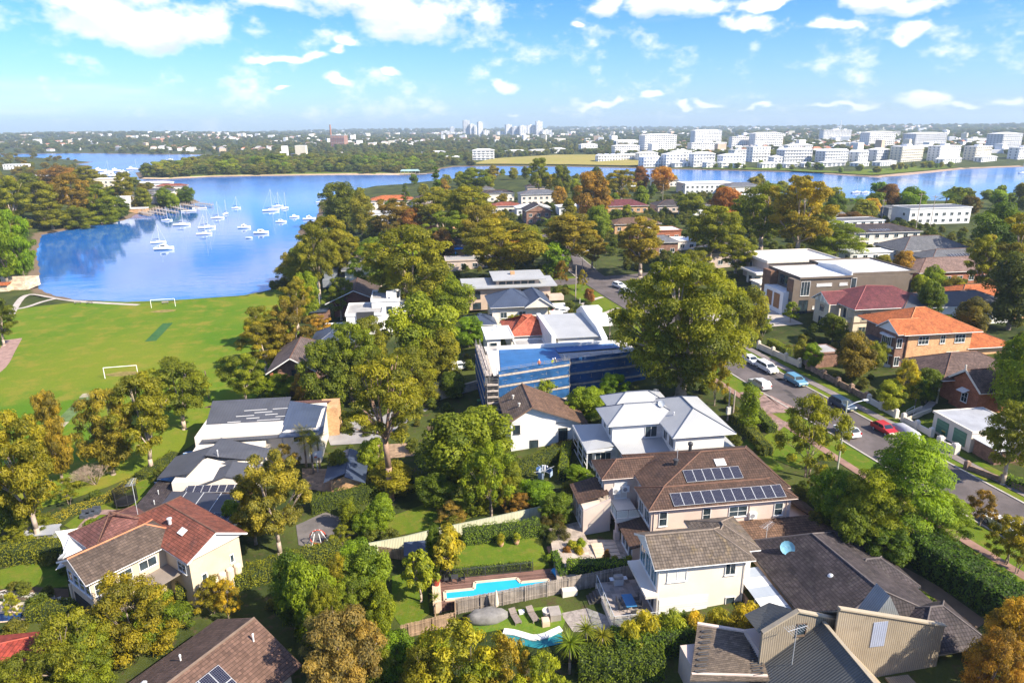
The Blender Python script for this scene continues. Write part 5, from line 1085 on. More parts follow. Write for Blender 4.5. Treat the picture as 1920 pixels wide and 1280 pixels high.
# --- left and centre-left, half hidden in trees
Bk = HS('brown_brick_house', 'brown brick house with a steep dark tiled gable half hidden in trees by the oval', 'house', -36, 54, 1.0); occ(-42,46,-28,70)
Bk.wall(-38.8,50.5,-32.5,66,.2,5.8,BRICKB); Bk.roof(-40.6,48.4,-31.2,67,5.6,2.9,mat('brown_dark_tile',(.12,.09,.08),.8,.25,.6,'tile',.5),axis='y',ends='gh',gm=BRICKB,inset=2.0); Bk.win(-35.8,50.5,2.4,.7,3.6,'S',1,3,fm=DKMET); Bk.part(MB().box(-40.0,49.2,0,-39.5,49.7,5.6),'corner_post',BRICKR); Bk.wall(-33.5,60,-26,72,.2,6.4,BEIGE); Bk.roof(-34.4,59,-25.2,73,6.4,2.5,BLUEROOF,axis='y',cap=BLUEROOF)
Nw = HS('white_cubist_house', 'white cubist house of stacked boxes among the trees left of centre', 'house', -25, 85, 1.6); occ(-36,66,-14,103)
Nw.wall(-33.6,78.5,-24,86,.8,4.4,WHITE); Nw.flat(-34,78,-24,87,4.4,WROOF,WHITE,.3); Nw.wall(-28.4,82,-20,92.6,.8,7.6,WHITE); Nw.flat(-28.6,81.8,-19.8,92.8,7.6,mat('grey_deck',(.33,.32,.31)),WHITE,.5); Nw.wall(-22.6,88,-15.8,98,.8,9.4,WHITE); Nw.flat(-22.8,87.8,-15.6,98.2,9.4,mat('grey_deck',(.33,.32,.31)),WHITE,.6); Nw.part(MB().box(-25.9,81.6,6.2,-21.8,81.99,8.4),'dark_screen',DKMET); Nw.part(MB().box(-19,90,9.6,-16.5,92.4,11.0).box(-18,88.2,9.6,-16.6,89.6,10.4),'roof_box',WHITE)
Nw.part(MB().box(-32.6,78.2,1.4,-26,78.49,3.6),'louvre_screen',mat('grey_louvre',(.25,.24,.24),.6,.1,1.,'paling',.3)); Nw.win(-25.8,82,4.2,1.0,1.5,'S',1,1,pm=GLSB); Nw.win(-18.4,88,6.0,1.5,2.0,'S',1,1); Nw.wall(-15.78,89,-13.4,96,.8,7.8,WHITE)
Dt = HS('brown_shingle_house', 'low dark brown house with a broad shingled gable behind the white cubist house', 'house', -29, 112, 2); occ(-40,102,-20,124)
Dt.wall(-34,106.5,-22.5,118,1,5.2,mat('dark_red_brick',(.16,.065,.05),.85,.2,1.,'brick',.3)); Dt.roof(-36,104,-20.6,121,5.2,3.4,mat('dark_shingle',(.09,.065,.055),.85,.25,.6,'shingle',.5),axis='y',ends='gg',gm=mat('dark_red_brick',(.16,.065,.05)),inset=1.6); Dt.part(MB().box(-39.5,103,1,-35,106,3.4),'outbuilding',BRICKB); Dt.slab([(-40,102.6,3.4),(-35.4,102.6,3.6),(-35.4,106.6,3.6),(-40,106.6,3.4)],.1,BLUEROOF)
Gy = HS('dormer_house', 'grey mansard-roofed house with white dormer windows near the bay', 'house', -30, 148, 3); occ(-42,134,-22,160)
Gy.wall(-34,141.4,-25.2,156,2,7.0,WHITE); Gy.roof(-35,140,-24.4,157.6,7.0,4.0,mat('grey_slate',(.13,.135,.15),.6,.15,.5,'shingle',.3),axis='x',ridge=((-33.4,151),(-26,151)),cap=None); Gy.part(MB().box(-33.4,143.4,8.2,-26.2,149,10.2),'dormer',DKMET)
for x in (-32.2,-30.6,-28.4,-26.9): Gy.win(x,143.4,8.7,1.0,.8,'S',1,1,pm=CURT)
for x in (-32.6,-31,-29.4): Gy.win(x,141.4,3.8,1.0,2.0,'S',1,1,pm=CURT)
Gy.wall(-41,140,-34.1,150,2,4.4,mat('grey_render',(.20,.22,.25),.7,.1,.5)); Gy.wall(-40.6,142,-36.4,148,4.4,7.0,mat('grey_render',(.20,.22,.25)))
# --- bottom edge
Bm = HS('brown_tiled_house', 'house with a broad brown tiled gable roof and solar panels at the bottom edge', 'house', -26, -36, .4)
def bmp(t, o, z): return (-27.7-.6*t-.8*o, -23.4-.8*t+.6*o, z)      # along the ridge, across it (left positive), height
W0, W1, R0, R1, E0, E1 = bmp(-.3,5.9,4.0), bmp(20,5.9,4.0), bmp(0,0,6.6), bmp(20,0,6.6), bmp(.2,-5.8,3.95), bmp(20,-5.8,3.95)
Bm.part(MB().prism([bmp(1,5.2,0)[:2],bmp(19.5,5.2,0)[:2],bmp(19.5,-5.2,0)[:2],bmp(1,-5.2,0)[:2]],-.2,4.1),'wall',BEIGE)
Bm.slab([W0,W1,R1,R0],.16,mat('shaded_brown_tile',(.09,.056,.042),.8,.2,.6,'tile',.6)); Bm.slab([R0,R1,E1,E0],.16,mat('sunlit_pinkish_tile',(.135,.078,.056),.8,.15,.6,'tile',.6)); Bm.part(MB().tube((*R0[:2],6.8),(*R1[:2],6.8),.13),'ridge_cap',mat('grey_brown_cap',(.17,.12,.09),.8,.15,1.))  # one tile: shade put into the west slope's brown, sunlight into the east's
Bm.part(MB().plate([bmp(.9,5.1,3.95),bmp(.9,0,6.45),bmp(.9,-5.1,3.95)],.12),'gable_wall',BEIGE); Bm.part(MB().bar(W0,W1,.12,.2),'gutter',WHITE); Bm.part(MB().bar(W0,(*R0[:2],6.68),.1,.2).bar((*R0[:2],6.68),E0,.1,.2),'bargeboard',mat('brown_trim',(.16,.10,.07)))
occ(-40,-42,-20,-20); solar(Bm,bmp(13.4,-4.4,6.6-4.4*.457),(.6,.8,0),(-.8,.6,.457),8,2,1.0,1.7)
pipes(Bm,[(*bmp(6,2.6,5.5),.8,.07),(*bmp(1.6,-1.6,6.0),.9,.07)],WHITE); Bm.part(MB().lathe([(.25,0),(.28,.2),(.02,.4)],bmp(9,3.4,5.2),10),'roof_ventilator',ALU)
Rr = HS('red_tiled_house', 'red tiled roof corner at the left edge below the lower pool', 'house', -52, -21, .2); Rr.wall(-60,-25,-48.6,-18,-.4,2.6,BEIGE); Rr.roof(-61,-26,-47.6,-17,2.6,2.3,mat('vivid_red_tile',(.30,.05,.032),.75,.3,.8,'tile',.7,stain=(.16,.035,.035,1)),axis='x',cap=mat('red_cap2',(.36,.08,.055),.8,.15,1.)); occ(-61,-26,-47,-16)
# ================================================================== MIDDLE AND FAR BUILDINGS
def rect_house(u, v, z_eave_px, w_, d, eave, rise, wm, rm, label, name='house', axis='x', ends='hh', flat=False, cap=CAPM, wins=True, z=None, solar_n=0, group=None):
    """a house whose front wall foot stands at pixel (u, v)"""
    x, y, zz = G(u, v); zz = z if z is not None else zz; h = HS(name, label, 'house', x, y+d/2, zz, group); occ(x-w_/2, y, x+w_/2, y+d)
    h.wall(x-w_/2, y, x+w_/2, y+d, zz-1, zz+eave, wm)
    if flat: h.flat(x-w_/2-.3, y-.3, x+w_/2+.3, y+d+.3, zz+eave, rm, wm if wm is not BRICKT else WHITE, .3)
    else: h.roof(x-w_/2-.6, y-.6, x+w_/2+.6, y+d+.6, zz+eave, rise, rm, axis=axis, ends=ends, gm=wm, cap=cap)
    if wins:
        n = max(2, int(w_/3.4))
        for st in range(int(eave//2.7)):
            for k in range(n): h.win(x-w_/2+w_*(k+.5)/n, y, zz+.9+st*2.8, 1.5, 1.3, 'S', 2, 1)
            h.win(x-w_/2, y+d*.3, zz+.9+st*2.8, 1.3, 1.2, 'W', 2, 1)
    if solar_n:
        s_ = rise/((d+1.2)/2); solar(h, (x-solar_n*.55, y+.6, zz+eave+s_*1.2), (1,0,0), (0,1,s_), solar_n, 1)
    return h
GD = DARKT; slate = mat('grey_slate',(.13,.135,.15)); dg = mat('dark_grey_roof',(.12,.12,.125),.6,.15,.5,'shingle',.3)
MH = [(735,395,26,14,6.4,2.4,PALE,ORANGET,'pale two-storey house with an orange tiled roof near the bay shore','x',0),
      (712,412,20,10,3.2,1.4,PALE,REDT,'low house with a red-brown roof just below the orange-roofed one','x',0),
      (680,402,12,10,3.2,1.6,PALE,BLUEROOF,'small dark blue roofed house at the shore beside the orange roof','x',0),
      (800,390,14,10,5.6,1.8,CREAM,GD,'cream house with dark roof partly behind the tall pine','x',0),
      (905,368,16,12,4.5,2.0,BEIGE,dg,'dark grey hip-roofed house near the river behind gum trees','x',0),
      (935,378,20,11,5.2,1.6,PALE,GD,'pale house with solar panels on a dark roof near the river','x',6),
      (1005,362,12,10,4,2.2,BEIGE,GD,'small dark-roofed house against the river between two pencil pines','x',0),
      (1015,385,24,14,6.4,2.2,PALE,slate,'large grey slate-roofed house in the middle of the point','x',0),
      (950,400,16,10,4.0,1.6,PALE,REDT,'salmon and red roofed house left of the white roof','x',0),
      (1000,403,18,9,3.8,1.8,WHITE,WROOF,'white-roofed house in the middle of the point','x',0),
      (1010,420,12,14,6.2,3.0,BRICKB,GD,'brown brick gabled house with white upper balcony','y',0),
      (1080,400,18,10,3.4,1.0,WHITE,WROOF,'long low flat white house behind the brown gable','x',0),
      (1155,400,34,14,3.6,2.6,BRICKT,MAROONT,'wide single-storey house with a terracotta red hip roof','x',0),
      (1275,398,24,12,3.6,2.2,BEIGE,GD,'brown hip-roofed house right of the terracotta roof','x',0),
      (1310,405,13,11,5.2,1.8,WHITE,GD,'white-walled house with dark grey hip roof above the gum trees','x',0),
      (1195,435,20,10,3.4,2.0,BRICKT,BROWN2T,'low brown-roofed house behind the white flat roofs on the ridge','x',0),
      (1235,452,18,10,4.0,.0,BRICKR,WROOF,'house with red brick walls and bright white flat roof on the ridge','f',0),
      (1270,470,14,9,3.4,.0,PALE,WROOF,'low white flat roof right of the red brick house','f',0),
      (1330,363,34,16,6.6,.0,WHITE,WROOF,'large white flat-roofed mansion near the river','f',0),
      (1395,365,22,12,5.2,2.0,PALE,slate,'pinkish chimneyed house on the river bank','x',0),
      (1420,378,16,8,3.6,.0,WHITE,WROOF,'low white flat-roofed house right of the mansion','f',0),
      (1175,350,14,10,4.0,2.2,WHITE,REDT,'little red-roofed white house near the river','x',0),
      (1250,350,18,11,4.5,2.2,PALE,slate,'pale house with purple-grey roof near the river','x',0),
      (775,445,22,9,3.2,1.4,PALE,ORANGET,'pale house with an orange roof edge among the trees','x',0),
      (865,485,16,10,5.0,2.2,BRICKO,GD,'orange brick house with dark roof among the gum trees','x',0),
      (870,437,10,8,6.0,.0,BRICKO,mat('grey_deck',(.33,.32,.31)),'narrow orange brick tower house among the trees','f',0),
      (880,505,16,8,3.2,.0,BEIGE,mat('grey_deck',(.33,.32,.31)),'flat grey-roofed house among trees above the beige house','f',0),
      (720,420,26,9,6.0,.0,WHITE,WROOF,'white flat-roofed boathouse block among trees by the bay','f',0),
      (1600,440,26,10,5.4,.0,WHITE,dg,'white modern flat-roofed house with dark balconies by the river','f',0),
      (1760,420,30,12,7.0,.0,WHITE,slate,'tall white flat-roofed house with many solar panels by the river','f',0),
      (1700,410,20,10,5.0,.0,mat('grey_render',(.20,.22,.25)),slate,'grey box-shaped house beside the white river houses','f',0),
      (1650,465,30,14,5.6,2.0,PALE,GD,'pale two-storey house with a charcoal hip roof and solar panels','x',8),
      (1755,490,24,14,3.6,3.6,BEIGE,dg,'house with a steep charcoal pyramid roof','x',0),
      (1800,505,20,10,3.2,2.2,BEIGE,dg,'lower charcoal-roofed wing with a row of solar panels','x',7),
      (1830,530,36,14,3.4,2.6,BRICKR,mat('dusty_brown_tile',(.20,.13,.105),.8,.2,.6,'tile',.5),'red brick house with a broad dusty brown roof at the right','x',0),
      (1560,425,16,9,4.0,3.4,PALE,slate,'house with a pointed slate-grey roof behind the golden gum tree','x',0),
      (1640,490,18,6,3.0,.0,WHITE,WROOF,'low white carport roof beside the charcoal-roofed house','f',0),
      (1780,520,8,5,2.8,.0,WHITE,WROOF,'small white carport below the pyramid roof','f',0),
      (1790,610,26,10,4.4,2.0,WHITE,ZINC,'white weatherboard house with a grey roof behind the orange brick house','x',0),
      (1860,600,18,10,5.0,2.2,BRICKO,ORANGET,'orange roofed house glimpsed behind dark trees at right','x',0),
      (1240,478,12,8,4.4,2.0,BRICKB,slate,'slate-roofed house in shade under the gum trees by the side street','x',0),
      (1370,500,18,10,4.5,2.2,BEIGE,dg,'dark-roofed house just left of the white-roofed brown modern house','x',0)]
for (u, v, w_, d, ev, ri, wm_, rm_, lb, ax, so_) in MH:
    rect_house(u, v, 0, w_, d, ev, ri, wm_, rm_, lb, axis='x' if ax == 'f' else ax, ends='gg' if ax == 'y' else 'hh', flat=ax == 'f', solar_n=so_)
# headland houses over the bay
for (u, v, w_, d, ev, ri, wm_, rm_, lb, fl) in [(75,345,22,12,7,0,WHITE,WROOF,'white flat-roofed house high on the left headland',1),(205,352,22,12,7,0,PALE,WROOF,'pale square house rising above the headland trees',1),(150,338,16,10,5,1.8,WHITE,ZINC,'white house among the headland trees',0),
    (190,392,14,9,4,1.6,PALE,ORANGET,'small pale house with orange tiles on the headland slope',0),(220,388,12,9,6,0,WHITE,WROOF,'white box house on the headland slope',1),(262,380,20,10,5,1.8,BEIGE,dg,'grey-roofed house beside the headland jetties',0),(285,352,30,12,4,1.2,WHITE,WROOF,'long white-roofed boathouse near the headland tip',0),
    (320,358,24,10,4,1.6,PALE,REDT,'red-brown roofed house at the headland tip',0),(300,368,20,9,4,1.4,PALE,ZINC,'grey-roofed boathouse at the headland tip',0),(28,318,26,12,6,0,WHITE,WROOF,'white terrace house at far left above the trees',1),(255,400,12,6,3,0,BRICKT,BEIGE,'sandstone boatshed at the water edge by the jetties',1)]:
    rect_house(u, v, 0, w_, d, ev, ri, wm_, rm_, lb, flat=bool(fl), wins=w_ > 13)
# foreshore toilet block ruins left of the bay
Ts = HS('stone_shed', 'low sandstone walled sheds with an orange roof left of the bay corner', 'shed', *W(30,540,0)[:2], 0); x, y = W(30,540,0)
Ts.wall(x-8,y-3,x+3.5,y-2.4,-.5,2.2,mat('sandstone',(.62,.48,.34),.85,.15,.6,'block',.4)); Ts.wall(x-8,y+7,x+4,y+7.6,-.5,2.6,mat('sandstone',(.62,.48,.34))); Ts.wall(x+3.52,y-3,x+4.1,y+7,-.5,2.4,mat('sandstone',(.62,.48,.34))); Ts.wall(x-5,y-5,x+.2,y-3.02,-.5,2.0,mat('sandstone',(.62,.48,.34))); Ts.slab([(x-5.6,y-5.6,2.1),(x+.6,y-5.6,2.1),(x+.6,y-2.6,2.6),(x-5.6,y-2.6,2.6)],.12,ORANGET); occ(x-9,y-6,x+5,y+8)
# --- apartment blocks across the river
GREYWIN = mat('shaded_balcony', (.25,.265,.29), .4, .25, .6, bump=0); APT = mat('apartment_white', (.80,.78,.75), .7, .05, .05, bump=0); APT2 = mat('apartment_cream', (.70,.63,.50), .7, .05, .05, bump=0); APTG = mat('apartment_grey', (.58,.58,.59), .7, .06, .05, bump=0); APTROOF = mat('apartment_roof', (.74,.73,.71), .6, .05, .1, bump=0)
def apartment(u0, u1, vb, vt, d, label, m=APT, roof='hip', fl=3.1, bay=4.2, group=None, name='apartment_building', wm=None):
    """block whose front foot runs between two pixels; storeys, balcony slabs and window openings are real"""
    x0, y0, z0 = G(u0, vb); x1, y1, z1 = G(u1, vb); y = (y0+y1)/2; dx = (x1-x0); z = min(z0, z1)
    yaw = (.40 if x0 > 100 else .0)+.5*math.atan2(y1-y0, x1-x0); L = math.hypot(x1-x0, y1-y0)*.94; lo, hi = 1., 120.; cx, cy = (x0+x1)/2, (y0+y1)/2
    for k in range(22):
        mid = (lo+hi)/2
        if vpix(cx, cy, z+mid) > vt: lo = mid
        else: hi = mid
    h = lo; t = thing(name, label, name.split('_')[0] if name != 'apartment_building' else 'apartment block', (cx, cy, z), yaw, group); hw = L/2; rr = 0 if roof == 'flat' else min(2.6, h*.25); hb = h-rr; n = max(1, int(hb/fl)); fl = hb/n
    MB().box(-hw, 0, -1.5, hw, d, hb).build('wall', m, t)
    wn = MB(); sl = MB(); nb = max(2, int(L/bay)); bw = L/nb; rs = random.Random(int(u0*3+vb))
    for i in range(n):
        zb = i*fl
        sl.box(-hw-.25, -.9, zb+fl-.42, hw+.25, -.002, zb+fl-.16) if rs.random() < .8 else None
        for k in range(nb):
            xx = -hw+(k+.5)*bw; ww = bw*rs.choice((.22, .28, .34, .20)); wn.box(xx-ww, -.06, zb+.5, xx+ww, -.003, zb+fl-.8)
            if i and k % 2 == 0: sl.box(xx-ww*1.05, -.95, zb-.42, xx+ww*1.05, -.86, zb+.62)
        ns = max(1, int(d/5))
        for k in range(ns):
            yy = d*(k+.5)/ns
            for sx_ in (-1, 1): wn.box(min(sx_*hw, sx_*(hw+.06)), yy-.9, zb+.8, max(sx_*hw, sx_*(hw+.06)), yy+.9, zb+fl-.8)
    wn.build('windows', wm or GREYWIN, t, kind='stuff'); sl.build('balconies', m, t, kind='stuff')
    if roof == 'hip':
        mb = MB(); e = .8; k = min(hw, d/2); mb.box(-hw-e, -e, hb, hw+e, d+e, hb+.25); a = max(0, hw-k); P = [(-hw-e,-e,hb+.26),(hw+e,-e,hb+.26),(hw+e,d+e,hb+.26),(-hw-e,d+e,hb+.26),(-a,d/2,hb+rr),(a,d/2,hb+rr)]
        mb.add(P, [(0,1,5,4),(2,3,4,5),(3,0,4),(1,2,5)]); mb.build('roof', APTROOF, t)
    elif roof == 'flat': MB().box(-hw-.5, -.5, hb, hw+.5, d+.5, hb+.6).box(-hw*.25, d*.3, hb+.6, hw*.2, d*.7, hb+3.0).build('roof', APTROOF, t)
    else:
        mb = MB(); g = max(1, int(L/9)); s_ = L/g
        for k in range(g): mb.prism([(0,0)], 0, 0) if False else mb.add([(-hw+k*s_,-.6,hb),(-hw+(k+1)*s_,-.6,hb),(-hw+(k+.5)*s_,-.6,hb+rr),(-hw+k*s_,d+.6,hb),(-hw+(k+1)*s_,d+.6,hb),(-hw+(k+.5)*s_,d+.6,hb+rr)], [(0,1,2),(5,4,3),(0,2,5,3),(1,4,5,2)])
        mb.build('roof', APTROOF, t)
    return t
TW = [(1204,1272,289,251,26,APT,'hip','white apartment tower with a curved roof line, leftmost of the riverside towers'),(1298,1356,274,243,24,APT,'hip','white riverside tower second from the left, with a lower block in front'),
      (1409,1472,280,248,24,APT,'hip','white riverside tower standing alone left of the radio mast'),(1540,1597,267,244,24,APT,'flat','stepped white riverside tower below the radio mast'),(1618,1686,278,246,26,APT,'hip','white riverside tower right of the radio mast tower'),
      (1699,1788,279,248,28,APTG,'hip','grey and white riverside double tower, second from the right'),(1863,1925,284,248,28,APTG,'hip','grey riverside tower cut by the right edge')]
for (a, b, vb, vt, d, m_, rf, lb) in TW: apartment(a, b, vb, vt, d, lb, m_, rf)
RW = [(1118,1200,302,288,12,APT,'gab','row of gabled white townhouses at the left end of the river estate'),(1150,1202,291,271,16,APT,'hip','white hip-roofed block behind the gabled townhouses'),(1245,1290,312,286,14,APT,'hip','white four-storey block with balconies left of centre in the estate'),(1296,1344,312,285,14,APT,'hip','white four-storey block with grey balconies, middle of the left row'),
      (1350,1402,313,288,14,APT,'hip','white four-storey block with grey balconies, right of the left row'),(1290,1368,288,268,16,APT,'flat','long low white terrace block in front of the second tower'),(1368,1412,280,257,14,APT,'flat','white terraced block left of the third tower'),(1405,1448,303,276,14,APT,'flat','white block with square openings beside the third tower'),
      (1460,1532,304,277,16,APTG,'gab','grey balconied block with pitched roofs right of the small trees'),(1535,1600,304,279,16,APTG,'gab','grey and white gabled block, left of the cream ones'),(1603,1632,303,281,14,APT,'gab','narrow white gabled block in the riverside row'),(1635,1672,302,277,14,APTG,'hip','blank grey-sided block in the riverside row'),
      (1675,1742,303,275,16,APT2,'flat','cream yellow block in the middle of the riverside row'),(1745,1812,302,274,16,APT,'flat','long white block with regular square windows'),(1815,1868,300,275,16,APT2,'flat','cream block with orange trim near the right end'),(1892,1960,298,277,14,APT,'flat','low white block at the right edge of the river estate'),
      (1203,1243,313,291,14,APT,'gab','white gabled terrace right of the townhouse row'),(1196,1236,301,284,14,APT,'hip','white block at the foot of the leftmost tower'),(1372,1406,300,282,14,APT,'flat','white terraced block above the left row'),(1448,1468,311,291,12,APT,'hip','small white block before the gap of trees'),(1262,1300,300,281,14,APT,'hip','white block between the left row and the second tower'),(1716,1760,285,272,14,APTG,'hip','grey-white block below the double tower'),(1800,1862,272,260,14,APT,'flat','white roofed terrace behind the cream block'),(1565,1620,277,267,14,APT,'gab','white gabled terrace behind the grey block'),(1470,1530,285,270,14,APT,'hip','pale hip-roofed block behind the grey balconied one')]
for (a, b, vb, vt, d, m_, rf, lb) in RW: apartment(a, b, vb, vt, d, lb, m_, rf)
for k, (a, b, vb, vt) in enumerate([(1215,1250,312,299),(1322,1345,315,301),(1350,1375,315,302),(1376,1398,316,303),(1262,1300,313,303),(1425,1462,315,304),(1470,1500,314,305),(1505,1530,313,304),(1538,1590,312,302),(1640,1690,311,301),(1755,1815,306,295),(1828,1880,303,292),(1602,1635,312,303)]):
    apartment(a, b, vb, vt, 10, ['white house at the left end of the estate foreshore','second white house from the left on the estate foreshore','white house in front of the left row of blocks','gabled white house in front of the left row of blocks','long white house between the townhouses and the left row','white house below the terraced tower block','white house left of the pitched grey block','gabled white house below the pitched grey block','long white house below the grey and white gabled block','white pavilion below the blank grey-sided block','long white pavilion below the cream block','white pavilion at the right end of the estate foreshore','white house below the narrow gabled block'][k], APT, 'gab' if k % 3 == 1 else 'hip', group='small houses along the river estate foreshore', name='house', bay=5)
for k, (a, b, vb, vt, m_, lb) in enumerate([(885,928,300,279,APT,'white boatshed-like building with a big gabled roof left of the green hill'),(835,862,303,291,APT,'white flat-roofed building behind the park trees'),(790,836,290,283,APT,'low white block behind the park trees'),(950,990,291,281,APT,'white row house group at the foot of the green hill'),(995,1030,289,280,APT2,'cream row house group on the green hill'),(1035,1062,287,277,APT,'gabled white houses at the top of the green hill'),(1088,1122,284,269,APT,'white hip-roofed villa at the right of the green hill'),(1152,1200,274,262,APT,'low white hall behind the villa')]):
    apartment(a, b, vb, vt, 16, lb, m_, 'hip', bay=6)
# radio mast, brick chimney mill, far skyline
def mast(u, vb, vt, r, name, label, m_):
    x, y, z = G(u, vb); lo, hi = 1., 300.
    for k in range(22):
        mid = (lo+hi)/2
        if vpix(x, y, z+mid) > vt: lo = mid
        else: hi = mid
    mb = MB(); mb.lathe([(r*1.3,-2),(r,lo*.5),(r*.7,lo*.97),(r*.8,lo)], (x, y, z), 10); return solo(mb, name, m_, label, name.replace('_', ' '))
mast(1573,262,226,1.1,'radio_mast','thin white radio mast above the riverside towers',APT)
mast(622,275,234,2.6,'factory_chimney','tall brick factory chimney on the skyline left of centre',mat('far_brick',(.36,.17,.11),.85,.1,.05,bump=0))
apartment(621,646,277,254,30,'old orange brick mill building beside the tall chimney',mat('far_brick',(.36,.17,.11)),'flat',name='factory_building')
apartment(286,302,268,259,30,'orange and grey block on the far left hillside',mat('far_orange',(.55,.25,.13),.8,.1,.05,bump=0),'flat')
for k, (a, b, vb, vt, m_) in enumerate([(870,881,256,226,APTG),(882,890,256,233,APT),(890,897,256,236,APT),(897,906,257,229,APT),(856,868,257,249,APT),(845,852,252,238,APTG),(907,918,257,245,APT),(949,960,257,234,APT),(961,974,257,238,APTG),(975,988,257,236,APT),(989,1004,256,235,APT),(1006,1017,256,228,APT),(1018,1034,256,244,APT),(932,946,257,247,APT),(830,844,256,246,APT)]):
    lb = {0:'tallest grey-blue tower of the distant city cluster',11:'tall white slab tower at the right end of the distant cluster',3:'slim white tower beside the tallest distant tower'}.get(k, 'distant white skyline tower, %s' % ['', 'second from the left in the tall group', 'third from the left in the tall group', '', 'just left of the tall group', 'slim and grey, left', 'just right of the tall group', 'left end of the right-hand half', 'grey, second in the right-hand half', 'middle of the right-hand half', 'fourth in the right-hand half', '', 'low, right end', 'low, between the two halves', 'low, left end'][k])
    apartment(a, b, vb, vt, 26, lb, m_, 'flat', fl=3.6, bay=8, group='distant city towers', name='tower_building')
# thousands of far roofs and houses, past counting: one object of little gabled and flat blocks
def far_town():
    rng = np.random.default_rng(12); V = []; F = []; M_ = []; n = 0; cnt = 0
    pts = []
    for k in range(9500):
        r = rng.uniform(1050, 7800)**1.0; a = rng.uniform(-.78, .95); x = -11+r*math.sin(a); y = -79+r*math.cos(a); pts.append((x, y))
    pts = np.array(pts); d = sdist(pts[:, 0], pts[:, 1], FARS); z = Hn(pts[:, 0], pts[:, 1])
    cl_ = np.sin(pts[:, 0]/260+1.3)*np.sin(pts[:, 1]/330+.4)+.6*np.sin(pts[:, 0]/97)*np.cos(pts[:, 1]/130)
    keep = (d > 60) & (cl_ > .0)
    # leave the wooded park and the green hill empty
    keep &= ~((pts[:, 0] < 45) & (pts[:, 1] < 1180) & (pts[:, 0] > -420)); keep &= ~((pts[:, 0] > 80) & (pts[:, 0] < 900) & (pts[:, 1] < 1000))
    for (x, y), zz in zip(pts[keep], z[keep]):
        r = math.hypot(x, y); s = 1+max(0, r-2500)/2600; w_ = rng.uniform(9, 20)*s; d_ = rng.uniform(8, 14)*s; h = rng.uniform(4, 7.5)*(1+.35*(s-1)) if rng.random() < .9 else rng.uniform(10, 22); ya = rng.uniform(-.6, .6); c, s2 = math.cos(ya), math.sin(ya); gb = rng.random() < .7 and h < 12; hr = h+(rng.uniform(2, 3.6)*s**.5 if gb else .3)
        L = [(-w_/2,-d_/2,-2),(w_/2,-d_/2,-2),(w_/2,d_/2,-2),(-w_/2,d_/2,-2),(-w_/2,-d_/2,h),(w_/2,-d_/2,h),(w_/2,d_/2,h),(-w_/2,d_/2,h),(-w_*.28,0,hr),(w_*.28,0,hr)]
        V += [(x+a*c-b*s2, y+a*s2+b*c, zz+q_) for a, b, q_ in L]; F += [(n,n+1,n+5,n+4),(n+1,n+2,n+6,n+5),(n+3,n,n+4,n+7),(n+4,n+5,n+9,n+8),(n+6,n+7,n+8,n+9),(n+5,n+6,n+9,n+9),(n+7,n+4,n+8,n+8)]; wmi = int(rng.choice([0,0,0,1,2])); rmi = int(rng.choice([3,4,5,0,5,4])) if gb else 0; M_ += [wmi,wmi,wmi,rmi,rmi,rmi,rmi]; n += 10
    F = [tuple(dict.fromkeys(f)) for f in F]
    me = bpy.data.meshes.new('far_town'); me.from_pydata(V, [], F)
    for m_ in (APT, APT2, mat('far_tan',(.5,.37,.27),.8,.1,.05,bump=0), mat('far_terracotta',(.40,.17,.10),.8,.15,.05,bump=0), mat('far_brown',(.24,.15,.12),.8,.15,.05,bump=0), mat('far_grey',(.30,.29,.29),.8,.15,.05,bump=0)): me.materials.append(m_)
    me.polygons.foreach_set('material_index', M_); return tag(link('far_town', me), 'far suburb of countless small houses and roofs spread to the horizon', 'town', kind='stuff')
far_town()
drape('park_lawn', [(-290,748),(-238,779),(-94,778),(-20,756),(0,770),(-80,800),(-200,806),(-270,786)], LAWN, .4, 14)
drape('sand_beach', ribbon([(-312,763),(-288,749),(-240,779),(-94,777.5),(-8,753)], [5,5,5,7,7]), mat('sand',(.52,.38,.25),.9,.1,.3), .3, 7)
drape('green_hill', [(75,935),(120,925),(210,880),(262,838),(330,800),(390,900),(330,1150),(250,1180),(150,1080)], grass_mat('dry_hill_grass',(.26,.235,.06),(.30,.25,.075),(.33,.25,.10),.01), 1.2, 20)
drape('river_lawn', [(345,750),(421,690),(464,592),(526,622),(648,690),(640,720),(520,660),(470,640),(430,720),(360,775)], LAWN, .5, 14)
drape('sand_beach', ribbon([(440,640),(463,580),(500,600),(560,632),(648,682),(743,701)], [3,7,9,7,6,6]), mat('brown_sand',(.34,.24,.17),.9,.15,.2), .12, 7)
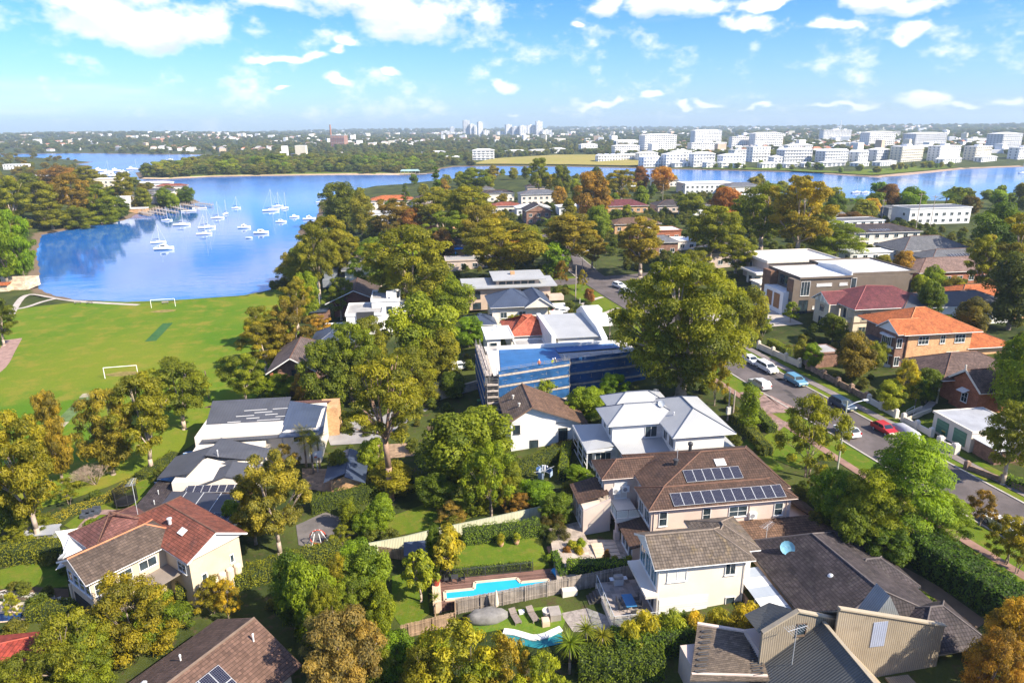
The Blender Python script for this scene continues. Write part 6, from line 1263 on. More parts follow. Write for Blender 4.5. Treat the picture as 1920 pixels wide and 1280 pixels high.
# ================================================================== BOATS, JETTIES
HULL = mat('boat_white', (.80,.79,.77), .35, .03, .5, bump=0, spec=.5); NAVY = mat('sail_cover_navy', (.03,.06,.16), .7, .1, 1., bump=0); WOODJ = mat('weathered_jetty', (.33,.28,.24), .9, .25, 1.5, bump=.2)
def hull(L, B, D):
    secs = []
    for k in range(8):
        t = k/7; b = B/2*(math.sin(math.pi*min(1, .30+t*.70))**.7 if t < .999 else .03)*(1 if t > .0 else 1); b = B/2*max(.03, (1-(max(0, t-.35)/.65)**2.2))*(.82+.18*min(1, t/.35)); x = -L/2+L*t; sh = D*(1+.22*t*t); secs.append([(x,-b,sh),(x,-b*.85,sh*.35),(x,0,-.25),(x,b*.85,sh*.35),(x,b,sh)])
    return MB().loft(secs)
def yacht(x, y, rz, L, label, mast_h=None, cover=NAVY, group='yachts moored in the bay'):
    L *= .76; t = thing('yacht', label, 'sailing boat', (x, y, -1.5), rz, group); B = L*.3; D = L*.11; hull(L, B, D).build('hull', HULL, t)
    mb = MB(); mb.loft([[(-L*.12,-B*.26,D),(L*.22,-B*.18,D*1.1),(L*.22,B*.18,D*1.1),(-L*.12,B*.26,D)],[(-L*.12,-B*.22,D*1.6),(L*.17,-B*.14,D*1.55),(L*.17,B*.14,D*1.55),(-L*.12,B*.22,D*1.6)]]); c = mb.build('cabin', HULL, t); MB().box(-L*.06,-B*.225,D*1.22,L*.1,-B*.19,D*1.42).build('cabin_window', GLS, c)
    h = mast_h or L*1.25; mb = MB(); mb.tube((L*.08,0,D),(L*.08,0,D+h),.13,.09,6); mb.tube((L*.08,-B*.25,D+h*.55),(L*.08,B*.25,D+h*.55),.05,n=4); mb.build('mast', ALU, t); MB().tube((L*.07,0,D+1.3),(-L*.34,0,D+1.2),.20,.13,6).build('boom', cover, t)
    s_ = MB()
    for e in ((L*.49,0,D*1.2),(-L*.48,0,D)): s_.tube((L*.08,0,D+h*.97), e, .03, n=3)
    s_.build('stay', ALU, t); return t
def motorboat(x, y, rz, L, label, group='motor boats moored in the bay', fly=True):
    L *= .76; t = thing('motor_boat', label, 'motor boat', (x, y, -1.5), rz, group); B = L*.36; D = L*.14; hull(L, B, D).build('hull', HULL, t); mb = MB(); mb.loft([[(-L*.2,-B*.36,D),(L*.26,-B*.22,D*1.1),(L*.26,B*.22,D*1.1),(-L*.2,B*.36,D)],[(-L*.2,-B*.32,D*2.1),(L*.08,-B*.26,D*2.1),(L*.08,B*.26,D*2.1),(-L*.2,B*.32,D*2.1)]]); c = mb.build('cabin', HULL, t)
    MB().box(-L*.14,-B*.37,D*1.45,L*.08,-B*.30,D*1.9).box(-L*.14,B*.30,D*1.45,L*.08,B*.37,D*1.9).build('cabin_window', GLS, c)
    if fly: MB().box(-L*.16,-B*.26,D*2.1,L*.02,B*.26,D*2.22).box(-L*.02,-B*.22,D*2.22,L*.03,B*.22,D*2.7).build('flybridge', HULL, t)
    return t
YS = [(297,456,9,.3,'white yacht nearest the oval in a pair, with bare mast'),(383,440,10,.2,'small yacht in mid bay just below the two-masted one'),(388,428,12,.4,'white yacht in mid bay with forestay, left of the paired motor boats'),(341,423,12,.1,'tall white yacht near the ends of the jetties'),(408,410,10,.2,'slim white yacht right of the jetty ends'),(424,402,9,1.4,'narrow yacht seen end-on right of the jetties'),(443,391,8,.3,'small yacht furthest out beyond the jetty ends'),(508,396,14,.2,'large white yacht in the group of three at the outer mooring'),(521,388,10,.3,'yacht hidden behind the large one in the outer group'),(535,392,11,1.2,'dark-hulled yacht right of the large one in the outer group'),(313,414,8,.2,'small white yacht close under the jetties'),(600,380,8,.3,'yacht half hidden behind the shore trees')]
for (u, v, L, rz, lb) in YS: x, y = W(u, v, -1.5); yacht(x, y, rz, L, lb)
for (u, v, L, rz, lb, f) in [(308,468,11,.1,'white open motor boat nearest the oval',False),(458,428,9,.1,'white cabin cruiser in the middle of the bay',True),(490,438,10,.05,'low white runabout right of the cabin cruiser',False),(527,417,8,.1,'white cruiser left of the shore side pair',False),(552,408,7.5,.2,'small white cruiser, left of the shore side pair',True),(580,412,10,.2,'white cruiser close to the right-hand shore',True)]:
    x, y = W(u, v, -1.5); motorboat(x, y, rz, L, lb, fly=f)
for k, (u, v, L) in enumerate([(165,325,18),(185,322,20),(200,327,22),(216,322,18),(232,325,16),(192,333,16),(210,331,18),(246,318,16)]): x, y = W(u, v, -1.5); motorboat(x, y, .2+.3*(k % 3), L, ['leftmost white cruiser in the marina behind the headland','second white cruiser from the left in the marina','largest white cruiser in the middle of the marina','white cruiser right of the largest one in the marina','white cruiser near the right end of the marina','front left white cruiser in the marina','front right white cruiser in the marina','white cruiser standing off the right end of the marina'][k], 'cruisers in the marina behind the headland')
for (u, v, L, lb) in [(203,325,16,'tall-masted yacht in the marina behind the headland'),(255,318,14,'yacht on a mooring off the park point'),(318,300,16,'yacht far out on the second bay'),(1605,362,12,'white yacht moored on the right-hand river near its bank'),(1622,362,11,'second yacht moored just right of the white one on the river'),(1916,325,12,'white yacht at the right edge of the river'),(1815,372,9,'yacht mast showing above the river bank trees')]: x, y = W(u, v, -1.5); yacht(x, y, .2, L, lb, group='yachts on the outer water')
x, y = W(467,447,-1.5); solo(hull(3.2,1.3,.5), 'dinghy', HULL, 'tiny white dinghy drifting by the right-hand moorings', 'dinghy').location = (x, y, -1.6)
JE = [((262,400),(285,404)),((268,396),(310,403)),((290,393),(332,400)),((318,389),(352,396)),((342,385),(372,391)),((355,381),(398,386))]
for k, (a, b) in enumerate(JE):
    a = W(*a, -1.2); b = W(*b, -1.2); t = thing('jetty', ['grey jetty nearest the sandstone boatshed','second jetty along the headland shore','third jetty along the headland shore','fourth jetty, with pontoon, along the headland','fifth jetty towards the headland tip','outermost jetty of piles at the headland tip'][k], 'jetty', (a[0], a[1], -1.5)); mb = MB(); mb.bar((*a, -.3), (*b, -.4), 2.4, .2); on(mb, 'deck', WOODJ, t)
    n = 7; pm_ = MB(); 
    for i in range(n+1):
        p = Vector(a).lerp(Vector(b), i/n)
        for s_ in (-1.1, 1.1): q = MB(); q.tube((p.x, p.y+s_*2, -5), (p.x, p.y+s_*2, .9+.5*(i % 2)), .16, n=6); on(q, 'pile', WOODJ, t)
    if k in (3, 4): on(MB().bar((b[0]-4, b[1], -1.0), (b[0]+5, b[1]+2, -1.0), 3.4, .5), 'pontoon', HULL, t)
a = W(752,329,-1.5); t = thing('ferry_wharf', 'ferry wharf with a green pitched roof on the park shore', 'wharf', (a[0], a[1], -1.5)); x, y = a
on(MB().box(x-2,y-3,-.6,x+30,y+5,-.2), 'deck', WOODJ, t); on(MB().add([(x-1,y-3,3.2),(x+22,y-3,3.2),(x+22,y+5,3.2),(x-1,y+5,3.2),(x+1,y+1,5.2),(x+20,y+1,5.2)],[(0,1,5,4),(2,3,4,5),(3,0,4),(1,2,5),(3,2,1,0)]), 'roof', mat('wharf_roof',(.25,.36,.34),.6,.1,.2), t)
for k in range(6):
    for s_ in (-2.6, 4.6): on(MB().tube((x+k*4.2,y+s_,-5),(x+k*4.2,y+s_,3.3),.2,n=6), 'pile', WOODJ, t)
# ================================================================== THE OVAL
GOALW = mat('goal_white', (.80,.79,.74), .5, .04, 1., bump=0)
def goal(p, q, label):
    p = Vector((*p, 0)); q = Vector((*q, 0)); zp = H(p.x, p.y); t = thing('goal', label, 'football goal', (p.x, p.y, zp)); up = Vector((0,0,zp))
    for a in (p, q): on(MB().tube(a+up-Vector((0,0,.3)), a+up+Vector((0,0,2.44)), .075, n=8), 'post', GOALW, t)
    on(MB().tube(p+up+Vector((0,0,2.44)), q+up+Vector((0,0,2.44)), .075, n=8), 'crossbar', GOALW, t)
goal(W(197,709,.1), W(259,704,.1), 'white football goal in the middle of the oval, nearest the viewer'); goal(W(284,577,.1), W(329,574,.1), 'white football goal at the bay end of the oval')
for k, u in enumerate((146,168,310)):
    x, y = W(u, 568, .3); t = thing('bench', ['left bench facing the bay from the foreshore path','second bench facing the bay from the foreshore path','bench behind the far goal facing the bay'][k], 'bench', (x, y, H(x, y)), .1); MB().box(-.9,-.2,.42,.9,.25,.48).build('seat', WOODJ, t); MB().box(-.9,-.28,.55,.9,-.2,.9).build('backrest', WOODJ, t)
    for s_ in (-.7, .7): MB().box(s_-.05,-.25,-.1,s_+.05,.2,.42).build('leg', DKMET, t)
for (u, v, a_, b_) in ((232,700,3.6,1.6),(306,583,3.4,1.6)):
    x, y = W(u, v, .1); drape('worn_goalmouth', [(x+a_*math.cos(k*.524)*(1+.15*math.sin(k*2.3)), y+b_*math.sin(k*.524)) for k in range(12)], mat('worn_turf_goal', (.215,.165,.045), .95, .3, .9, bump=.4), .07, 3)
rr = random.Random(21)
for k in range(9):      # patched asphalt
    i = rr.randrange(8, 46); p = street[i]; o_ = rr.uniform(-3, 3); l_, w_ = rr.uniform(1.2, 5), rr.uniform(.8, 1.8); drape('asphalt_patch', [(p[0]+o_-w_/2, p[1]-l_/2), (p[0]+o_+w_/2, p[1]-l_/2), (p[0]+o_+w_/2-.1*l_, p[1]+l_/2), (p[0]+o_-w_/2-.1*l_, p[1]+l_/2)], mat('asphalt_patch%d' % (k % 2), ((.060,.054,.054),(.125,.108,.104))[k % 2], .92, .2, .6, bump=.3), .068, 3)
# ================================================================== VEHICLES
TYRE = mat('tyre', (.02,.02,.02), .85, .1, 2., bump=0); RIM = mat('wheel_rim', (.40,.40,.41), .35, .05, 2., bump=0, metal=.4); LAMP = mat('headlight', (.75,.76,.78), .1, .02, 3., bump=0, spec=.8); TAIL = mat('tail_light', (.38,.02,.015), .25, .05, 3., bump=0); CARGL = glass('car_glass', (.02,.03,.04), .04, .2); PLATEM = mat('number_plate', (.7,.66,.4), .5, .03, 3., bump=0)
def paint(key, col): return mat(key, col, .28, .03, .6, bump=0, spec=.6)
PROF = {'hatch': [(2.05,.35),(2.1,.62),(1.95,.80),(1.05,.98),(.35,1.45),(-1.2,1.50),(-1.85,1.05),(-2.0,.9),(-2.0,.4)],
        'suv': [(2.3,.42),(2.34,.75),(2.2,1.0),(1.2,1.12),(.55,1.64),(-1.75,1.68),(-2.15,1.15),(-2.25,1.0),(-2.25,.45)],
        'van': [(2.5,.42),(2.55,.75),(2.42,1.0),(1.65,1.2),(.75,1.76),(-2.2,1.80),(-2.45,1.3),(-2.5,1.0),(-2.5,.45)],
        'sedan': [(2.3,.36),(2.34,.62),(2.2,.80),(1.05,.95),(.3,1.40),(-.95,1.42),(-1.65,1.02),(-2.2,.96),(-2.3,.45)]}
def car(u, v, typ, col, label, flip=False, rz=None, z=None):
    x, y, zz = G(u, v); zz += .08; P = PROF[typ]; hw = .92 if typ != 'hatch' else .87
    rz = (R(-84) if not flip else R(96)) if rz is None else rz
    t = thing('parked_car', label, 'car', (x, y, zz), rz, 'cars parked along the street'); ztop = max(p[1] for p in P); bel = P[3][1]
    def w_at(z): return hw if z <= bel else hw-(z-bel)*.30
    mb = MB(); n = len(P); vs = []
    for s_ in (-1, 1): vs += [(px, s_*w_at(pz), pz) for px, pz in P]
    ctr = [(0, s_*hw, bel*.72) for s_ in (-1, 1)]; base = len(vs); vs += ctr; fs = []
    for i in range(n): j = (i+1) % n; fs.append((i, j, n+j, n+i)); fs.append((j, i, base)); fs.append((n+i, n+j, base+1))
    mb.add(vs, fs); b = mb.build('body', col, t)
    def q(a, b_, c, d): return [a, b_, c, d]
    # glazing: windscreen, rear screen, side windows (slightly proud of the shell)
    A, B_, C, D_ = P[3], P[4], P[5], P[6]; g = MB()
    def strip(p, q_, off): 
        f = .10; p1 = Vector(p).lerp(Vector(q_), f); p2 = Vector(p).lerp(Vector(q_), 1-f*.6); nx, nz = (q_[1]-p[1]), -(q_[0]-p[0]); l = math.hypot(nx, nz); nx, nz = nx/l*off, nz/l*off
        return [(p1.x+nx,-w_at(p1.y)+.10,p1.y+nz),(p1.x+nx,w_at(p1.y)-.10,p1.y+nz),(p2.x+nx,w_at(p2.y)-.12,p2.y+nz),(p2.x+nx,-w_at(p2.y)+.12,p2.y+nz)]
    g.add(strip(A, B_, -.012 if False else .012), [(0,1,2,3)]); ws = g.build('windscreen', CARGL, t); g = MB(); g.add(strip(D_, C, -.012), [(0,1,2,3)]); g.build('rear_window', CARGL, t)
    for s_ in (-1, 1):
        z0 = bel+.05; z1 = ztop-.12; xs = [A[0]-.25, B_[0]-.02, (B_[0]+C[0])/2+.05, (B_[0]+C[0])/2-.05, C[0]+.12, D_[0]+.30]
        for a, b2, c, d in ((xs[0], xs[1], xs[2], xs[2]), (xs[3], xs[3], xs[4], xs[5])):
            m2 = MB(); m2.add([(a,s_*(w_at(z0)+.012),z0),(b2,s_*(w_at(z1)+.012),z1),(c,s_*(w_at(z1)+.012),z1),(d,s_*(w_at(z0)+.012),z0)],[(0,1,2,3)]); m2.build('side_window', CARGL, t)
    r = .33 if typ != 'hatch' else .30; wx = P[0][0]-.85, P[-1][0]+.80
    for xx in wx:
        for s_ in (-1, 1):
            w2 = MB(); n2 = 14; w2.loft([[(xx+r*k_*math.cos(6.2832*i/n2), s_*yy, r+r*k_*math.sin(6.2832*i/n2)) for i in range(n2)] for k_, yy in ((.98,hw-.20),(1,hw-.05),(.96,hw+.02),(.62,hw+.03))]); wo_ = w2.build('wheel', TYRE, t)
            w3 = MB(); w3.loft([[(xx+r*k_*math.cos(6.2832*i/n2), s_*yy, r+r*k_*math.sin(6.2832*i/n2)) for i in range(n2)] for k_, yy in ((.62,hw+.028),(.60,hw+.04),(.12,hw+.035))]); w3.build('rim', RIM, wo_)
    for s_ in (-1, 1):
        MB().box(P[1][0]-.22,s_*hw*.78-.2,P[1][1]+.02,P[1][0]+.02,s_*hw*.78+.2,P[1][1]+.17).build('headlight', LAMP, t); MB().box(P[7][0]-.03,s_*hw*.85-.12,P[7][1]-.12,P[7][0]+.25,s_*hw*.85+.12,P[7][1]+.16).build('tail_light', TAIL, t)
        MB().box(A[0]-.35,s_*(hw+.12)-.1,bel+.02,A[0]-.15,s_*(hw+.12)+.1,bel+.17).build('mirror', col, t)
    MB().box(P[0][0]-.02,-.55,.42,P[0][0]+.06,.55,.6).build('grille', DKMET, t); MB().box(P[0][0]-.01,-.26,.44,P[0][0]+.08,.26,.55).build('number_plate', PLATEM, t); return t
WH = paint('car_white', (.72,.72,.71)); 
car(1408,681,'hatch',WH,'white hatchback parked furthest up the right kerb behind the white van')
car(1437,696,'van',WH,'white people mover parked at the right kerb facing the viewer')
car(1424,727,'suv',paint('car_silver',(.50,.51,.52)),'silver wagon parked on the left side of the street, seen from behind',True)
car(1491,720,'suv',paint('car_blue',(.10,.25,.36)),'pale blue four-wheel drive parked at the right kerb')
car(1578,765,'suv',paint('car_navy',(.025,.05,.09)),'dark navy car parked at the right kerb above the street lamp')
car(1588,815,'hatch',paint('car_pale',(.62,.63,.64)),'pale silver car half hidden by the sparse street tree',True)
car(1657,811,'hatch',paint('car_red',(.38,.015,.02)),'red hatchback parked at the right kerb')
car(1160,540,'suv',WH,'white car parked on the curve of the street beside the huge tree',False,R(-70)); car(1172,550,'hatch',paint('car_silver',(.50,.51,.52)),'silver car just in front of the white one beside the huge tree',False,R(-70))
car(1880,992,'sedan',WH,'white car behind the small tree at the lower right kerb',True); car(862,693,'suv',WH,'white car parked in the driveway left of the blue scaffolding',False,R(10)); car(1052,588,'sedan',paint('car_silver',(.50,.51,.52)),'silver car beside the white garden wall below the beige house',False,R(20)); car(1128,476,'sedan',paint('car_black',(.03,.03,.035)),'dark car in shade at the far side of the junction',False,R(5))
x, y, z = G(1697,816); mb = MB(); mb.loft([[(x+dx*k+ox, y+dy*k, z+.1+zz) for dx, dy in ((-.95,-2.3),(.95,-2.3),(1.0,0),(.95,2.3),(-.95,2.3),(-1.0,0))] for k, zz, ox in ((1.02,0,0),(1.0,.75,0),(.80,1.15,0),(.42,1.42,0))]); solo(mb, 'covered_car', mat('car_cover',(.36,.36,.40),.8,.12,1.2,bump=.4), 'car hidden under a grey cover behind the red hatchback', 'car', smooth=True)
# ================================================================== STREET FURNITURE
POLEW = mat('pole_timber', (.40,.33,.27), .9, .2, 1., bump=.2); POLEB = mat('pole_brown', (.20,.13,.09), .9, .2, 1., bump=.2)
def pole(u, vb, vt, label, arm=None, cross=False, m_=POLEW, r=.15, gear=False):
    x, y, z = G(u, vb); lo, hi = 1., 30.
    for k in range(22):
        mid = (lo+hi)/2
        if vpix(x, y, z+mid) > vt: lo = mid
        else: hi = mid
    t = thing('street_lamp' if arm else 'power_pole', label, 'street lamp' if arm else 'power pole', (x, y, z)); MB().tube((0,0,-.5),(0,0,lo),r,r*.72,8).build('pole', m_, t)
    if arm: MB().path([(0,0,lo-.8),(arm*.5,0,lo-.2),(arm,0,lo)],.05,5).build('arm', ALU, t); MB().box(arm-.35,-.14,lo-.06,arm+.35,.14,lo+.08).build('lamp_head', mat('lamp_head',(.6,.62,.62),.4,.05,1.,bump=0), t)
    if cross:
        MB().box(-1.2,-.06,lo-.7,1.2,.06,lo-.55).build('cross_arm', POLEB, t)
        for k in (-1.05,-.4,.4,1.05): MB().lathe([(.05,0),(.07,.08),(.04,.2)],(k,0,lo-.55),6).build('insulator', HULL, t)
    if gear: MB().box(-.35,-.45,1.2,.35,.1,2.4).build('switch_box', mat('pole_box',(.6,.58,.52),.6,.08,1.,bump=0), t)
    return Vector((x, y, z+lo))
pA = pole(1364,788,728,'taller of two close timber poles beside the column tree',cross=False,gear=True); pole(1373,790,732,'shorter of two close timber poles beside the column tree')
pB = pole(1570,880,752,'street lamp with an arm reaching over the road beside the sparse street tree',arm=2.6,m_=mat('pole_grey',(.42,.42,.33),.8,.15,1.),r=.13)
pC = pole(1079,563,498,'pale leaning power pole on the corner lawn by the junction',m_=POLEW); pD = pole(1030,515,459,'power pole with a cross arm left of the junction',cross=True); pE = pole(1060,482,438,'power pole further up the far street',cross=False); pole(1117,510,488,'green street sign post on the junction corner',r=.06); pole(1092,512,470,'street lamp at the far side of the junction',arm=1.6)
pole(1087,580,559,'short white post on the corner lawn footpath',r=.08,m_=GOALW); pole(1143,634,590,'pale power pole right of the white modern house'); pole(392,748,695,'brown timber pole at the corner of the oval',m_=POLEB); pole(1715,442,362,'green-grey power pole behind the white river houses',cross=True); pole(1652,415,374,'power pole left of the river houses',cross=True); pole(1610,420,372,'pale power pole near the grey pyramid roof',cross=True); pole(1743,432,366,'tall power pole in front of the white flat-roofed river house',cross=True); pole(1242,382,345,'slim lamp pole by the white river mansion'); pole(1353,380,352,'lamp pole beside the purple tree')
mb = MB()
def wire(a, b, sag):
    pts = [a.lerp(b, k/14)-Vector((0,0,sag*4*(k/14)*(1-k/14))) for k in range(15)]; mb.path(pts, .018, 3)
for dz in (.2, .8): wire(pA-Vector((0,0,dz)), pC-Vector((0,0,dz)), 1.6); wire(pC-Vector((0,0,dz)), pD-Vector((0,0,dz)), 1.0); wire(pC-Vector((0,0,dz+.2)), pE-Vector((0,0,dz)), 1.2)
solo(mb, 'power_lines', DKMET, 'thin black overhead wires strung between the street power poles', 'power lines')
# ================================================================== GARDENS AND POOLS
def gp(u, v): return G(u, v)[:2]
POOLW = bpy.data.materials.new('pool_water'); POOLW.use_nodes = True
def pool_mat(m, a, b):
    t = NT(m.node_tree); bs = m.node_tree.nodes['Principled BSDF']; p = t.new('ShaderNodeNewGeometry').outputs['Position']
    t.put(bs.inputs['Base Color'], t.mix(t.noise(p, .35, 2), a, b)); bs.inputs['Roughness'].default_value = .04; bs.inputs['IOR'].default_value = 1.33
    bm_ = t.new('ShaderNodeBump'); bm_.inputs['Strength'].default_value = .12; bm_.inputs['Distance'].default_value = .1; t.put(bm_.inputs['Height'], t.noise(p, 2.2, 3)); t.put(bs.inputs['Normal'], bm_.outputs[0]); return m
pool_mat(POOLW, (.015,.30,.56), (.03,.42,.66)); TEAL = pool_mat(bpy.data.materials.new('pool_water_teal') if False else (lambda m: (setattr(m, 'use_nodes', True), m)[1])(bpy.data.materials.new('teal_water')), (.02,.16,.19), (.03,.24,.26))
DECK = mat('pool_deck_boards', (.155,.085,.066), .7, .2, .8, 'deck', .4); COPE = mat('sandstone_coping', (.62,.47,.34), .8, .1, 1.2, bump=.2); PAL = mat('grey_palings', (.30,.255,.215), .9, .22, 1.2, 'paling', .4); PALB = mat('brown_palings', (.33,.225,.145), .9, .2, 1.2, 'paling', .4)
tag(MB().prism([(-9.3,-13.6),(-8.6,-8.0),(2.0,-7.4),(2.2,-13.4)], .2, 2.25).build('lawn', LAWN), kind='structure')
tag(MB().prism([(-10.9,-17.8),(-10.9,-13.7),(3.6,-13.7),(3.6,-17.8)], .2, 1.95).build('pool_deck', DECK), kind='structure')
tag(MB().prism([(2.3,-17.6),(3.4,-7.0),(7.4,-6.0),(7.5,-10),(12.5,-10.8),(12.5,-17.4)], 1.0, 2.82).build('patio', PAVE), kind='structure')
PO = [(-9.9,-17.5),(1.9,-17.5),(1.7,-15.8),(-1.5,-15.8),(-1.8,-15.0),(-6.5,-15.0),(-6.7,-16.1),(-9.9,-16.1)]
pl = thing('swimming_pool', 'bright blue stepped swimming pool with sandstone edging in a brown deck', 'swimming pool', (-4, -16.3, 1.95))
on(MB().prism(PO, 1.96, 2.02), 'water', POOLW, pl)
for i in range(len(PO)):
    a = Vector((*PO[i], 2.03)); b = Vector((*PO[(i+1) % len(PO)], 2.03)); on(MB().bar(a, b, .34, .15), 'coping', COPE, pl)
on(MB().box(-11.2,-17.9,.3,-10.3,-13.8,2.2), 'end_ledge', COPE, pl)
t = thing('pool_cover_roller', 'rolled bright blue pool cover on its roller at the right end of the pool', 'pool cover', (2.8, -15.9, 1.95)); on(MB().tube((2.45,-14.6,2.35),(3.1,-17.1,2.35),.27,n=12), 'cover_roll', mat('cover_blue',(.02,.27,.55),.5,.1,2.), t)
for q_ in ((2.45,-14.55),(3.1,-17.15)): on(MB().box(q_[0]-.3,q_[1]-.04,1.94,q_[0]+.3,q_[1]+.04,2.35), 'stand', ALU, t)
def fence_bars(name, pts, z, h, m, label, cat='fence', sp=2.0, bar=.12, zf=None):
    t = thing(name, label, cat, (*pts[0], z)); rail = MB(); bars = MB(); hs_ = []
    for i in range(len(pts)-1):
        a = Vector((*pts[i], z if zf is None else zf(*pts[i]))); b = Vector((*pts[i+1], z if zf is None else zf(*pts[i+1]))); L = (b-a).length
        for zz in (.1, h): rail.bar(a+Vector((0,0,zz)), b+Vector((0,0,zz)), .04, .04)
        for k in range(int(L/sp)+1): p = a.lerp(b, min(1, k*sp/L)); on(MB().box(p.x-.035,p.y-.035,p.z-.2,p.x+.035,p.y+.035,p.z+h+.04), 'post', m, t)
        nb = int(L/bar)
        for k in range(nb): p = a.lerp(b, (k+.5)/nb); bars.box(p.x-.009,p.y-.009,p.z+.1,p.x+.009,p.y+.009,p.z+h)
    on(rail, 'rail', m, t); on(bars, 'bars', m, t, kind='stuff'); return t
fence_bars('pool_fence', [(-10.2,-13.85),(-9.2,-13.9),(.2,-13.9),(.3,-13.2)], 1.95, 1.2, DKMET, 'thin black bar fence between the lawn and the pool deck')
fence_bars('pool_fence', [(3.55,-17.6),(3.0,-13.4),(2.6,-11.6)], 2.0, 1.2, DKMET, 'black bar fence at the right end of the pool deck')
# cream sheet-metal boundary fence, one panel per bay
CB = mat('cream_sheet_fence', (.62,.60,.42), .6, .06, .8, 'corr', .35, p1=.19); CBG = mat('fence_cap', (.40,.42,.30), .6, .05, 1.)
t = thing('sheet_fence', 'cream corrugated sheet-metal fence along the far side of the pool garden', 'fence', (-21, -5.8, H(-21, -5.8)))
a = Vector((-21.2,-5.9)); b = Vector((8.3,-3.3)); N = 13
for k in range(N):
    p, q_ = a.lerp(b, k/N), a.lerp(b, (k+1)/N); z = max(H(*p), 0)+(.25 if k > 3 else 0); zq = max(H(*q_), 0)+(.25*smn((k+1-3)/2)); z = max(H(*p), 0)+(.25*smn((k-3)/2)); on(MB().bar((*p,z+.85),(*q_,zq+.85),.05,1.75), 'fence_panel', CB, t); on(MB().bar((*p,z+1.76),(*q_,zq+1.76),.08,.06).box(p.x-.04,p.y-.04,z-.3,p.x+.04,p.y+.04,z+1.72), 'fence_post', CBG, t)
def paling(pts, h, m, label, seed=1, z_extra=0):
    """paling fence: every board real, joined in one part; posts apart"""
    rr = random.Random(seed); t = thing('paling_fence', label, 'fence', (*pts[0], H(*pts[0]))); bd = MB(); rails = MB()
    for i in range(len(pts)-1):
        a = Vector(pts[i]); b = Vector(pts[i+1]); L = (b-a).length; n = int(L/.125); d = (b-a)/L; nr = Vector((-d.y, d.x))
        for k in range(n):
            p = a.lerp(b, (k+.5)/n)+nr*rr.uniform(-.012,.012); z = H(*p)+z_extra; hh = h+rr.uniform(-.05,.04); e = d*.055; f = nr*.012
            bd.add([(*(p-e-f),z-.2),(*(p+e-f),z-.2),(*(p+e+f),z-.2),(*(p-e+f),z-.2),(*(p-e-f),z+hh),(*(p+e-f),z+hh),(*(p+e+f),z+hh),(*(p-e+f),z+hh)],[(4,5,6,7),(0,1,5,4),(1,2,6,5),(2,3,7,6),(3,0,4,7)])
        for zz in (.4, h-.35): rails.bar((*(a+nr*.05), H(*a)+z_extra+zz), (*(b+nr*.05), H(*b)+z_extra+zz), .05, .08)
        for k in range(int(L/2.4)+1): p = a.lerp(b, min(1, k*2.4/L))+nr*.07; z = H(*p)+z_extra; on(MB().box(p.x-.05,p.y-.05,z-.3,p.x+.05,p.y+.05,z+h-.1), 'post', m, t)
    on(bd, 'palings', m, t, kind='stuff'); on(rails, 'rail', m, t); return t
paling([(10.6,-17.9),(-8.9,-18.5)], 1.9, PAL, 'weathered grey paling fence along the near side of the swimming pool', 1)
paling([(-8.95,-18.5),(-9.0,-20.2),(-14.6,-20.9)], 1.7, PALB, 'brown paling fence stepping down at the near left of the pool garden', 2)
paling([(-10.95,-18.4),(-11.0,-13.6)], 1.3, PALB, 'short brown paling screen below the left end of the pool', 3)
paling([(-17.4,-6.2),(-14.3,-7.6)], 1.5, PALB, 'short brown paling fence beside the garden shed', 4)
SH = HS('garden_shed', 'small blue-green metal garden shed with a slate roof behind the frangipani', 'shed', -12.9, -8.7, .9); SH.wall(-14.1,-9.7,-11.7,-7.7,.5,2.7,mat('green_shed',(.10,.22,.20),.6,.1,1.,'corr',.3)); SH.slab([(-14.3,-9.9,2.7),(-11.5,-9.9,2.7),(-11.5,-7.5,3.0),(-14.3,-7.5,3.0)],.06,BLUEROOF); SH.part(MB().box(-13.6,-9.76,.6,-12.2,-9.71,2.5),'door',mat('green_shed',(.10,.22,.20)))
drape('lawn', [gp(735,1080),gp(760,1075),gp(800,1100),gp(806,1150),gp(760,1185),gp(735,1150)], LAWN, .05, 2); drape('lawn', [(-17.5,-2.4),(-8,-1.5),(-1.5,1.2),(-1.5,6.0),(-9.5,5.5),(-17,2.2)], LAWN, .05, 2)
# steps, pots and garden seats
for k in range(5): tag(MB().box(7.6,-14.4+k*.62,2.6,10.5,-13.8+k*.62,2.83+.06*(k+1)).build('step', COPE), kind='structure')
for k in range(6): tag(MB().box(2.6+k*.42,-11.2-.05*k,1.9,3.3+k*.42,-9.9,2.3+k*.1).build('step', mat('brick_step',(.33,.17,.11),.85,.2,1.)), kind='structure')
def pot(x, y, z, r, h, m, label, name='plant_pot', plant_=True, col=GR, ph=.9, sp='shrub'):
    solo(MB().lathe([(r*.65,0),(r,h*.65),(r*.92,h*.92),(r*1.08,h),(r*.85,h),(r*.8,h*.8)], (x,y,z), 12), name, m, label, 'plant pot')
    if plant_: plant(x, y, z+h*.8, ph, r*3.4, sp, col, 'small plant in the '+label, 'potted plant')
POTB = mat('blue_pot',(.03,.06,.14),.3,.1,2.,bump=0,spec=.6)
pot(8.4,-15.3,2.82,.32,.6,POTB,'dark blue glazed pot on the patio, nearest the lawn',ph=1.6,col=RE); pot(9.3,-15.5,2.82,.28,.55,POTB,'dark blue glazed pot on the patio beside the column',col=BR); pot(10.8,-15.9,2.82,.34,.7,POTB,'large dark pot on the patio against the cream house corner',col=OL)
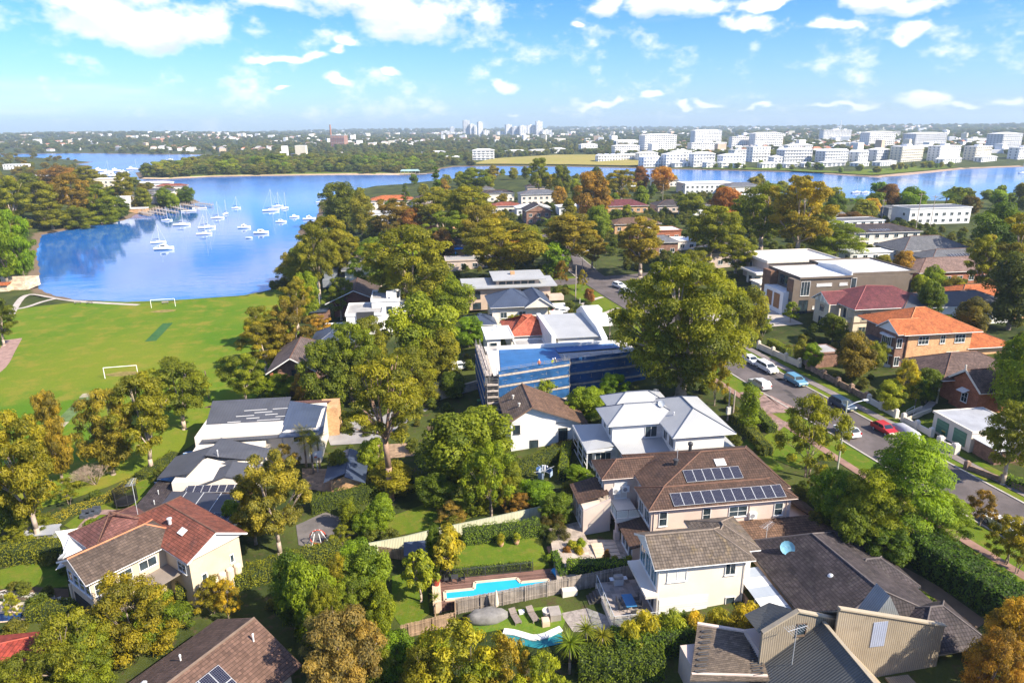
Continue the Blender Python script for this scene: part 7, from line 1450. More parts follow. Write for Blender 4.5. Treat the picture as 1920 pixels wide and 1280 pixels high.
pot(-10.7,-15.0,2.2,.42,.95,mat('red_urn',(.36,.05,.03),.35,.1,2.,bump=0),'tall glossy red urn on the ledge at the pool end',ph=.8,sp='yucca'); pot(-2.8,-8.9,2.25,.35,.5,mat('terracotta',(.48,.28,.17),.85,.1,2.),'terracotta tub against the clipped hedge on the lawn',ph=1.3,col=YG); pot(-.9,-8.8,2.25,.35,.5,mat('terracotta',(.48,.28,.17)),'second terracotta tub on the lawn, nearer the house',ph=1.1,col=YG)
def table_set(name, x, y, z, w_, d, m_top, label, chairs, cm, clabel, grp):
    t = thing(name, label, 'table', (x, y, z)); on(MB().box(x-w_/2,y-d/2,z+.70,x+w_/2,y+d/2,z+.75), 'table_top', m_top, t)
    for sx in (-1, 1):
        for sy in (-1, 1): on(MB().box(x+sx*(w_/2-.08)-.03,y+sy*(d/2-.08)-.03,z,x+sx*(w_/2-.08)+.03,y+sy*(d/2-.08)+.03,z+.70), 'leg', DKMET, t)
    for k, (dx, dy, rz, ex) in enumerate(chairs):
        c = thing('garden_chair', clabel+' '+ex, 'chair', (x+dx, y+dy, z), rz, grp); MB().box(-.24,-.24,.42,.24,.24,.47).build('seat', cm, c); MB().box(-.24,.20,.47,.24,.25,.90).build('backrest', cm, c)
        for sx in (-.21, .21):
            for sy in (-.21, .21): MB().box(sx-.02,sy-.02,0,sx+.02,sy+.02,.42).build('leg', cm, c)
table_set('garden_table', -8.7, -14.5, 1.95, .8, .8, DKMET, 'small dark table on the pool deck under the frangipani', [(-.9,.1,R(90),'left of the small deck table'),(.9,0,R(-90),'right of the small deck table')], DKMET, 'dark metal chair', 'chairs on the pool deck')
# ---- garden of the cream house: turf, sun loungers, covered suite, small pool, terrace
drape('synthetic_lawn', [gp(864,1168),gp(890,1148),gp(1050,1135),gp(1062,1158),gp(1055,1178),gp(1030,1186),gp(1000,1193),gp(970,1186),gp(940,1180),gp(880,1192)], grass_mat('bright_turf',(.10,.17,.02),(.13,.20,.025),(.16,.19,.03),.3), .06, 2); drape('gravel_bed', [gp(1050,1150),gp(1100,1140),gp(1140,1155),gp(1150,1180),gp(1075,1185)], GRAVEL, .06, 2)
WICK = mat('grey_wicker',(.215,.175,.150),.9,.2,6.,bump=.3)
for (u, v, lb) in ((968,1172,'grey wicker sun lounger on the turf, left of two'),(1001,1168,'grey wicker sun lounger on the turf, right of two')):
    x, y, z = G(u, v); t = thing('sun_lounger', lb, 'sun lounger', (x, y+.9, z+.06), R(14), 'sun loungers on the turf'); MB().box(-.36,-1.0,.26,.36,.35,.36).build('seat', WICK, t); MB().plate([(-.36,.36,.36),(.36,.36,.36),(.36,1.0,.62),(-.36,1.0,.62)],.08).build('backrest', WICK, t)
    for sx in (-.3,.3):
        for sy in (-.9,.85): MB().box(sx-.04,sy-.04,-.1,sx+.04,sy+.04,.26).build('leg', WICK, t)
x, y, z = G(916,1172); rr = random.Random(5); secs = []
for k, (s_, h) in enumerate(((1.0,-.1),(1.02,.35),(.96,.75),(.80,.98),(.35,1.06))): secs.append([(x+2.1*s_*math.cos(a*.3927)*(1+.06*math.sin(a*3+k)), y+.9+.95*s_*math.sin(a*.3927)*(1+.05*math.sin(a*5)), z+h*(1+.09*math.sin(a*2.3)) ) for a in range(16)])
solo(MB().loft(secs), 'furniture_cover', mat('grey_tarpaulin',(.20,.19,.18),.85,.2,1.6,bump=.8), 'large crumpled grey cover over a garden suite beside the paling fence', 'furniture cover', smooth=True)
x, y, z = G(931,1146); t = thing('closed_umbrella', 'closed cream market umbrella in front of the grey paling fence', 'umbrella', (x, y, z)); MB().tube((0,0,-.2),(0,0,2.6),.04,n=6).build('pole', WOODJ, t); MB().lathe([(.22,.75),(.26,1.0),(.20,1.7),(.10,2.4),(.02,2.7)], n=10).build('canopy', mat('cream_canvas',(.66,.55,.42),.85,.1,2.), t); MB().box(-.35,-.35,0,.35,.35,.1).build('base', CONC, t)
x, y, z = G(978,1150); solo(MB().box(x-.3,y-.25,z+.3,x+.3,y+.25,z+.36).box(x-.25,y-.2,z,x+.25,y+.2,z+.3), 'side_table', WHITE, 'small white side table between the two loungers', 'table')
x, y, z = G(1023,1171); solo(MB().box(x-.38,y-.38,z,x+.38,y+.38,z+.7).box(x-.3,y-.3,z+.7,x+.3,y+.3,z+.72), 'planter_box', COPE, 'square sandstone planter on the turf near the pool edge', 'planter'); pot(*G(1026,1156)[:2],G(1026,1156)[2],.5,.85,mat('stone_pot',(.52,.47,.42),.85,.1,2.),'large round pale stone pot beside the storage box',plant_=False); x, y, z = G(1042,1164); solo(MB().box(x-.55,y-.1,z,x+.55,y+1.3,z+.75).box(x-.58,y-.13,z+.75,x+.58,y+1.33,z+.83), 'storage_box', mat('grey_plastic',(.30,.265,.235),.7,.1,2.), 'grey garden storage box with lid beside the stone pot', 'storage box')
cp = smooth_line([gp(944,1185),gp(962,1187),gp(980,1192),gp(1000,1197),gp(1020,1194),gp(1036,1187),gp(1052,1180)]); t = tag(drape('garden_pool_edge', ribbon(cp, .75), mat('white_coping',(.76,.72,.67),.7,.06,1.), .1, 2, thick=.12, kind=None), 'white curved pool edging at the foot of the turf', 'pool edging')
drape('garden_pool_water', cp+[gp(1056,1206),gp(1010,1216),gp(955,1206)], TEAL, .08, 2)
TER = HS('terrace', 'raised paved terrace with glass balustrade in front of the cream house', 'terrace', 8.6, -21.5, 1.8); TER.part(MB().box(6.3,-25.2,.8,10.98,-18.4,3.0),'base',PALE); TER.part(MB().box(6.34,-25.16,3.001,10.97,-18.44,3.03),'paving',mat('grey_terrace_tile',(.30,.255,.23),.8,.15,.8,'paver',.2)); balustrade(TER,[(6.4,-18.5),(6.4,-25.1),(10.9,-25.1)],3.03,m=ALU)
for k in range(7): TER.part(MB().box(4.1+k*.32,-20.6-k*.02,1.2,4.55+k*.32,-19.2,1.5+k*.24),'step',mat('dark_step',(.10,.085,.075),.8,.2,1.))
TER.part(MB().box(2.6,-18.9,1.2,4.2,-18.2,2.7),'planter_wall',PALE)
table_set('dining_table', 8.7, -22.6, 3.03, 1.1, 2.0, mat('blue_table_top',(.04,.17,.34),.25,.05,2.,bump=0,spec=.6), 'outdoor dining table with a shiny blue top on the glass-railed terrace', [(-.95,-.5,R(90),'at the left front of the blue table'),(-.95,.5,R(90),'at the left back of the blue table'),(.95,-.5,R(-90),'at the right front of the blue table'),(.95,.5,R(-90),'at the right back of the blue table'),(0,-1.5,R(180),'at the near end of the blue table')], DKMET, 'dark metal chair', 'chairs round the blue terrace table')
t = thing('barbecue', 'stainless hooded barbecue on the terrace by the fence', 'barbecue', (8.6, -19.1, 3.03)); MB().box(-.5,-.3,.1,.5,.3,.85).build('cabinet', ALU, t); MB().loft([[(-.5,-.3,.86),(.5,-.3,.86),(.5,.3,.86),(-.5,.3,.86)],[(-.5,-.2,1.15),(.5,-.2,1.15),(.5,.25,1.2),(-.5,.25,1.2)]]).build('hood', mat('bbq_hood',(.30,.27,.24),.4,.1,2.), t); MB().box(-.95,-.28,.78,-.52,.28,.84).box(.52,-.28,.78,.95,.28,.84).build('side_shelf', ALU, t, kind='stuff')
# ---- court, hoop and shed beside the grey-roofed house
drape('paved_court', [gp(566,878),gp(640,880),gp(652,905),gp(645,928),gp(568,915)], mat('brown_paving',(.30,.205,.13),.85,.15,.5,'paver',.3), .08, 2)
x, y, z = G(596,885); t = thing('basketball_hoop', 'basketball hoop with a white backboard beside the brown paved court', 'basketball hoop', (x, y, z)); MB().tube((0,0,-.3),(0,0,3.0),.08,n=8).build('pole', ALU, t); MB().box(-.9,-.35,2.6,.9,-.30,3.7).build('backboard', WHITE, t); MB().lathe([(.22,2.85),(.24,2.86),(.24,2.9),(.22,2.9)],(0,-.6,0),12).build('ring', mat('ring_orange',(.5,.12,.03),.5,.1,2.), t)
Gb = HS('grey_roofed_outbuilding', 'small brick outbuilding with a dark grey gabled metal roof beside the paved court', 'outbuilding', -22.8, 12.5, .9); occ(-26,8,-19,18); Gb.wall(-24.6,9.2,-20.6,16.8,.2,2.7,BRICKT); Gb.slab([(-25.6,9.6,2.5),(-22.6,9.6,3.7),(-22.6,17.6,3.7),(-25.6,17.6,2.5)],.1,BLUEROOF); Gb.slab([(-22.6,8.6,3.7),(-19.8,8.6,2.5),(-19.8,17.6,2.5),(-22.6,17.6,3.7)],.1,BLUEROOF); Gb.part(MB().plate([(-24.6,9.19,2.6),(-20.6,9.19,2.6),(-22.6,9.19,3.6)],.06),'gable_wall',BRICKT)
drape('driveway', [gp(600,790),gp(690,770),gp(770,740),gp(850,700),gp(870,712),gp(800,770),gp(700,830),gp(620,835)], mat('grey_driveway',(.26,.25,.25),.85,.15,.4), .08, 3); drape('driveway', [gp(700,835),gp(775,830),gp(778,855),gp(705,862)], mat('brown_paving',(.30,.205,.13)), .09, 3)
drape('bare_earth', [gp(800,800),gp(905,770),gp(930,800),gp(900,830),gp(815,835)], MUDDY, .06, 3)
gw = HS('stone_garden_wall', 'long low pale stone wall left of the blue scaffolding', 'wall', *gp(860,740)); a = Vector(gp(812,752)); b = Vector(gp(905,726)); 
gw.part(MB().bar((*a,H(*a)+.6),(*b,H(*b)+.8),.5,1.9),'wall',mat('pale_block',(.45,.39,.32),.85,.15,.6,'block',.3))
# ---- left gardens: teal pool, trampoline, hedges, shade things
drape('lawn', [gp(150,1000),gp(120,985),gp(175,945),gp(240,915),gp(300,880),gp(322,890),gp(285,945),gp(225,985)], LAWN, .05, 3); drape('lawn', [gp(0,1068),gp(70,1052),gp(122,1056),gp(128,1100),gp(60,1104),gp(0,1104)], LAWN, .05, 3)
drape('brick_path', ribbon(smooth_line([gp(140,1012),gp(158,985),gp(185,962),gp(225,962),gp(262,962)]), 1.3), mat('brick_drive',(.24,.16,.14)), .1, 2)
tp = [gp(186,972),gp(243,968),gp(246,985),gp(228,1000),gp(195,1000)]; t = tag(drape('garden_pool', tp, TEAL, .12, 2, kind=None), 'shaded teal swimming pool beside the white shade sail', 'swimming pool')
x, y, z = G(238,946); t = thing('trampoline', 'black netted trampoline on the shaded lawn by the brick gable', 'trampoline', (x, y, z)); MB().lathe([(1.35,.62),(1.5,.64),(1.5,.72),(1.35,.74)],n=18).build('mat', DKMET, t)
nm = bpy.data.materials.new('black_net'); nm.use_nodes = True; q_ = NT(nm.node_tree); q_.n.clear(); mx = q_.new('ShaderNodeMixShader'); mx.inputs[0].default_value = .62; q_.l.new(q_.new('ShaderNodeBsdfTransparent').outputs[0], mx.inputs[1]); dfn = q_.new('ShaderNodeBsdfDiffuse'); dfn.inputs[0].default_value = (.012,.012,.014,1); q_.l.new(dfn.outputs[0], mx.inputs[2]); oo = q_.new('ShaderNodeOutputMaterial'); q_.l.new(mx.outputs[0], oo.inputs[0])
net = MB(); n = 18; net.add([(1.5*math.cos(6.2832*i/n),1.5*math.sin(6.2832*i/n),zz) for zz in (.72,2.5) for i in range(n)], [(i,(i+1)%n,n+(i+1)%n,n+i) for i in range(n)]); net.build('safety_net', nm, t)
for i in range(6): a_ = i*1.0472; MB().tube((1.52*math.cos(a_),1.52*math.sin(a_),-.2),(1.52*math.cos(a_),1.52*math.sin(a_),2.55),.035,n=6).build('pole', DKMET, t)
for k, (u, v) in enumerate(((160,970),(170,967),(181,963))): x, y, z = G(u, v); solo(MB().box(x-.5,y-.45,z+.1,x+.5,y+.45,z+.6).box(x-.5,y+.3,z+.6,x+.5,y+.45,z+1.0), 'garden_armchair', mat('dark_wicker',(.06,.07,.09),.8,.2,4.), ['leftmost dark blue-grey armchair beside the teal pool','middle dark armchair beside the teal pool','rightmost dark armchair beside the teal pool'][k], 'chair', 'armchairs by the teal pool')
x, y, z = G(80,1014); solo(MB().box(x-1.8,y-1,z,x+1.8,y+1,z+1.5).prism([(x-2,y-1.2),(x+2,y-1.2),(x+2,y+1.2),(x-2,y+1.2)],z+1.5,z+1.62), 'pump_shed', mat('grey_flat_roof',(.33,.34,.37)), 'low grey flat-topped shed among shrubs at far left', 'shed')
drape('pool_surround', [gp(0,1168),gp(0,1128),gp(60,1130),gp(100,1140),gp(132,1140),gp(140,1150),gp(60,1162)], CREAM if False else COPE, .10, 2); drape('lower_pool_water', [gp(-30,1152),gp(46,1150),gp(40,1163),gp(-30,1168)], mat('deep_blue_water',(.01,.05,.16),.05,.1,.5,bump=.05,spec=.6), .13, 2)
drape('mulch_bed', [gp(0,1106),gp(60,1100),gp(128,1104),gp(130,1120),gp(60,1126),gp(0,1122)], MUDDY, .06, 2)
STN = mat('stepping_stone', (.46,.42,.37), .85, .12, 1.5, bump=.2); sp_ = thing('stepping_stones', 'curved row of pale stepping stones leading to the tan house undercroft', 'path', (*gp(60,1115), H(*gp(60,1115))))
for k in range(22):
    t_ = k/21; u = 2+122*t_; v = 1111+7*t_+9*t_*t_ + (4 if k > 15 and k % 2 else 0); x, y, z = G(u, v); mb = MB(); c, s_ = math.cos(.5), math.sin(.5); mb.prism([(x+.42*a*c-.24*b*s_, y+.42*a*s_+.24*b*c) for a, b in ((-1,-1),(1,-1),(1,1),(-1,1))], z-.1, z+.13); on(mb, 'stone', STN, sp_)
t = thing('glass_pool_fence', 'clear glass pool fence with steel posts at the lower left pool', 'fence', (*gp(40,1135), H(*gp(40,1135)))); fp = [gp(-10,1124),gp(10,1132),gp(62,1134),gp(80,1146)]
for i in range(3):
    a = Vector((*fp[i], H(*fp[i]))); b = Vector((*fp[i+1], H(*fp[i+1]))); on(MB().bar(a+Vector((0,0,.7)), b+Vector((0,0,.7)), .015, 1.1), 'glass_panel', CLEAR, t)
for p in fp: z = H(*p); on(MB().box(p[0]-.04,p[1]-.04,z-.2,p[0]+.04,p[1]+.04,z+1.35), 'post', ALU, t)
# ---- other small things between the houses
x, y, z = G(1020,905); t = thing('clothes_line', 'rotary clothes line hung with white and blue washing', 'clothes line', (x, y, z)); MB().tube((0,0,-.2),(0,0,2.1),.04,n=6).build('pole', ALU, t); ar = MB()
for k in range(4): a_ = k*1.5708+.4; ar.tube((0,0,1.9),(1.7*math.cos(a_),1.7*math.sin(a_),2.15),.025,n=4)
ar.build('arms', ALU, t); rr = random.Random(8); CL_ = [mat('white_cloth',(.74,.74,.76),.9,.06,2.),mat('blue_cloth',(.06,.13,.30),.9,.1,2.),mat('grey_blue_cloth',(.30,.38,.50),.9,.1,2.)]
for k in range(9):
    a_ = rr.uniform(0,6.28); r = rr.uniform(.6,1.5); p = Vector((r*math.cos(a_),r*math.sin(a_),0)); d = Vector((-math.sin(a_),math.cos(a_),0))*rr.uniform(.3,.6); h = rr.uniform(.7,1.3); mb = MB(); mb.loft([[(p.x-d.x+j*d.x*.5+.04*math.sin(j*2),p.y-d.y+j*d.y*.5+.04*math.cos(j*3),zz) for j in range(5)] for zz in (2.05,2.05-h*.5,2.05-h)], False); mb.build('washing', CL_[k % 3], t)
Cb = HS('cubby_house', 'little shed with a dark shingle roof and white door under the feathery tree', 'shed', *gp(1612,1052)); x, y = gp(1612,1052); z = Cb.z; Cb.wall(x-2.1,y,x+2.1,y+2.4,z-.3,z+2.1,BEIGE); Cb.slab([(x-2.6,y-.6,z+2.0),(x+2.5,y-.6,z+2.0),(x+2.5,y+1.4,z+3.0),(x-2.6,y+1.4,z+3.0)],.1,DARKT); Cb.slab([(x-2.6,y+1.4,z+3.0),(x+2.5,y+1.4,z+3.0),(x+2.5,y+3.0,z+2.1),(x-2.6,y+3.0,z+2.1)],.1,DARKT); Cb.part(MB().box(x-.3,y-.06,z,x+.4,y-.005,z+1.8),'door',TIMBER); Cb.win(x+1.3,y,z+.9,.7,.8,'S',1,1); occ(x-2.6,y-.6,x+2.5,y+3)
x, y, z = G(597,1022); t = thing('play_frame', 'red and white climbing frame beside the dark driveway', 'play equipment', (x, y, z)); MB().path([(1.0*math.cos(k*.524),.2,1.1+1.0*math.sin(k*.524)) for k in range(13)],.06,6).build('red_hoop', mat('play_red',(.5,.06,.03),.5,.1,2.), t); fr = MB()
for k in range(6): a_ = k*1.0472; fr.tube((1.5*math.cos(a_),1.5*math.sin(a_),-.1),(.5*math.cos(a_),.5*math.sin(a_),2.0),.05,n=5)
fr.build('climbing_bars', WHITE, t); drape('dark_driveway', [gp(555,985),gp(610,960),gp(650,975),gp(640,1010),gp(600,1030),gp(560,1022)], mat('dark_drive',(.14,.125,.12),.9,.2,.5), .07, 2)
# ---- front walls, steps and bins across the street
WC_ = mat('cream_wall',(.60,.52,.40),.8,.08,.6); SW = mat('sandstone_rubble',(.26,.175,.125),.9,.3,1.4,'block',.6)
def wall_run(name, pts, h, m, label, post=None, pr=.3, ph=None, capm=None):
    t = thing(name, label, 'wall', (*pts[0], H(*pts[0])))
    for i in range(len(pts)-1):
        a, b = pts[i], pts[i+1]; on(MB().bar((*a,H(*a)+h/2-.2),(*b,H(*b)+h/2-.2),.22,h+.4), 'wall_panel', m, t); on(MB().bar((*a,H(*a)+h+.03),(*b,H(*b)+h+.03),.28,.07), 'coping', capm or m, t)
    if post:
        for p in pts: z = H(*p); on(MB().box(p[0]-pr,p[1]-pr,z-.3,p[0]+pr,p[1]+pr,z+(ph or h+.5)).lathe([(pr*1.05,0),(pr*.8,.12),(.02,.22)],(p[0],p[1],z+(ph or h+.5)),8), 'pier', post, t)
    return t
wall_run('white_front_wall', [(63.7,18.8),(63.8,15.6),(63.9,12.2)], .9, PALE, 'low white rendered wall with piers in front of the red cottage, upper length', PALE); wall_run('white_front_wall', [(64.0,10.6),(64.2,7.8),(64.4,5.0)], .9, PALE, 'low white rendered wall with piers in front of the red cottage, lower length', PALE)
wall_run('stone_front_wall', [(62.8,36),(63.0,31),(63.3,27),(63.6,23.5),(63.7,19.4)], 1.0, SW, 'brown rubble stone wall along the footpath below the orange brick house', SW, .35); wall_run('cream_front_wall', [(59.6,49.5),(60.4,45),(61.0,41),(61.8,37.4)], 1.2, WC_, 'cream rendered front wall with piers and a clipped hedge behind it', WC_)
drape('cottage_path', ribbon(smooth_line([(64,11.4),(67,11.8),(70,13.6),(73.5,16)]), 1.2), CONC, .12, 2)
for (a, b, k) in (((64.6,11.9),(69.5,13.6),0),((64.8,10.7),(70.2,12.4),1)):
    t = tag(MB().bar((*a,H(*a)+.35),(*b,H(*b)+.6),.18,.6).build('path_wall', WC_), ['low cream wall on the far side of the cottage path','low cream wall on the near side of the cottage path'][k], 'wall')
t = tag(MB().path([(65.6,12.2,H(65.6,12.2)),(65.6,12.2,H(65.6,12.2)+1.1),(67.4,12.7,H(67.4,12.7)+1.5),(67.4,12.7,H(67.4,12.7))],.03,5).build('handrail', WHITE), 'white metal handrail beside the cottage path', 'handrail')
for k, (u, v, cl_, lb) in enumerate(((1770,820,(.55,.38,.03),'wheelie bin with a yellow lid by the garage wall'),(1781,824,(.03,.25,.06),'wheelie bin with a bright green lid by the garage wall'),(898,760,(.02,.16,.05),'green wheelie bin at the foot of the scaffolding'))):
    x, y, z = G(u, v); t = thing('wheelie_bin', lb, 'bin', (x, y, z)); MB().loft([[(-.25,-.28,0),(.25,-.28,0),(.25,.28,0),(-.25,.28,0)],[(-.31,-.36,1.0),(.31,-.36,1.0),(.31,.36,1.0),(-.31,.36,1.0)]]).build('bin_body', mat('bin_green',(.02,.07,.035),.6,.1,2.), t); MB().box(-.33,-.38,1.0,.33,.38,1.1).build('lid', mat('bin_lid%d' % k,cl_,.5,.05,2.), t); MB().tube((-.3,.3,.12),(.3,.3,.12),.13,n=8).build('wheels', TYRE, t)
wall_run('low_white_wall', [gp(1762,836),gp(1790,850)], 1.0, PALE, 'short white wall beside the bins and garage', PALE, .4); wall_run('brick_front_wall', [gp(1812,880),gp(1880,905),gp(1925,925)], .7, SW, 'low stone wall under the olive tree at the right edge', SW, .3)
drape('lawn', [(64.5,18.4),(64.7,12.4),(70,14),(72.6,18)], LAWN, .06, 2); drape('lawn', [(64.6,10),(65,5.6),(69,7.4),(72,11)], LAWN, .06, 2); drape('lawn', [gp(1790,1000),gp(1860,985),gp(1930,1010),gp(1930,1110),gp(1860,1070)], LAWN, .06, 3); drape('lawn', [gp(1640,1095),gp(1700,1085),gp(1740,1110),gp(1840,1170),gp(1800,1180),gp(1700,1130)], LAWN, .06, 3); drape('bare_earth', [gp(1600,1075),gp(1690,1060),gp(1760,1100),gp(1850,1165),gp(1830,1180),gp(1735,1110),gp(1690,1088),gp(1640,1098)], MUDDY, .07, 3)
drape('lawn', [gp(1430,820),gp(1480,790),gp(1545,850),gp(1500,880),gp(1450,860)], LAWN, .06, 3); drape('lawn', [gp(1380,860),gp(1400,820),gp(1440,850),gp(1470,880),gp(1430,890)], LAWN, .06, 3); drape('lawn', [(41,62),(47,60),(45,84),(39,88)], LAWN, .06, 3); drape('concrete_forecourt', [(64,64),(77,62),(76,84),(60,84),(57,70)], CONC, .07, 3)
t = thing('court_netting', 'green mesh netting round the small sports court by the bay', 'netting', (-43.6,147,1)); GN = mat('green_net',(.05,.26,.22),.8,.1,1.,bump=0)
for (a, b) in (((-44,148),(-33,149.6)),((-44,148),(-40.5,126))): on(MB().bar((*a,3.2),(*b,3.2),.05,1.0).bar((*a,1.4),(*b,1.4),.04,.1), 'net_panel', GN, t)
for p in ((-44,148),(-33,149.6),(-40.5,126),(-38.5,148.7),(-42.2,137)): on(MB().tube((*p,0),(*p,4.2),.06,n=6), 'post', ALU, t)
drape('court_lawn', [(-43,147),(-34,148),(-31,128),(-40,126.5)], LAWN, .06, 3)
for (u, v, z_, a_, b_, lb) in ((872,462,7.5,9,7,'bright blue tarpaulin stretched over a roof among the gum trees'),(1216,352,4.5,7,9,'bright blue pool slide cover near the river mansion')):
    x, y = W(u, v, z_); mb = MB(); vs = [(x+a_*(i/6-.5), y+b_*(j/6-.5), z_+.5*math.sin(i*1.3)*math.sin(j*1.1)-.9*abs(j/6-.5)) for j in range(7) for i in range(7)]; mb.add(vs, [(j*7+i, j*7+i+1, (j+1)*7+i+1, (j+1)*7+i) for j in range(6) for i in range(6)]); mb.add([(x+sx*a_*.42+dx, y+sy*b_*.4+dy, zz) for sx in (-1, 1) for sy in (-1, 1) for zz in (0, z_-.3) for dx, dy in ((-.1,-.1),(.1,-.1),(.1,.1),(-.1,.1))], [tuple(8*k+q for q in f) for k in range(4) for f in ((0,1,5,4),(1,2,6,5),(2,3,7,6),(3,0,4,7))]); tag(mb.build('tarpaulin', mat('blue_tarp',(.01,.13,.45),.6,.15,.6,bump=.2)), lb, 'tarpaulin', kind=None)
# ---- two workers on the blue deck
def person(x, y, z, rz, top, label, hat, bend=0.0):
    """one continuous skinned body; clothes coloured by body region"""
    J = [(0,0,.95),(0,.02,1.18),(0,.03+bend*.1,1.42),(0,.03+bend*.16,1.52),(0,.02+bend*.22,1.66),(.19,.02+bend*.08,1.42),(.30,.08,1.17),(.26,.26,1.02),(-.19,.02+bend*.08,1.42),(-.30,.04,1.17),(-.28,.16,.94),(.10,0,.92),(.12,.05,.50),(.13,0,.06),(.14,.14,.03),(-.10,0,.92),(-.12,-.04,.50),(-.14,-.14,.06),(-.15,.0,.03)]
    E_ = [(0,1),(1,2),(2,3),(3,4),(2,5),(5,6),(6,7),(2,8),(8,9),(9,10),(0,11),(11,12),(12,13),(13,14),(0,15),(15,16),(16,17),(17,18)]; Rr = [.14,.15,.14,.06,.105,.075,.05,.04,.075,.05,.04,.10,.07,.055,.05,.10,.07,.055,.05]
    me = bpy.data.meshes.new('person_body'); me.from_pydata(J, E_, []); o = bpy.data.objects.new('tmp', me); COL.objects.link(o); sk = o.modifiers.new('s', 'SKIN'); sub_ = o.modifiers.new('d', 'SUBSURF'); sub_.levels = 1
    for v, r in zip(me.skin_vertices[0].data, Rr): v.radius = (r, r)
    me.skin_vertices[0].data[0].use_root = True; dg_ = bpy.context.evaluated_depsgraph_get(); m2 = bpy.data.meshes.new_from_object(o.evaluated_get(dg_)); bpy.data.objects.remove(o)
    m2.materials.clear()
    for m_ in (mat('work_trousers',(.03,.035,.06),.9,.1,3.), top, mat('skin',(.45,.25,.16),.7,.05,3.)): m2.materials.append(m_)
    for p in m2.polygons: c = p.center; p.material_index = 2 if c.z > 1.50 or (abs(c.x) > .24 and c.z < 1.2) else (1 if c.z > .96 else 0); p.use_smooth = True
    t = thing('person', label, 'person', (x, y, z), rz); m2.name = 'body'; link('body', m2, t); MB().lathe([(.13,1.68),(.125,1.76),(.07,1.82),(.01,1.84)],(0,.02+bend*.22,0),10).build('hard_hat', hat, t)
HATW = mat('hat_white',(.75,.75,.72),.4,.05,3.,bump=0); HI = mat('hi_vis_orange',(.75,.16,.02),.8,.05,3.,bump=0); HY = mat('hi_vis_lime',(.50,.62,.03),.8,.05,3.,bump=0)
person(9.2,31.6,9.72,R(160),HI,'worker in an orange high-visibility vest standing on the blue deck',HATW); person(11.6,31.9,9.72,R(200),HY,'worker in a lime yellow vest standing on the blue deck',HATW,.6); person(12.3,32.1,9.72,R(120),mat('work_grey',(.25,.24,.24),.9,.1,3.),'worker in grey bending beside the lime-vested one',HATW,1.0)
# ================================================================== TREES
T = tree
# foreground left and bottom
T(75,775,1020,165,'gum',OL,'broad olive gum tree at the left edge, above the trampoline lawn',var=0); T(-5,860,1010,140,'gumlow',OL,'olive gum crown cut by the left edge, beside the low grey shed'); T(118,735,905,75,'cas',BR,'thin brownish casuarina at the lower end of the worn cricket pitch')
T(213,732,890,110,'cas',BR,'feathery brown-olive casuarina at the lower edge of the oval, left of the group'); T(285,702,882,135,'gum',OL,'pale-trunked gum tree at the lower edge of the oval, middle of three',var=1); T(346,672,805,125,'gum',OL,'gum tree at the lower edge of the oval, right of the group',var=2)
T(180,868,908,75,'bare',BR,'leafless grey-brown bush beside the hedge below the oval','bush')
T(258,1072,1225,185,'gumlow',OL,'large bushy olive tree in front of the tan house'); T(55,1228,1330,130,'gumlow',OG,'bushy tree in the lower left corner beside the red roof'); T(150,1150,1295,165,'gumlow',OL,'bushy olive tree right of the red roof corner at the bottom'); T(300,1105,1205,130,'gumlow',OG,'bushy olive tree left of the brown tiled gable roof',var=1); T(170,1180,1290,140,'gumlow',OL,'bushy olive tree at the bottom edge, left of the brown gable'); T(-20,1235,1340,110,'gumlow',GR,'green bushy tree in the extreme lower left corner'); T(400,1085,1150,90,'loose',OL,'loose olive tree beside the gable top of the brown tiled house'); T(430,1085,1160,70,'loose',YG,'small yellow-green tree in the gap in front of the clipped hedge')
T(525,848,1038,140,'gum',KH,'tall olive paperbark with twin pale trunks right of the tan house',var=3); T(480,890,1020,85,'cas',OL,'feathery tree against the tan house end wall'); T(443,940,1002,64,'dense',GR,'round bright green bush at the corner of the tan house','shrub'); T(180,978,1032,66,'dense',GR,'round green clipped bush beside the teal pool','shrub')
T(555,1035,1180,90,'dense',DG,'dark green tree between the hedge and the climbing frame'); T(590,1055,1210,110,'dense',GR,'round green tree left of the sheet fence end'); T(590,1080,1195,90,'gum',OL,'olive gum tree right of the brown gable roof',var=0); T(655,1150,1345,180,'gum',(.125,.108,.045),'thin brownish gum tree at the bottom edge, below the pool garden corner',var=2); T(625,1150,1300,110,'cas',(.13,.108,.05),'sparse brown tree at the bottom edge beside the brown tiled house')
T(672,1018,1115,95,'dense',GR,'green tree in the top left corner of the pool garden'); T(690,1030,1150,110,'dense',OG,'olive green tree along the left end of the pool garden'); T(665,1085,1200,105,'gum',OG,'drooping olive tree along the left end of the pool garden',var=1); T(715,1095,1200,75,'dense',GR,'narrow green tree beside the lawn strip of the pool garden'); T(640,1040,1160,80,'gumlow',OL,'olive tree just outside the left end of the pool garden'); T(620,1090,1230,90,'gumlow',OL,'olive tree outside the left end of the pool garden, further down'); T(745,1190,1275,90,'dense',GR,'dense green bush below the brown paling fence','shrub'); T(700,1205,1300,90,'dense',DG,'dark green bush at the bottom left of the paling fence','shrub'); T(815,1185,1240,70,'dense',GR,'green bush in front of the brown paling corner','shrub')
T(790,1030,1128,75,'frang',YG,'yellow-green frangipani beside the garden shed'); T(840,985,1083,85,'frang',YG,'pale-trunked frangipani at the corner of the raised lawn'); T(818,985,1078,48,'dense',DG,'dark upright shrub behind the frangipani','shrub')
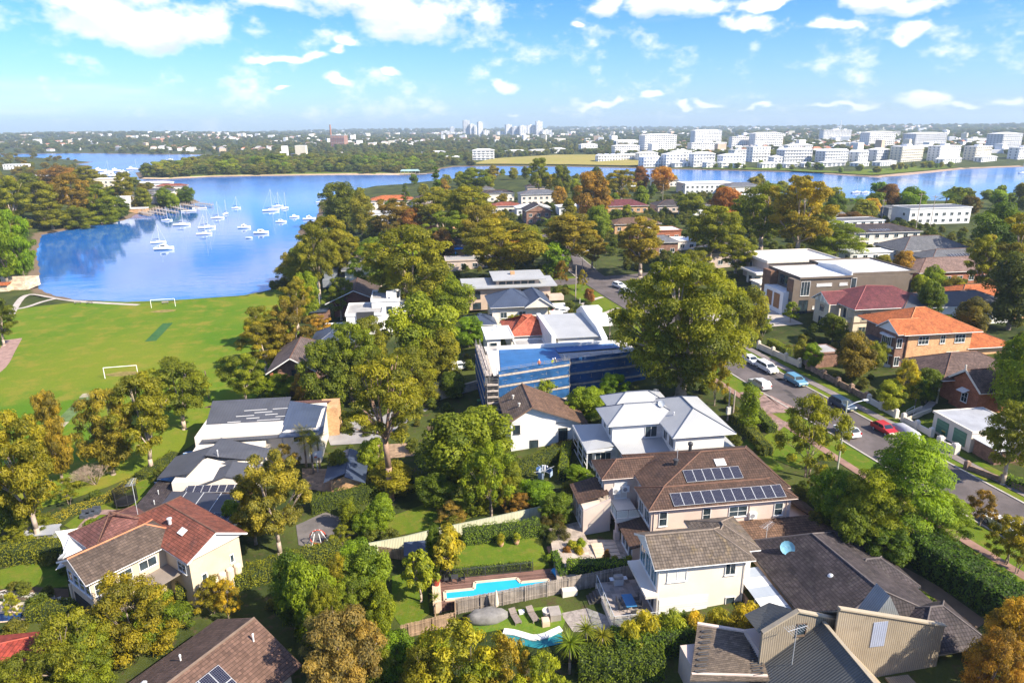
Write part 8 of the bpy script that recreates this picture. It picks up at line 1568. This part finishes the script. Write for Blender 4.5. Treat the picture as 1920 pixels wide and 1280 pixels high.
T(870,1165,1345,220,'loose',YG,'wide yellow-green willow-like tree at the bottom edge, below the turf'); T(955,1195,1345,140,'loose',(.15,.125,.025),'golden olive tree at the bottom edge, right of the willow-like one'); T(800,1215,1350,130,'gumlow',OL,'olive tree at the bottom edge, left of the willow-like one'); T(1012,1225,1350,130,'loose',YG,'yellow-green bush tree at the bottom edge below the cordylines'); T(905,1240,1370,150,'loose',OL,'low olive tree at the very bottom edge, centre')
for k, (u, vt, vb, w_) in enumerate(((1068,1185,1262,72),(1098,1160,1230,58),(1128,1175,1235,56))): T(u,vt,vb,w_,'cord',OG,['cordyline with a round spiky head, lowest of three by the curved pool edging','cordyline with a spiky head, topmost of three by the curved pool edging','cordyline with a spiky head, rightmost of three by the curved pool edging'][k],'cordyline')
for k, (u, vt, vb, w_) in enumerate(((1210,1145,1215,70),(1255,1140,1205,80),(1300,1148,1205,60),(1345,1138,1195,60),(1395,1130,1190,75),(1425,1140,1200,60),(1180,1165,1230,60))): T(u,vt,vb,w_,'bamboo',YG,['golden bamboo clump left of centre below the cream house','golden bamboo clump at the roller door of the cream house','golden bamboo clump at the right corner of the roller door','yellow bamboo clump left of the dark carport roof','yellow bamboo clump in front of the white pergola','yellow bamboo clump touching the corrugated roof','golden bamboo clump beside the terrace corner'][k],'bamboo')
hedge([W(1150,1235,2),W(1290,1212,2.4)], 3.0, 2.6, DG, 'tall dark green hedge below the cream house and its bamboo', z=None, size=.22); hedge([W(1085,1262,1.6),W(1240,1262,2)], 3.0, 2.2, DG, 'dark green hedge at the bottom edge right of the cordylines', size=.22)
# pool garden hedges and shrubs
hedge([(-7.2,-7.7),(2.2,-7.2)], 1.4, 2.1, (.085,.125,.022), 'clipped hedge along the sheet-metal fence behind the raised lawn', z=2.2); hedge([(-8.8,-13.25),(.1,-13.2)], .8, .55, OG, 'low box hedge between the lawn and the pool fence', z=2.2); hedge([(3.8,-15.6),(10.4,-16.6)], 1.5, 1.3, GR, 'dark clipped hedge between the patio and the paling fence', z=2.8); hedge([(3.0,-12.2),(3.2,-16.4)], .9, .7, (.06,.13,.015), 'bright green low hedge beside the brick steps', z=2.6)
for k, (x, y, s) in enumerate(((3.0,-6.4,2.2),(4.0,-8.4,1.9),(4.6,-6.6,2.4),(3.2,-9.6,1.7),(4.9,-9.2,2.0),(2.7,-7.9,1.6))): plant(x,y,2.3,s,s*.95,'cloud',(.045,.062,.018) if k % 2 else (.06,.055,.02),['cloud-clipped dark topiary nearest the sheet fence','cloud-clipped topiary in the middle of the patio edge','tallest cloud-clipped topiary by the garden room','cloud-clipped topiary near the brick steps','cloud-clipped topiary beside the paving','small cloud-clipped topiary at the lawn corner'][k],'topiary')
for k, (x, y, s, c) in enumerate(((5.4,-11.2,1.3,YG),(5.9,-12.4,1.2,(.22,.17,.02)),(4.6,-12.0,1.1,RE),(6.5,-11.0,1.3,GR),(-10.9,-17.2,1.4,OG),(-10.8,-13.4,1.2,GR),(2.2,-12.9,.9,GR))): plant(x,y,2.4 if x > -9 else 2.0,s,s*1.2,'yucca' if k in (4,5) else 'shrub',c,['yellow-green shrub above the brick steps','golden shrub above the brick steps','reddish low plant above the brick steps','rounded green shrub by the broad steps','spiky plant at the near end of the pool ledge','spiky plant at the far end of the pool ledge','small green shrub at the black fence end'][k],'shrub')
# gardens north of the sheet fence
T(733,666,938,215,'tallgum',OL,'tall gum tree with a bare pink trunk left of centre'); T(740,868,928,100,'dense',OG,'round green tree behind the pink trunk'); T(716,930,998,75,'dense',GR,'rounded bright green shrub left of the pink trunk base','shrub'); T(880,768,905,200,'dense',OL,'big rounded olive tree in front of the white gabled house',var=0); T(922,825,968,110,'loose',LG,'fresh green loose tree in front of the big olive one'); T(885,885,965,50,'col',OG,'slim upright green tree at the edge of the shaded lawn'); T(905,890,962,46,'col',OG,'second slim upright green tree beside the first'); T(948,895,960,60,'loose',OL,'small olive tree right of the slim upright ones'); T(700,822,888,62,'dense',LG,'light green shrub right of the grey-roofed outbuilding','shrub'); T(845,945,985,85,'loose',(.12,.09,.03),'low brownish shrub against the sheet fence','shrub'); T(975,925,965,70,'loose',(.14,.09,.03),'reddish low shrub right of the upright trees','shrub'); T(640,985,1025,60,'loose',OL,'thin shrub at the left end of the sheet fence','shrub'); T(690,960,1010,55,'dense',GR,'green shrub just behind the sheet fence','shrub'); T(655,935,990,40,'col',OL,'narrow olive shrub with red flowers by the dark driveway','shrub')
for k, (u, vt, vb, w_) in enumerate(((575,800,875,55),(600,808,878,52),(588,815,888,56))): T(u,vt,vb,w_,'palm',(.13,.13,.02),['golden cane palm, left of three beside the basketball hoop','golden cane palm, right of three beside the basketball hoop','golden cane palm, front of three beside the basketball hoop'][k],'palm')
T(540,830,905,60,'loose',(.12,.09,.03),'coppery loose tree by the cream garage wall'); T(640,845,900,50,'dense',OG,'small green shrub behind the outbuilding','shrub')
hedge([gp(820,905),gp(700,935),gp(585,960)], 2.0, 2.2, DG, 'dark hedge between the shaded lawn and the paved court'); hedge([gp(955,900),gp(1045,860)], 1.6, 2.2, DG, 'dark hedge behind the clothes line'); hedge([gp(1055,900),gp(1062,850)], 1.3, 2.0, GR, 'green hedge along the verandah of the white house'); hedge([gp(1035,850),gp(1078,838)], 1.4, 1.3, (.06,.05,.02), 'brownish clipped hedge at the foot of the white gabled house'); T(1100,725,790,80,'dense',GR,'dark green tree between the blue scaffolding and the white house'); T(1085,875,905,60,'dense',GR,'green shrub below the verandah screens','shrub'); T(1010,905,950,90,'dense',GR,'green shrubs beside the topiary and clothes line','shrub'); T(1045,925,985,70,'dense',DG,'tall dark shrub against the sheet fence by the garden room','shrub'); T(960,870,925,60,'dense',OG,'green shrub left of the clothes line','shrub'); T(820,890,950,90,'dense',DG,'dark bush at the far side of the shaded lawn','shrub')
hedge([gp(335,1122),gp(470,1092),gp(545,1068),gp(640,1040)], 2.4, 2.0, OG, 'long clipped hedge in front of the tan house'); hedge([gp(60,1018),gp(120,968),gp(205,938),gp(252,905)], 1.5, .9, (.16,.16,.03), 'long low yellow-green hedge along the bottom of the oval'); hedge([gp(0,1050),gp(80,1045),gp(150,1040)], 3.0, 2.2, OG, 'thick hedge left of the tan house lawn'); hedge([gp(60,1158),gp(140,1152),gp(200,1140)], 2.0, 1.6, OG, 'low hedge behind the red tiled roof'); hedge([gp(262,898),gp(330,855)], 2.0, .9, DG, 'dark hedge bank under the oval gum trees')
T(28,1110,1160,45,'loose',YG,'small sparse tree beside the lower left pool'); T(130,895,945,60,'loose',OL,'shrub at the corner of the yellow-green hedge','shrub'); T(30,985,1035,60,'loose',OL,'grey-green shrub left of the low grey shed','shrub'); T(60,960,1015,80,'gumlow',OL,'olive shrub behind the low grey shed','shrub')
# right-hand side
T(1276,487,745,265,'fig',OL,'huge spreading olive tree beside the street, right of the blue scaffolding'); T(1402,722,810,48,'col',GR,'narrow column tree beside the two timber poles'); T(1512,740,895,155,'loose',OG,'sparse street tree with twisted trunks in front of the parked cars'); T(1690,808,1010,215,'jac',LG,'broad feathery bright green tree beside the street at right',var=0); T(1625,880,1030,150,'jac',GR,'feathery green tree in the front garden of the solar-roofed house',var=1); T(1755,920,1020,120,'jac',GR,'feathery green tree above the long dark hedge',var=0); T(1560,885,985,105,'dense',GR,'dense green tree at the street end of the solar-roofed house'); T(1535,870,945,60,'loose',OG,'loose shrub at the street corner of the solar-roofed house','shrub'); T(1590,945,1040,90,'dense',DG,'dark dense tree behind the little shed'); T(1660,990,1060,90,'dense',DG,'dark tree right of the little shed')
T(1837,918,985,75,'loose',(.12,.085,.025),'small bronze street tree at the lower right kerb'); T(1885,968,1058,100,'loose',OL,'small olive tree on the lower right lawn'); T(1905,975,1075,70,'loose',OL,'second small olive tree cut by the right edge'); T(1880,1115,1290,165,'gumlow',OR,'orange autumn tree in the lower right corner'); T(1850,1180,1320,110,'gumlow',(.2,.11,.03),'rusty shrub beside the corrugated house, lower right'); T(1880,755,908,120,'gum',OL,'olive tree over the stone wall at the right edge',var=1); T(1895,625,790,125,'dense',GR,'dense green tree right of the red brick cottage',var=1); T(1890,475,618,130,'dense',(.06,.06,.02),'big dark tree behind the orange roof at right',var=2); T(1905,400,560,130,'gum',OL,'golden olive tree at the right edge above the dark one',var=3); T(1865,385,490,120,'dense',DG,'dark rounded tree at the right edge by the river'); T(1830,440,560,80,'gum',OG,'olive tree left of the dark right-edge trees',var=0)
hedge([gp(1722,1045),gp(1800,1098),gp(1880,1150),gp(1960,1200)], 4.0, 3.2, (.035,.075,.016), 'long tall dark green hedge at lower right', size=.24); hedge([gp(1448,812),gp(1415,775),gp(1385,840)][:2], 1.6, 1.4, OG, 'clipped hedge beside the column tree'); hedge([gp(1380,790),gp(1440,855)], 1.6, 1.5, (.12,.115,.025), 'golden clipped hedge along the white house drive'); hedge([gp(1443,648),gp(1478,668)], 1.6, 1.6, (.13,.16,.02), 'bright clipped hedge behind the cream front wall', z=None); hedge([gp(1885,905),gp(1925,920)], 1.4, 1.2, GR, 'dark green hedge behind the low stone wall at right')
T(1596,626,712,92,'dense',(.10,.085,.022),'bronze-green rounded tree in the garden below the maroon-roofed house'); T(1430,585,630,40,'loose',LG,'small fresh green tree in the white forecourt'); T(1692,672,762,72,'loose',YG,'yellow-green tree in front of the orange brick house'); T(1520,645,690,48,'dense',GR,'green bush behind the cream front wall','shrub'); T(1500,640,680,40,'dense',OG,'small bush beside the clipped bright hedge','shrub'); T(1640,640,690,50,'dense',OG,'green bush beside the white porch of the orange brick house','shrub'); T(1665,715,770,70,'dense',LG,'bright green bush below the orange brick house','shrub'); T(1715,705,760,60,'loose',OG,'loose shrub left of the red brick cottage porch','shrub'); T(1735,690,755,50,'dense',DG,'dark shrub against the cottage porch','shrub'); T(1560,590,640,60,'dense',DG,'dark shrub in front of the maroon-roofed house','shrub'); T(1640,615,650,40,'loose',YG,'golden shrub between the cream and orange brick houses','shrub'); T(1735,525,610,60,'dense',DG,'dark green tree between the maroon roof and the orange roof'); T(1690,470,525,48,'dense',OR,'orange autumn tree behind the brown modern house'); T(1745,500,565,56,'dense',GR,'round green tree behind the brown modern house'); T(1720,515,570,46,'dense',LG,'light green tree at the corner of the brown modern house'); T(1650,478,520,50,'dense',OL,'olive tree behind the white roof of the brown modern house'); T(1780,520,575,60,'dense',OL,'olive tree by the dusty brown roof'); T(1482,565,605,40,'loose',GR,'palm-like green shrub before the timber shutters','shrub'); T(1760,590,640,70,'dense',DG,'dark tree behind the orange tiled roof'); T(1815,560,640,80,'dense',(.07,.07,.02),'dark olive tree above the orange tiled roof')
# up the street and centre
T(1200,408,520,120,'gum',(.12,.115,.02),'golden olive gum in front of the ridge-top red brick house',var=0); T(1330,385,505,120,'gum',OL,'olive gum tree behind the huge street tree',var=1); T(1425,345,475,140,'gum',OG,'tall gum tree left of the golden one by the river',var=2); T(1492,328,495,155,'gum',(.150,.130,.020),'tall golden gum tree standing against the river',var=3); T(1560,412,492,125,'jac',GR,'broad green tree behind the white flat roofs',var=1); T(1378,440,520,95,'gum',OL,'olive gum tree left of the white flat roofs',var=0); T(1300,470,560,80,'gum',OL,'olive gum crown just behind the huge street tree'); T(1180,560,640,60,'loose',OL,'small tree under the left side of the huge street tree'); T(1400,540,640,80,'dense',OL,'olive tree in front of the older white-roofed house')
T(1070,400,505,155,'gum',(.128,.110,.020),'brown-gold gum tree over the far end of the street',var=1); T(940,412,530,195,'gum',OL,'wide olive gum tree left of the power pole with cross arm',var=0); T(775,425,605,190,'gum',OL,'large olive gum tree behind the white cubist house',var=2); T(715,450,560,120,'gum',OG,'olive gum tree left of the large one behind the cubist house',var=3); T(880,348,455,135,'gum',OL,'olive gum tree in the middle of the point',var=1); T(905,385,490,120,'gum',BR,'brownish gum tree in the middle of the point',var=2); T(820,352,440,120,'gum',OG,'gum tree left of the middle of the point',var=0); T(845,395,480,100,'gum',OG,'second gum tree left of the middle of the point',var=3); T(822,310,430,55,'norfolk',DG,'tall dark Norfolk pine rising above the point'); T(762,342,400,34,'norfolk',DG,'small pointed pine by the orange roofed house'); T(1108,322,420,85,'dense',(.12,.09,.02),'rust-tinted round tree in the middle distance'); T(1165,318,388,75,'gum',OL,'spreading gum tree near the river in the middle distance',var=1); T(1010,296,372,55,'gum',OL,'tall thin gum tree standing against the river',var=2); T(1052,310,370,45,'dense',DG,'dark green tree by the river right of the thin gum'); T(890,315,370,70,'gum',OG,'gum tree by the river behind the dark hip roofs',var=0); T(1240,312,362,50,'dense',OR,'orange autumn tree by the river in the middle'); T(1200,312,360,40,'dense',PU,'purple-brown tree by the river'); T(1290,362,405,70,'dense',OG,'round olive tree below the white mansion'); T(1358,350,420,60,'dense',(.15,.08,.03),'rusty tree right of the lamp pole by the mansion'); T(640,342,425,80,'dense',DG,'dark green tree on the shore right of the bay'); T(680,360,440,60,'dense',OG,'olive tree on the shore in front of the boathouse block'); T(735,372,455,95,'gum',(.12,.085,.025),'brownish gum tree in front of the white boathouse block',var=3); T(625,405,530,110,'gum',OL,'olive gum tree on the bay shore, upper',var=1); T(575,450,545,90,'gumlow',OL,'low spreading tree on the bay shore'); T(600,420,560,90,'gum',OG,'olive gum tree on the bay shore, lower',var=2); T(655,440,540,95,'gum',OL,'olive gum tree behind the shore row',var=0); T(548,472,535,62,'gumlow',OL,'mangrove-like low tree at the corner of the bay'); T(580,508,605,58,'dense',GR,'round green tree left of the green court netting'); T(1000,425,490,70,'dense',OL,'olive tree beside the brown gabled house'); T(1030,405,450,50,'palm',OG,'feathery palm near the brown gabled house','palm'); T(1120,385,450,60,'dense',OG,'round green tree left of the terracotta roof'); T(770,390,450,60,'dense',RE,'reddish tree by the orange roof edge'); T(830,430,490,60,'dense',RE,'red-brown tree left of the blue tarpaulin roof'); T(870,405,450,40,'dense',DG,'dark green tree beside the narrow brick tower'); T(960,440,500,70,'gum',(.13,.09,.025),'bronze gum left of the far street end',var=2); T(1110,440,505,70,'gum',(.14,.098,.022),'rust-brown gum at the junction',var=0); T(1052,488,540,36,'loose',(.11,.08,.02),'small bronze street tree by the leaning power pole'); T(1105,540,566,26,'shrub',PU,'purple flowering shrub on the corner lawn','shrub'); T(1092,505,545,30,'loose',OL,'slim tree beside the leaning power pole')
# edge of the oval, left centre
T(462,662,760,105,'gum',OL,'olive tree at the right edge of the oval beside the brown pole',var=0); T(500,605,700,105,'gum',OL,'olive tree at the right edge of the oval above the brick gable',var=1); T(490,575,650,70,'gum',OG,'tree at the right edge of the oval casting a long shadow',var=2); T(555,560,690,95,'gum',(.12,.09,.025),'brown-olive tree behind the brick gable',var=3); T(530,595,680,70,'dense',GR,'bright green tree beside the brick gable'); T(520,705,752,90,'dense',GR,'fresh green bushes in front of the brick gable','shrub'); T(575,700,770,60,'cas',BR,'brown feathery tree right of the brick gable'); T(615,640,770,105,'dense',DG,'dark dense tree right of the brown brick house'); T(660,605,755,120,'gum',OL,'olive gum below the white cubist house',var=1); T(700,595,720,100,'gum',OL,'golden olive gum in front of the white cubist house',var=2); T(795,555,700,150,'dense',LG,'broad bright green tree right of the white cubist house',var=1); T(830,620,710,80,'dense',OG,'olive green tree left of the parked white car'); T(770,650,760,120,'gumlow',OG,'olive tree behind the tall pink-trunked gum'); T(690,655,760,80,'dense',DG,'dark tree in the deep shade left of the tall gum'); T(560,520,620,70,'gum',OL,'thin tree beside the court netting',var=0); T(600,590,650,60,'gum',BR,'brownish thin tree left of the white cubist house',var=3); T(640,520,600,60,'gum',OL,'pale-trunked gum above the shingled house',var=1); T(850,520,600,90,'dense',GR,'bushy green hedge trees left of the beige house'); T(820,500,580,80,'dense',OG,'olive bushes left of the beige flat house'); T(880,595,650,70,'dense',GR,'dark shrub at the blue-roofed house corner','shrub'); T(960,590,625,60,'loose',OG,'small tree in front of the blue-roofed house'); T(1020,700,760,60,'dense',GR,'dark green shrub below the blue mesh','shrub'); T(785,690,760,70,'gumlow',OL,'low olive tree left of the stone garden wall'); T(850,700,745,70,'dense',DG,'dark hedge-like bush under the white car','shrub'); T(1340,660,760,60,'loose',OL,'loose low branches at the right foot of the huge tree'); T(1150,700,760,60,'dense',GR,'green shrub right of the blue mesh','shrub')
# bay corner and headland
T(15,392,535,80,'cas',GR,'tall green casuarina at the left edge of the bay, outer'); T(48,396,532,70,'cas',GR,'tall green casuarina at the left edge of the bay, inner'); T(8,560,648,75,'gum',DG,'dark gum at the left edge of the oval',var=1); T(-15,590,700,60,'gum',OL,'olive gum cut by the left edge beside the red track',var=2)
T(28,330,432,95,'gum',OL,'gum with bare white limbs on the headland at far left',var=0); T(85,340,425,85,'gum',OG,'gum tree on the headland slope, second from left',var=1); T(142,325,418,90,'gum',(.13,.10,.025),'bronze gum tree in the middle of the headland',var=2); T(190,345,418,80,'gum',OL,'olive gum tree on the headland above the mangroves',var=3); T(100,378,430,90,'gumlow',OG,'low mangrove on the headland shore, left'); T(150,385,428,80,'gumlow',OL,'low mangrove on the headland shore, middle'); T(195,378,420,70,'gumlow',OG,'low mangrove on the headland shore, right'); T(222,368,412,56,'dense',DG,'dark tree at the right end of the headland shore'); T(351,350,381,38,'dense',DG,'round dark tree at the headland tip'); T(238,325,372,50,'gum',OL,'gum tree among the headland houses'); T(272,352,392,40,'dense',OG,'bushy tree among the headland houses'); T(310,352,388,36,'dense',OG,'green tree behind the jetties'); T(325,362,390,34,'dense',GR,'fresh green tree behind the outer jetties'); T(60,325,368,50,'dense',DG,'dark tree by the white headland house'); T(110,312,352,70,'dense',(.15,.085,.03),'rusty autumn tree on the headland crest'); T(165,312,355,60,'gum',OL,'gum tree on the headland crest',var=2)
T(1660,345,402,60,'dense',PU,'purple-brown rounded tree on the right river bank'); T(1706,352,404,66,'dense',GR,'bright green tree on the right river bank'); T(1770,360,402,52,'palm',DG,'feathery dark palm on the right river bank','palm'); T(1816,368,405,40,'dense',(.07,.06,.02),'small dark round tree on the right river bank'); T(1566,366,412,46,'dense',DG,'dark green tree at the left end of the right river bank'); T(1600,366,420,44,'palm',GR,'green palm on the right river bank','palm'); T(1630,372,412,36,'dense',(.24,.19,.03),'yellow flowering tree on the right river bank'); T(1600,398,428,70,'dense',PU,'low purple-brown tree below the yellow one'); T(1540,385,440,50,'dense',OL,'olive tree right of the golden gum')
# mangroves and small trees along the estate foreshore, park trees across the bay, garden trees on the point
def scatter(n, poly, sp, cols, h, w_, label, group, seed, avoid=True, tries=40, mind=0, cat='tree', name='garden_tree', near=False):
    rr = random.Random(seed); a = np.array(poly); done = []; 
    for k in range(n*tries):
        if len(done) >= n: break
        x = rr.uniform(a[:,0].min(), a[:,0].max()); y = rr.uniform(a[:,1].min(), a[:,1].max())
        if sdist([x],[y],poly)[0] < 0: continue
        if avoid and any(o[0]-2 < x < o[2]+2 and o[1]-2 < y < o[3]+2 for o in OCC): continue
        if avoid and (min((x-p[0])**2+(y-p[1])**2 for p in street) < 60 or min((x-p[0])**2+(y-p[1])**2 for p in cross) < 49): continue
        if any((x-q[0])**2+(y-q[1])**2 < mind**2 for q in done): continue
        z = H(x, y)
        if z < -.9: continue
        done.append((x, y)); s = rr.uniform(.75, 1.25); c_ = rr.choice(cols); lb = label
        if near:      # say which house it stands by
            hx = min(HOUSES, key=lambda q: (q[0]-x)**2+(q[1]-y)**2); w4 = hx[2].split(); cut = next((i for i, q in enumerate(w4) if q in ('with', 'near', 'behind', 'beside', 'in', 'among', 'by', 'of', 'at', 'on', 'between', 'above', 'below') and i > 2), len(w4))
            lb = '%s tree %s the %s' % ({OL: 'olive', OG: 'olive green', BR: 'bronze', GR: 'fresh green', DG: 'dark green'}[c_], 'behind' if y > hx[1]+6 else 'in front of' if y < hx[1]-6 else 'left of' if x < hx[0] else 'right of', ' '.join(w4[:min(cut, 10)]))
        plant(x, y, z-.1, h*s, w_*s*rr.uniform(.85, 1.15), rr.choice(sp), c_, lb, cat, group, name)
scatter(50, [(-312,768),(-288,757),(-240,786),(-94,786),(-12,766),(10,790),(24,862),(-60,930),(-250,930),(-330,880)], ['small'], [GR,OG,DG,OG,GR], 13, 17, 'green park tree in the wooded band across the bay', 'park trees across the bay', 2, False, mind=9)
scatter(26, [(350,752),(421,700),(464,600),(520,632),(640,690),(630,712),(520,668),(440,720),(380,770)], ['small'], [GR,OG,DG,OL], 7, 9, 'low green tree along the river estate foreshore', 'foreshore trees along the river estate', 3, False, mind=6)
scatter(62, [(-58,160),(-62,270),(-70,380),(-70,510),(-30,590),(60,610),(130,595),(185,545),(240,480),(268,400),(262,340),(190,240),(110,140),(60,140),(30,130),(-30,160)], ['small'], [OL,OG,OL,BR,GR,OG,DG], 9.5, 9.5, 'olive green garden tree among the houses of the point', 'garden trees among the houses of the point', 5, True, mind=9, near=True)
scatter(26, [(120,130),(150,200),(262,335),(300,320),(375,322),(400,260),(300,170),(200,120)], ['small'], [OL,OG,GR,DG,OG], 9, 10, 'green tree on the east side of the point', 'garden trees on the east side of the point', 6, True, mind=9, near=True)
# stuff: distant woods, and the undergrowth of gardens
def gn_scatter(name, pts, scales, rots, protos, col, label, cat):
    """one object of points; geometry nodes put a crown on each"""
    me = bpy.data.meshes.new(name); me.vertices.add(len(pts)); me.vertices.foreach_set('co', np.asarray(pts, np.float32).ravel())
    for nm, ty, dat in (('sc','FLOAT_VECTOR',scales),('rt','FLOAT',rots),('pk','INT',np.random.default_rng(1).integers(0, len(protos), len(pts)))):
        at = me.attributes.new(nm, ty, 'POINT'); at.data.foreach_set('vector' if ty == 'FLOAT_VECTOR' else 'value', np.asarray(dat, np.int32 if ty == 'INT' else np.float32).ravel())
    o = link(name, me); o.color = (*col, 1); tag(o, label, cat, kind='stuff'); ng = bpy.data.node_groups.new(name, 'GeometryNodeTree'); ng.interface.new_socket('Geometry', in_out='INPUT', socket_type='NodeSocketGeometry'); ng.interface.new_socket('Geometry', in_out='OUTPUT', socket_type='NodeSocketGeometry')
    N = ng.nodes; L = ng.links; gi = N.new('NodeGroupInput'); go = N.new('NodeGroupOutput'); inst = N.new('GeometryNodeInstanceOnPoints'); jn = N.new('GeometryNodeGeometryToInstance')
    for p in reversed(protos):
        pm = bpy.data.objects.new('proto', p); oi = N.new('GeometryNodeObjectInfo'); oi.inputs['Object'].default_value = pm; oi.inputs['As Instance'].default_value = True; L.new(oi.outputs['Geometry'], jn.inputs[0])
    def na(nm, ty): n_ = N.new('GeometryNodeInputNamedAttribute'); n_.data_type = ty; n_.inputs['Name'].default_value = nm; return n_.outputs['Attribute']
    cx = N.new('ShaderNodeCombineXYZ'); L.new(na('rt','FLOAT'), cx.inputs[2]); e2r = N.new('FunctionNodeEulerToRotation'); L.new(cx.outputs[0], e2r.inputs[0])
    L.new(gi.outputs[0], inst.inputs['Points']); L.new(jn.outputs[0], inst.inputs['Instance']); inst.inputs['Pick Instance'].default_value = True; L.new(na('pk','INT'), inst.inputs['Instance Index']); L.new(e2r.outputs[0], inst.inputs['Rotation']); L.new(na('sc','FLOAT_VECTOR'), inst.inputs['Scale']); L.new(inst.outputs[0], go.inputs[0])
    md = o.modifiers.new('scatter', 'NODES'); md.node_group = ng; return o
def far_woods(n, r0, r1, seed, name, label, size, cond, col):
    rng = np.random.default_rng(seed); r = r0*(r1/r0)**rng.random(n); a = rng.uniform(-.80, .95, n); x = -11+r*np.sin(a); y = -79+r*np.cos(a); d2 = sdist(x, y, FARS); d1 = sdist(x, y, HOME); k = cond(x, y, d1, d2); x, y, r = x[k], y[k], r[k]; z = Hn(x, y)
    s = size*(1+np.clip((r-1500)/2600, 0, 2.2))*rng.uniform(.7, 1.3, len(x)); sc = np.stack([s/3.6/2, s/3.6/2, s/8*.62], 1); gn_scatter(name, np.stack([x, y, z-.3], 1), sc, rng.uniform(0, 6.28, len(x)), [c for c, _ in SPECIES['small'][2]], col, label, 'woodland')
park = lambda x, y: (x < 60) & (x > -400) & (y < 1150)
hill = lambda x, y: (sdist(x, y, [(75,935),(120,925),(210,880),(262,838),(330,800),(390,900),(330,1150),(250,1180),(150,1080)]) > 0)
far_woods(15000, 820, 8200, 7, 'far_woodland', 'endless dark green tree cover between the far suburbs', 13, lambda x, y, d1, d2: (d2 > 8) & ~hill(x, y) & ~((x > 80) & (x < 900) & (y < 1010) & (d2 < 240)), (.075,.088,.030))
far_woods(2600, 820, 1250, 8, 'park_woodland', 'dense woodland filling the park across the bay', 12, lambda x, y, d1, d2: (d2 > 26) & park(x, y) & (y > 800+.0*x), (.095,.115,.022))
far_woods(2600, 380, 1700, 9, 'headland_woodland', 'wooded slopes of the headland at far left', 10, lambda x, y, d1, d2: (d1 > 8) & (x < -170) & ~((np.abs(x+250) < 45) & (np.abs(y-640) < 40)), (.105,.102,.022))
rng = np.random.default_rng(33); n = 5200; x = rng.uniform(-110, 210, n); y = -55+rng.random(n)**1.35*400
k = (sdist(x, y, HOME) > 3) & (sdist(x, y, oval) < -1.5)
KEEP = [(-10.9,-18,13,-7),(-10,-24.5,7,-18),(6,-25.5,11.5,-18),(-17.5,-1,-1,6),(-30,7,-22.5,18),(-47,12,-44,24),(-52,-16,-49,-5),(-52,-6,-36,2),(-18,-21,-9,-10),(64,0,76,19),(58,62,80,84),(40,0,48,20),(-1,24,32,30),(-56,-2,-47,8),(31,-33,44,-16)]
for o in OCC+KEEP: k &= ~((x > o[0]-.6) & (x < o[2]+.6) & (y > o[1]-.6) & (y < o[3]+.6))
for ln, dd in ((street, 11.5), (cross, 6.0)):
    for p in ln: k &= (x-p[0])**2+(y-p[1])**2 > dd**2
x, y = x[k], y[k]; s = rng.uniform(.6, 1.5, len(x))*(1+.4*smn((y-60)/120)); sc = np.stack([s*.8, s*.8, s*.75], 1)
gn_scatter('garden_undergrowth', np.stack([x, y, Hn(x, y)-.1], 1), sc, rng.uniform(0, 6.28, len(x)), [c for c, _ in SPECIES['shrub'][2]], (.062,.075,.018), 'low shrubs and ground cover filling the gardens between houses', 'undergrowth')
# ------------------------------------------------------------------ haze
def haze():
    mb = MB(); mb.box(-9500, -700, -9, 9500, 9200, 175); m = bpy.data.materials.new('haze'); m.use_nodes = True; t = NT(m.node_tree); t.n.clear(); v = t.new('ShaderNodeVolumePrincipled'); v.inputs['Color'].default_value = (.66,.83,1,1); v.inputs['Density'].default_value = HAZE; v.inputs['Anisotropy'].default_value = .1; o = t.new('ShaderNodeOutputMaterial'); t.l.new(v.outputs[0], o.inputs['Volume']); tag(mb.build('haze', m), kind='stuff')
HAZE = 1.15e-4
if HAZE: haze()
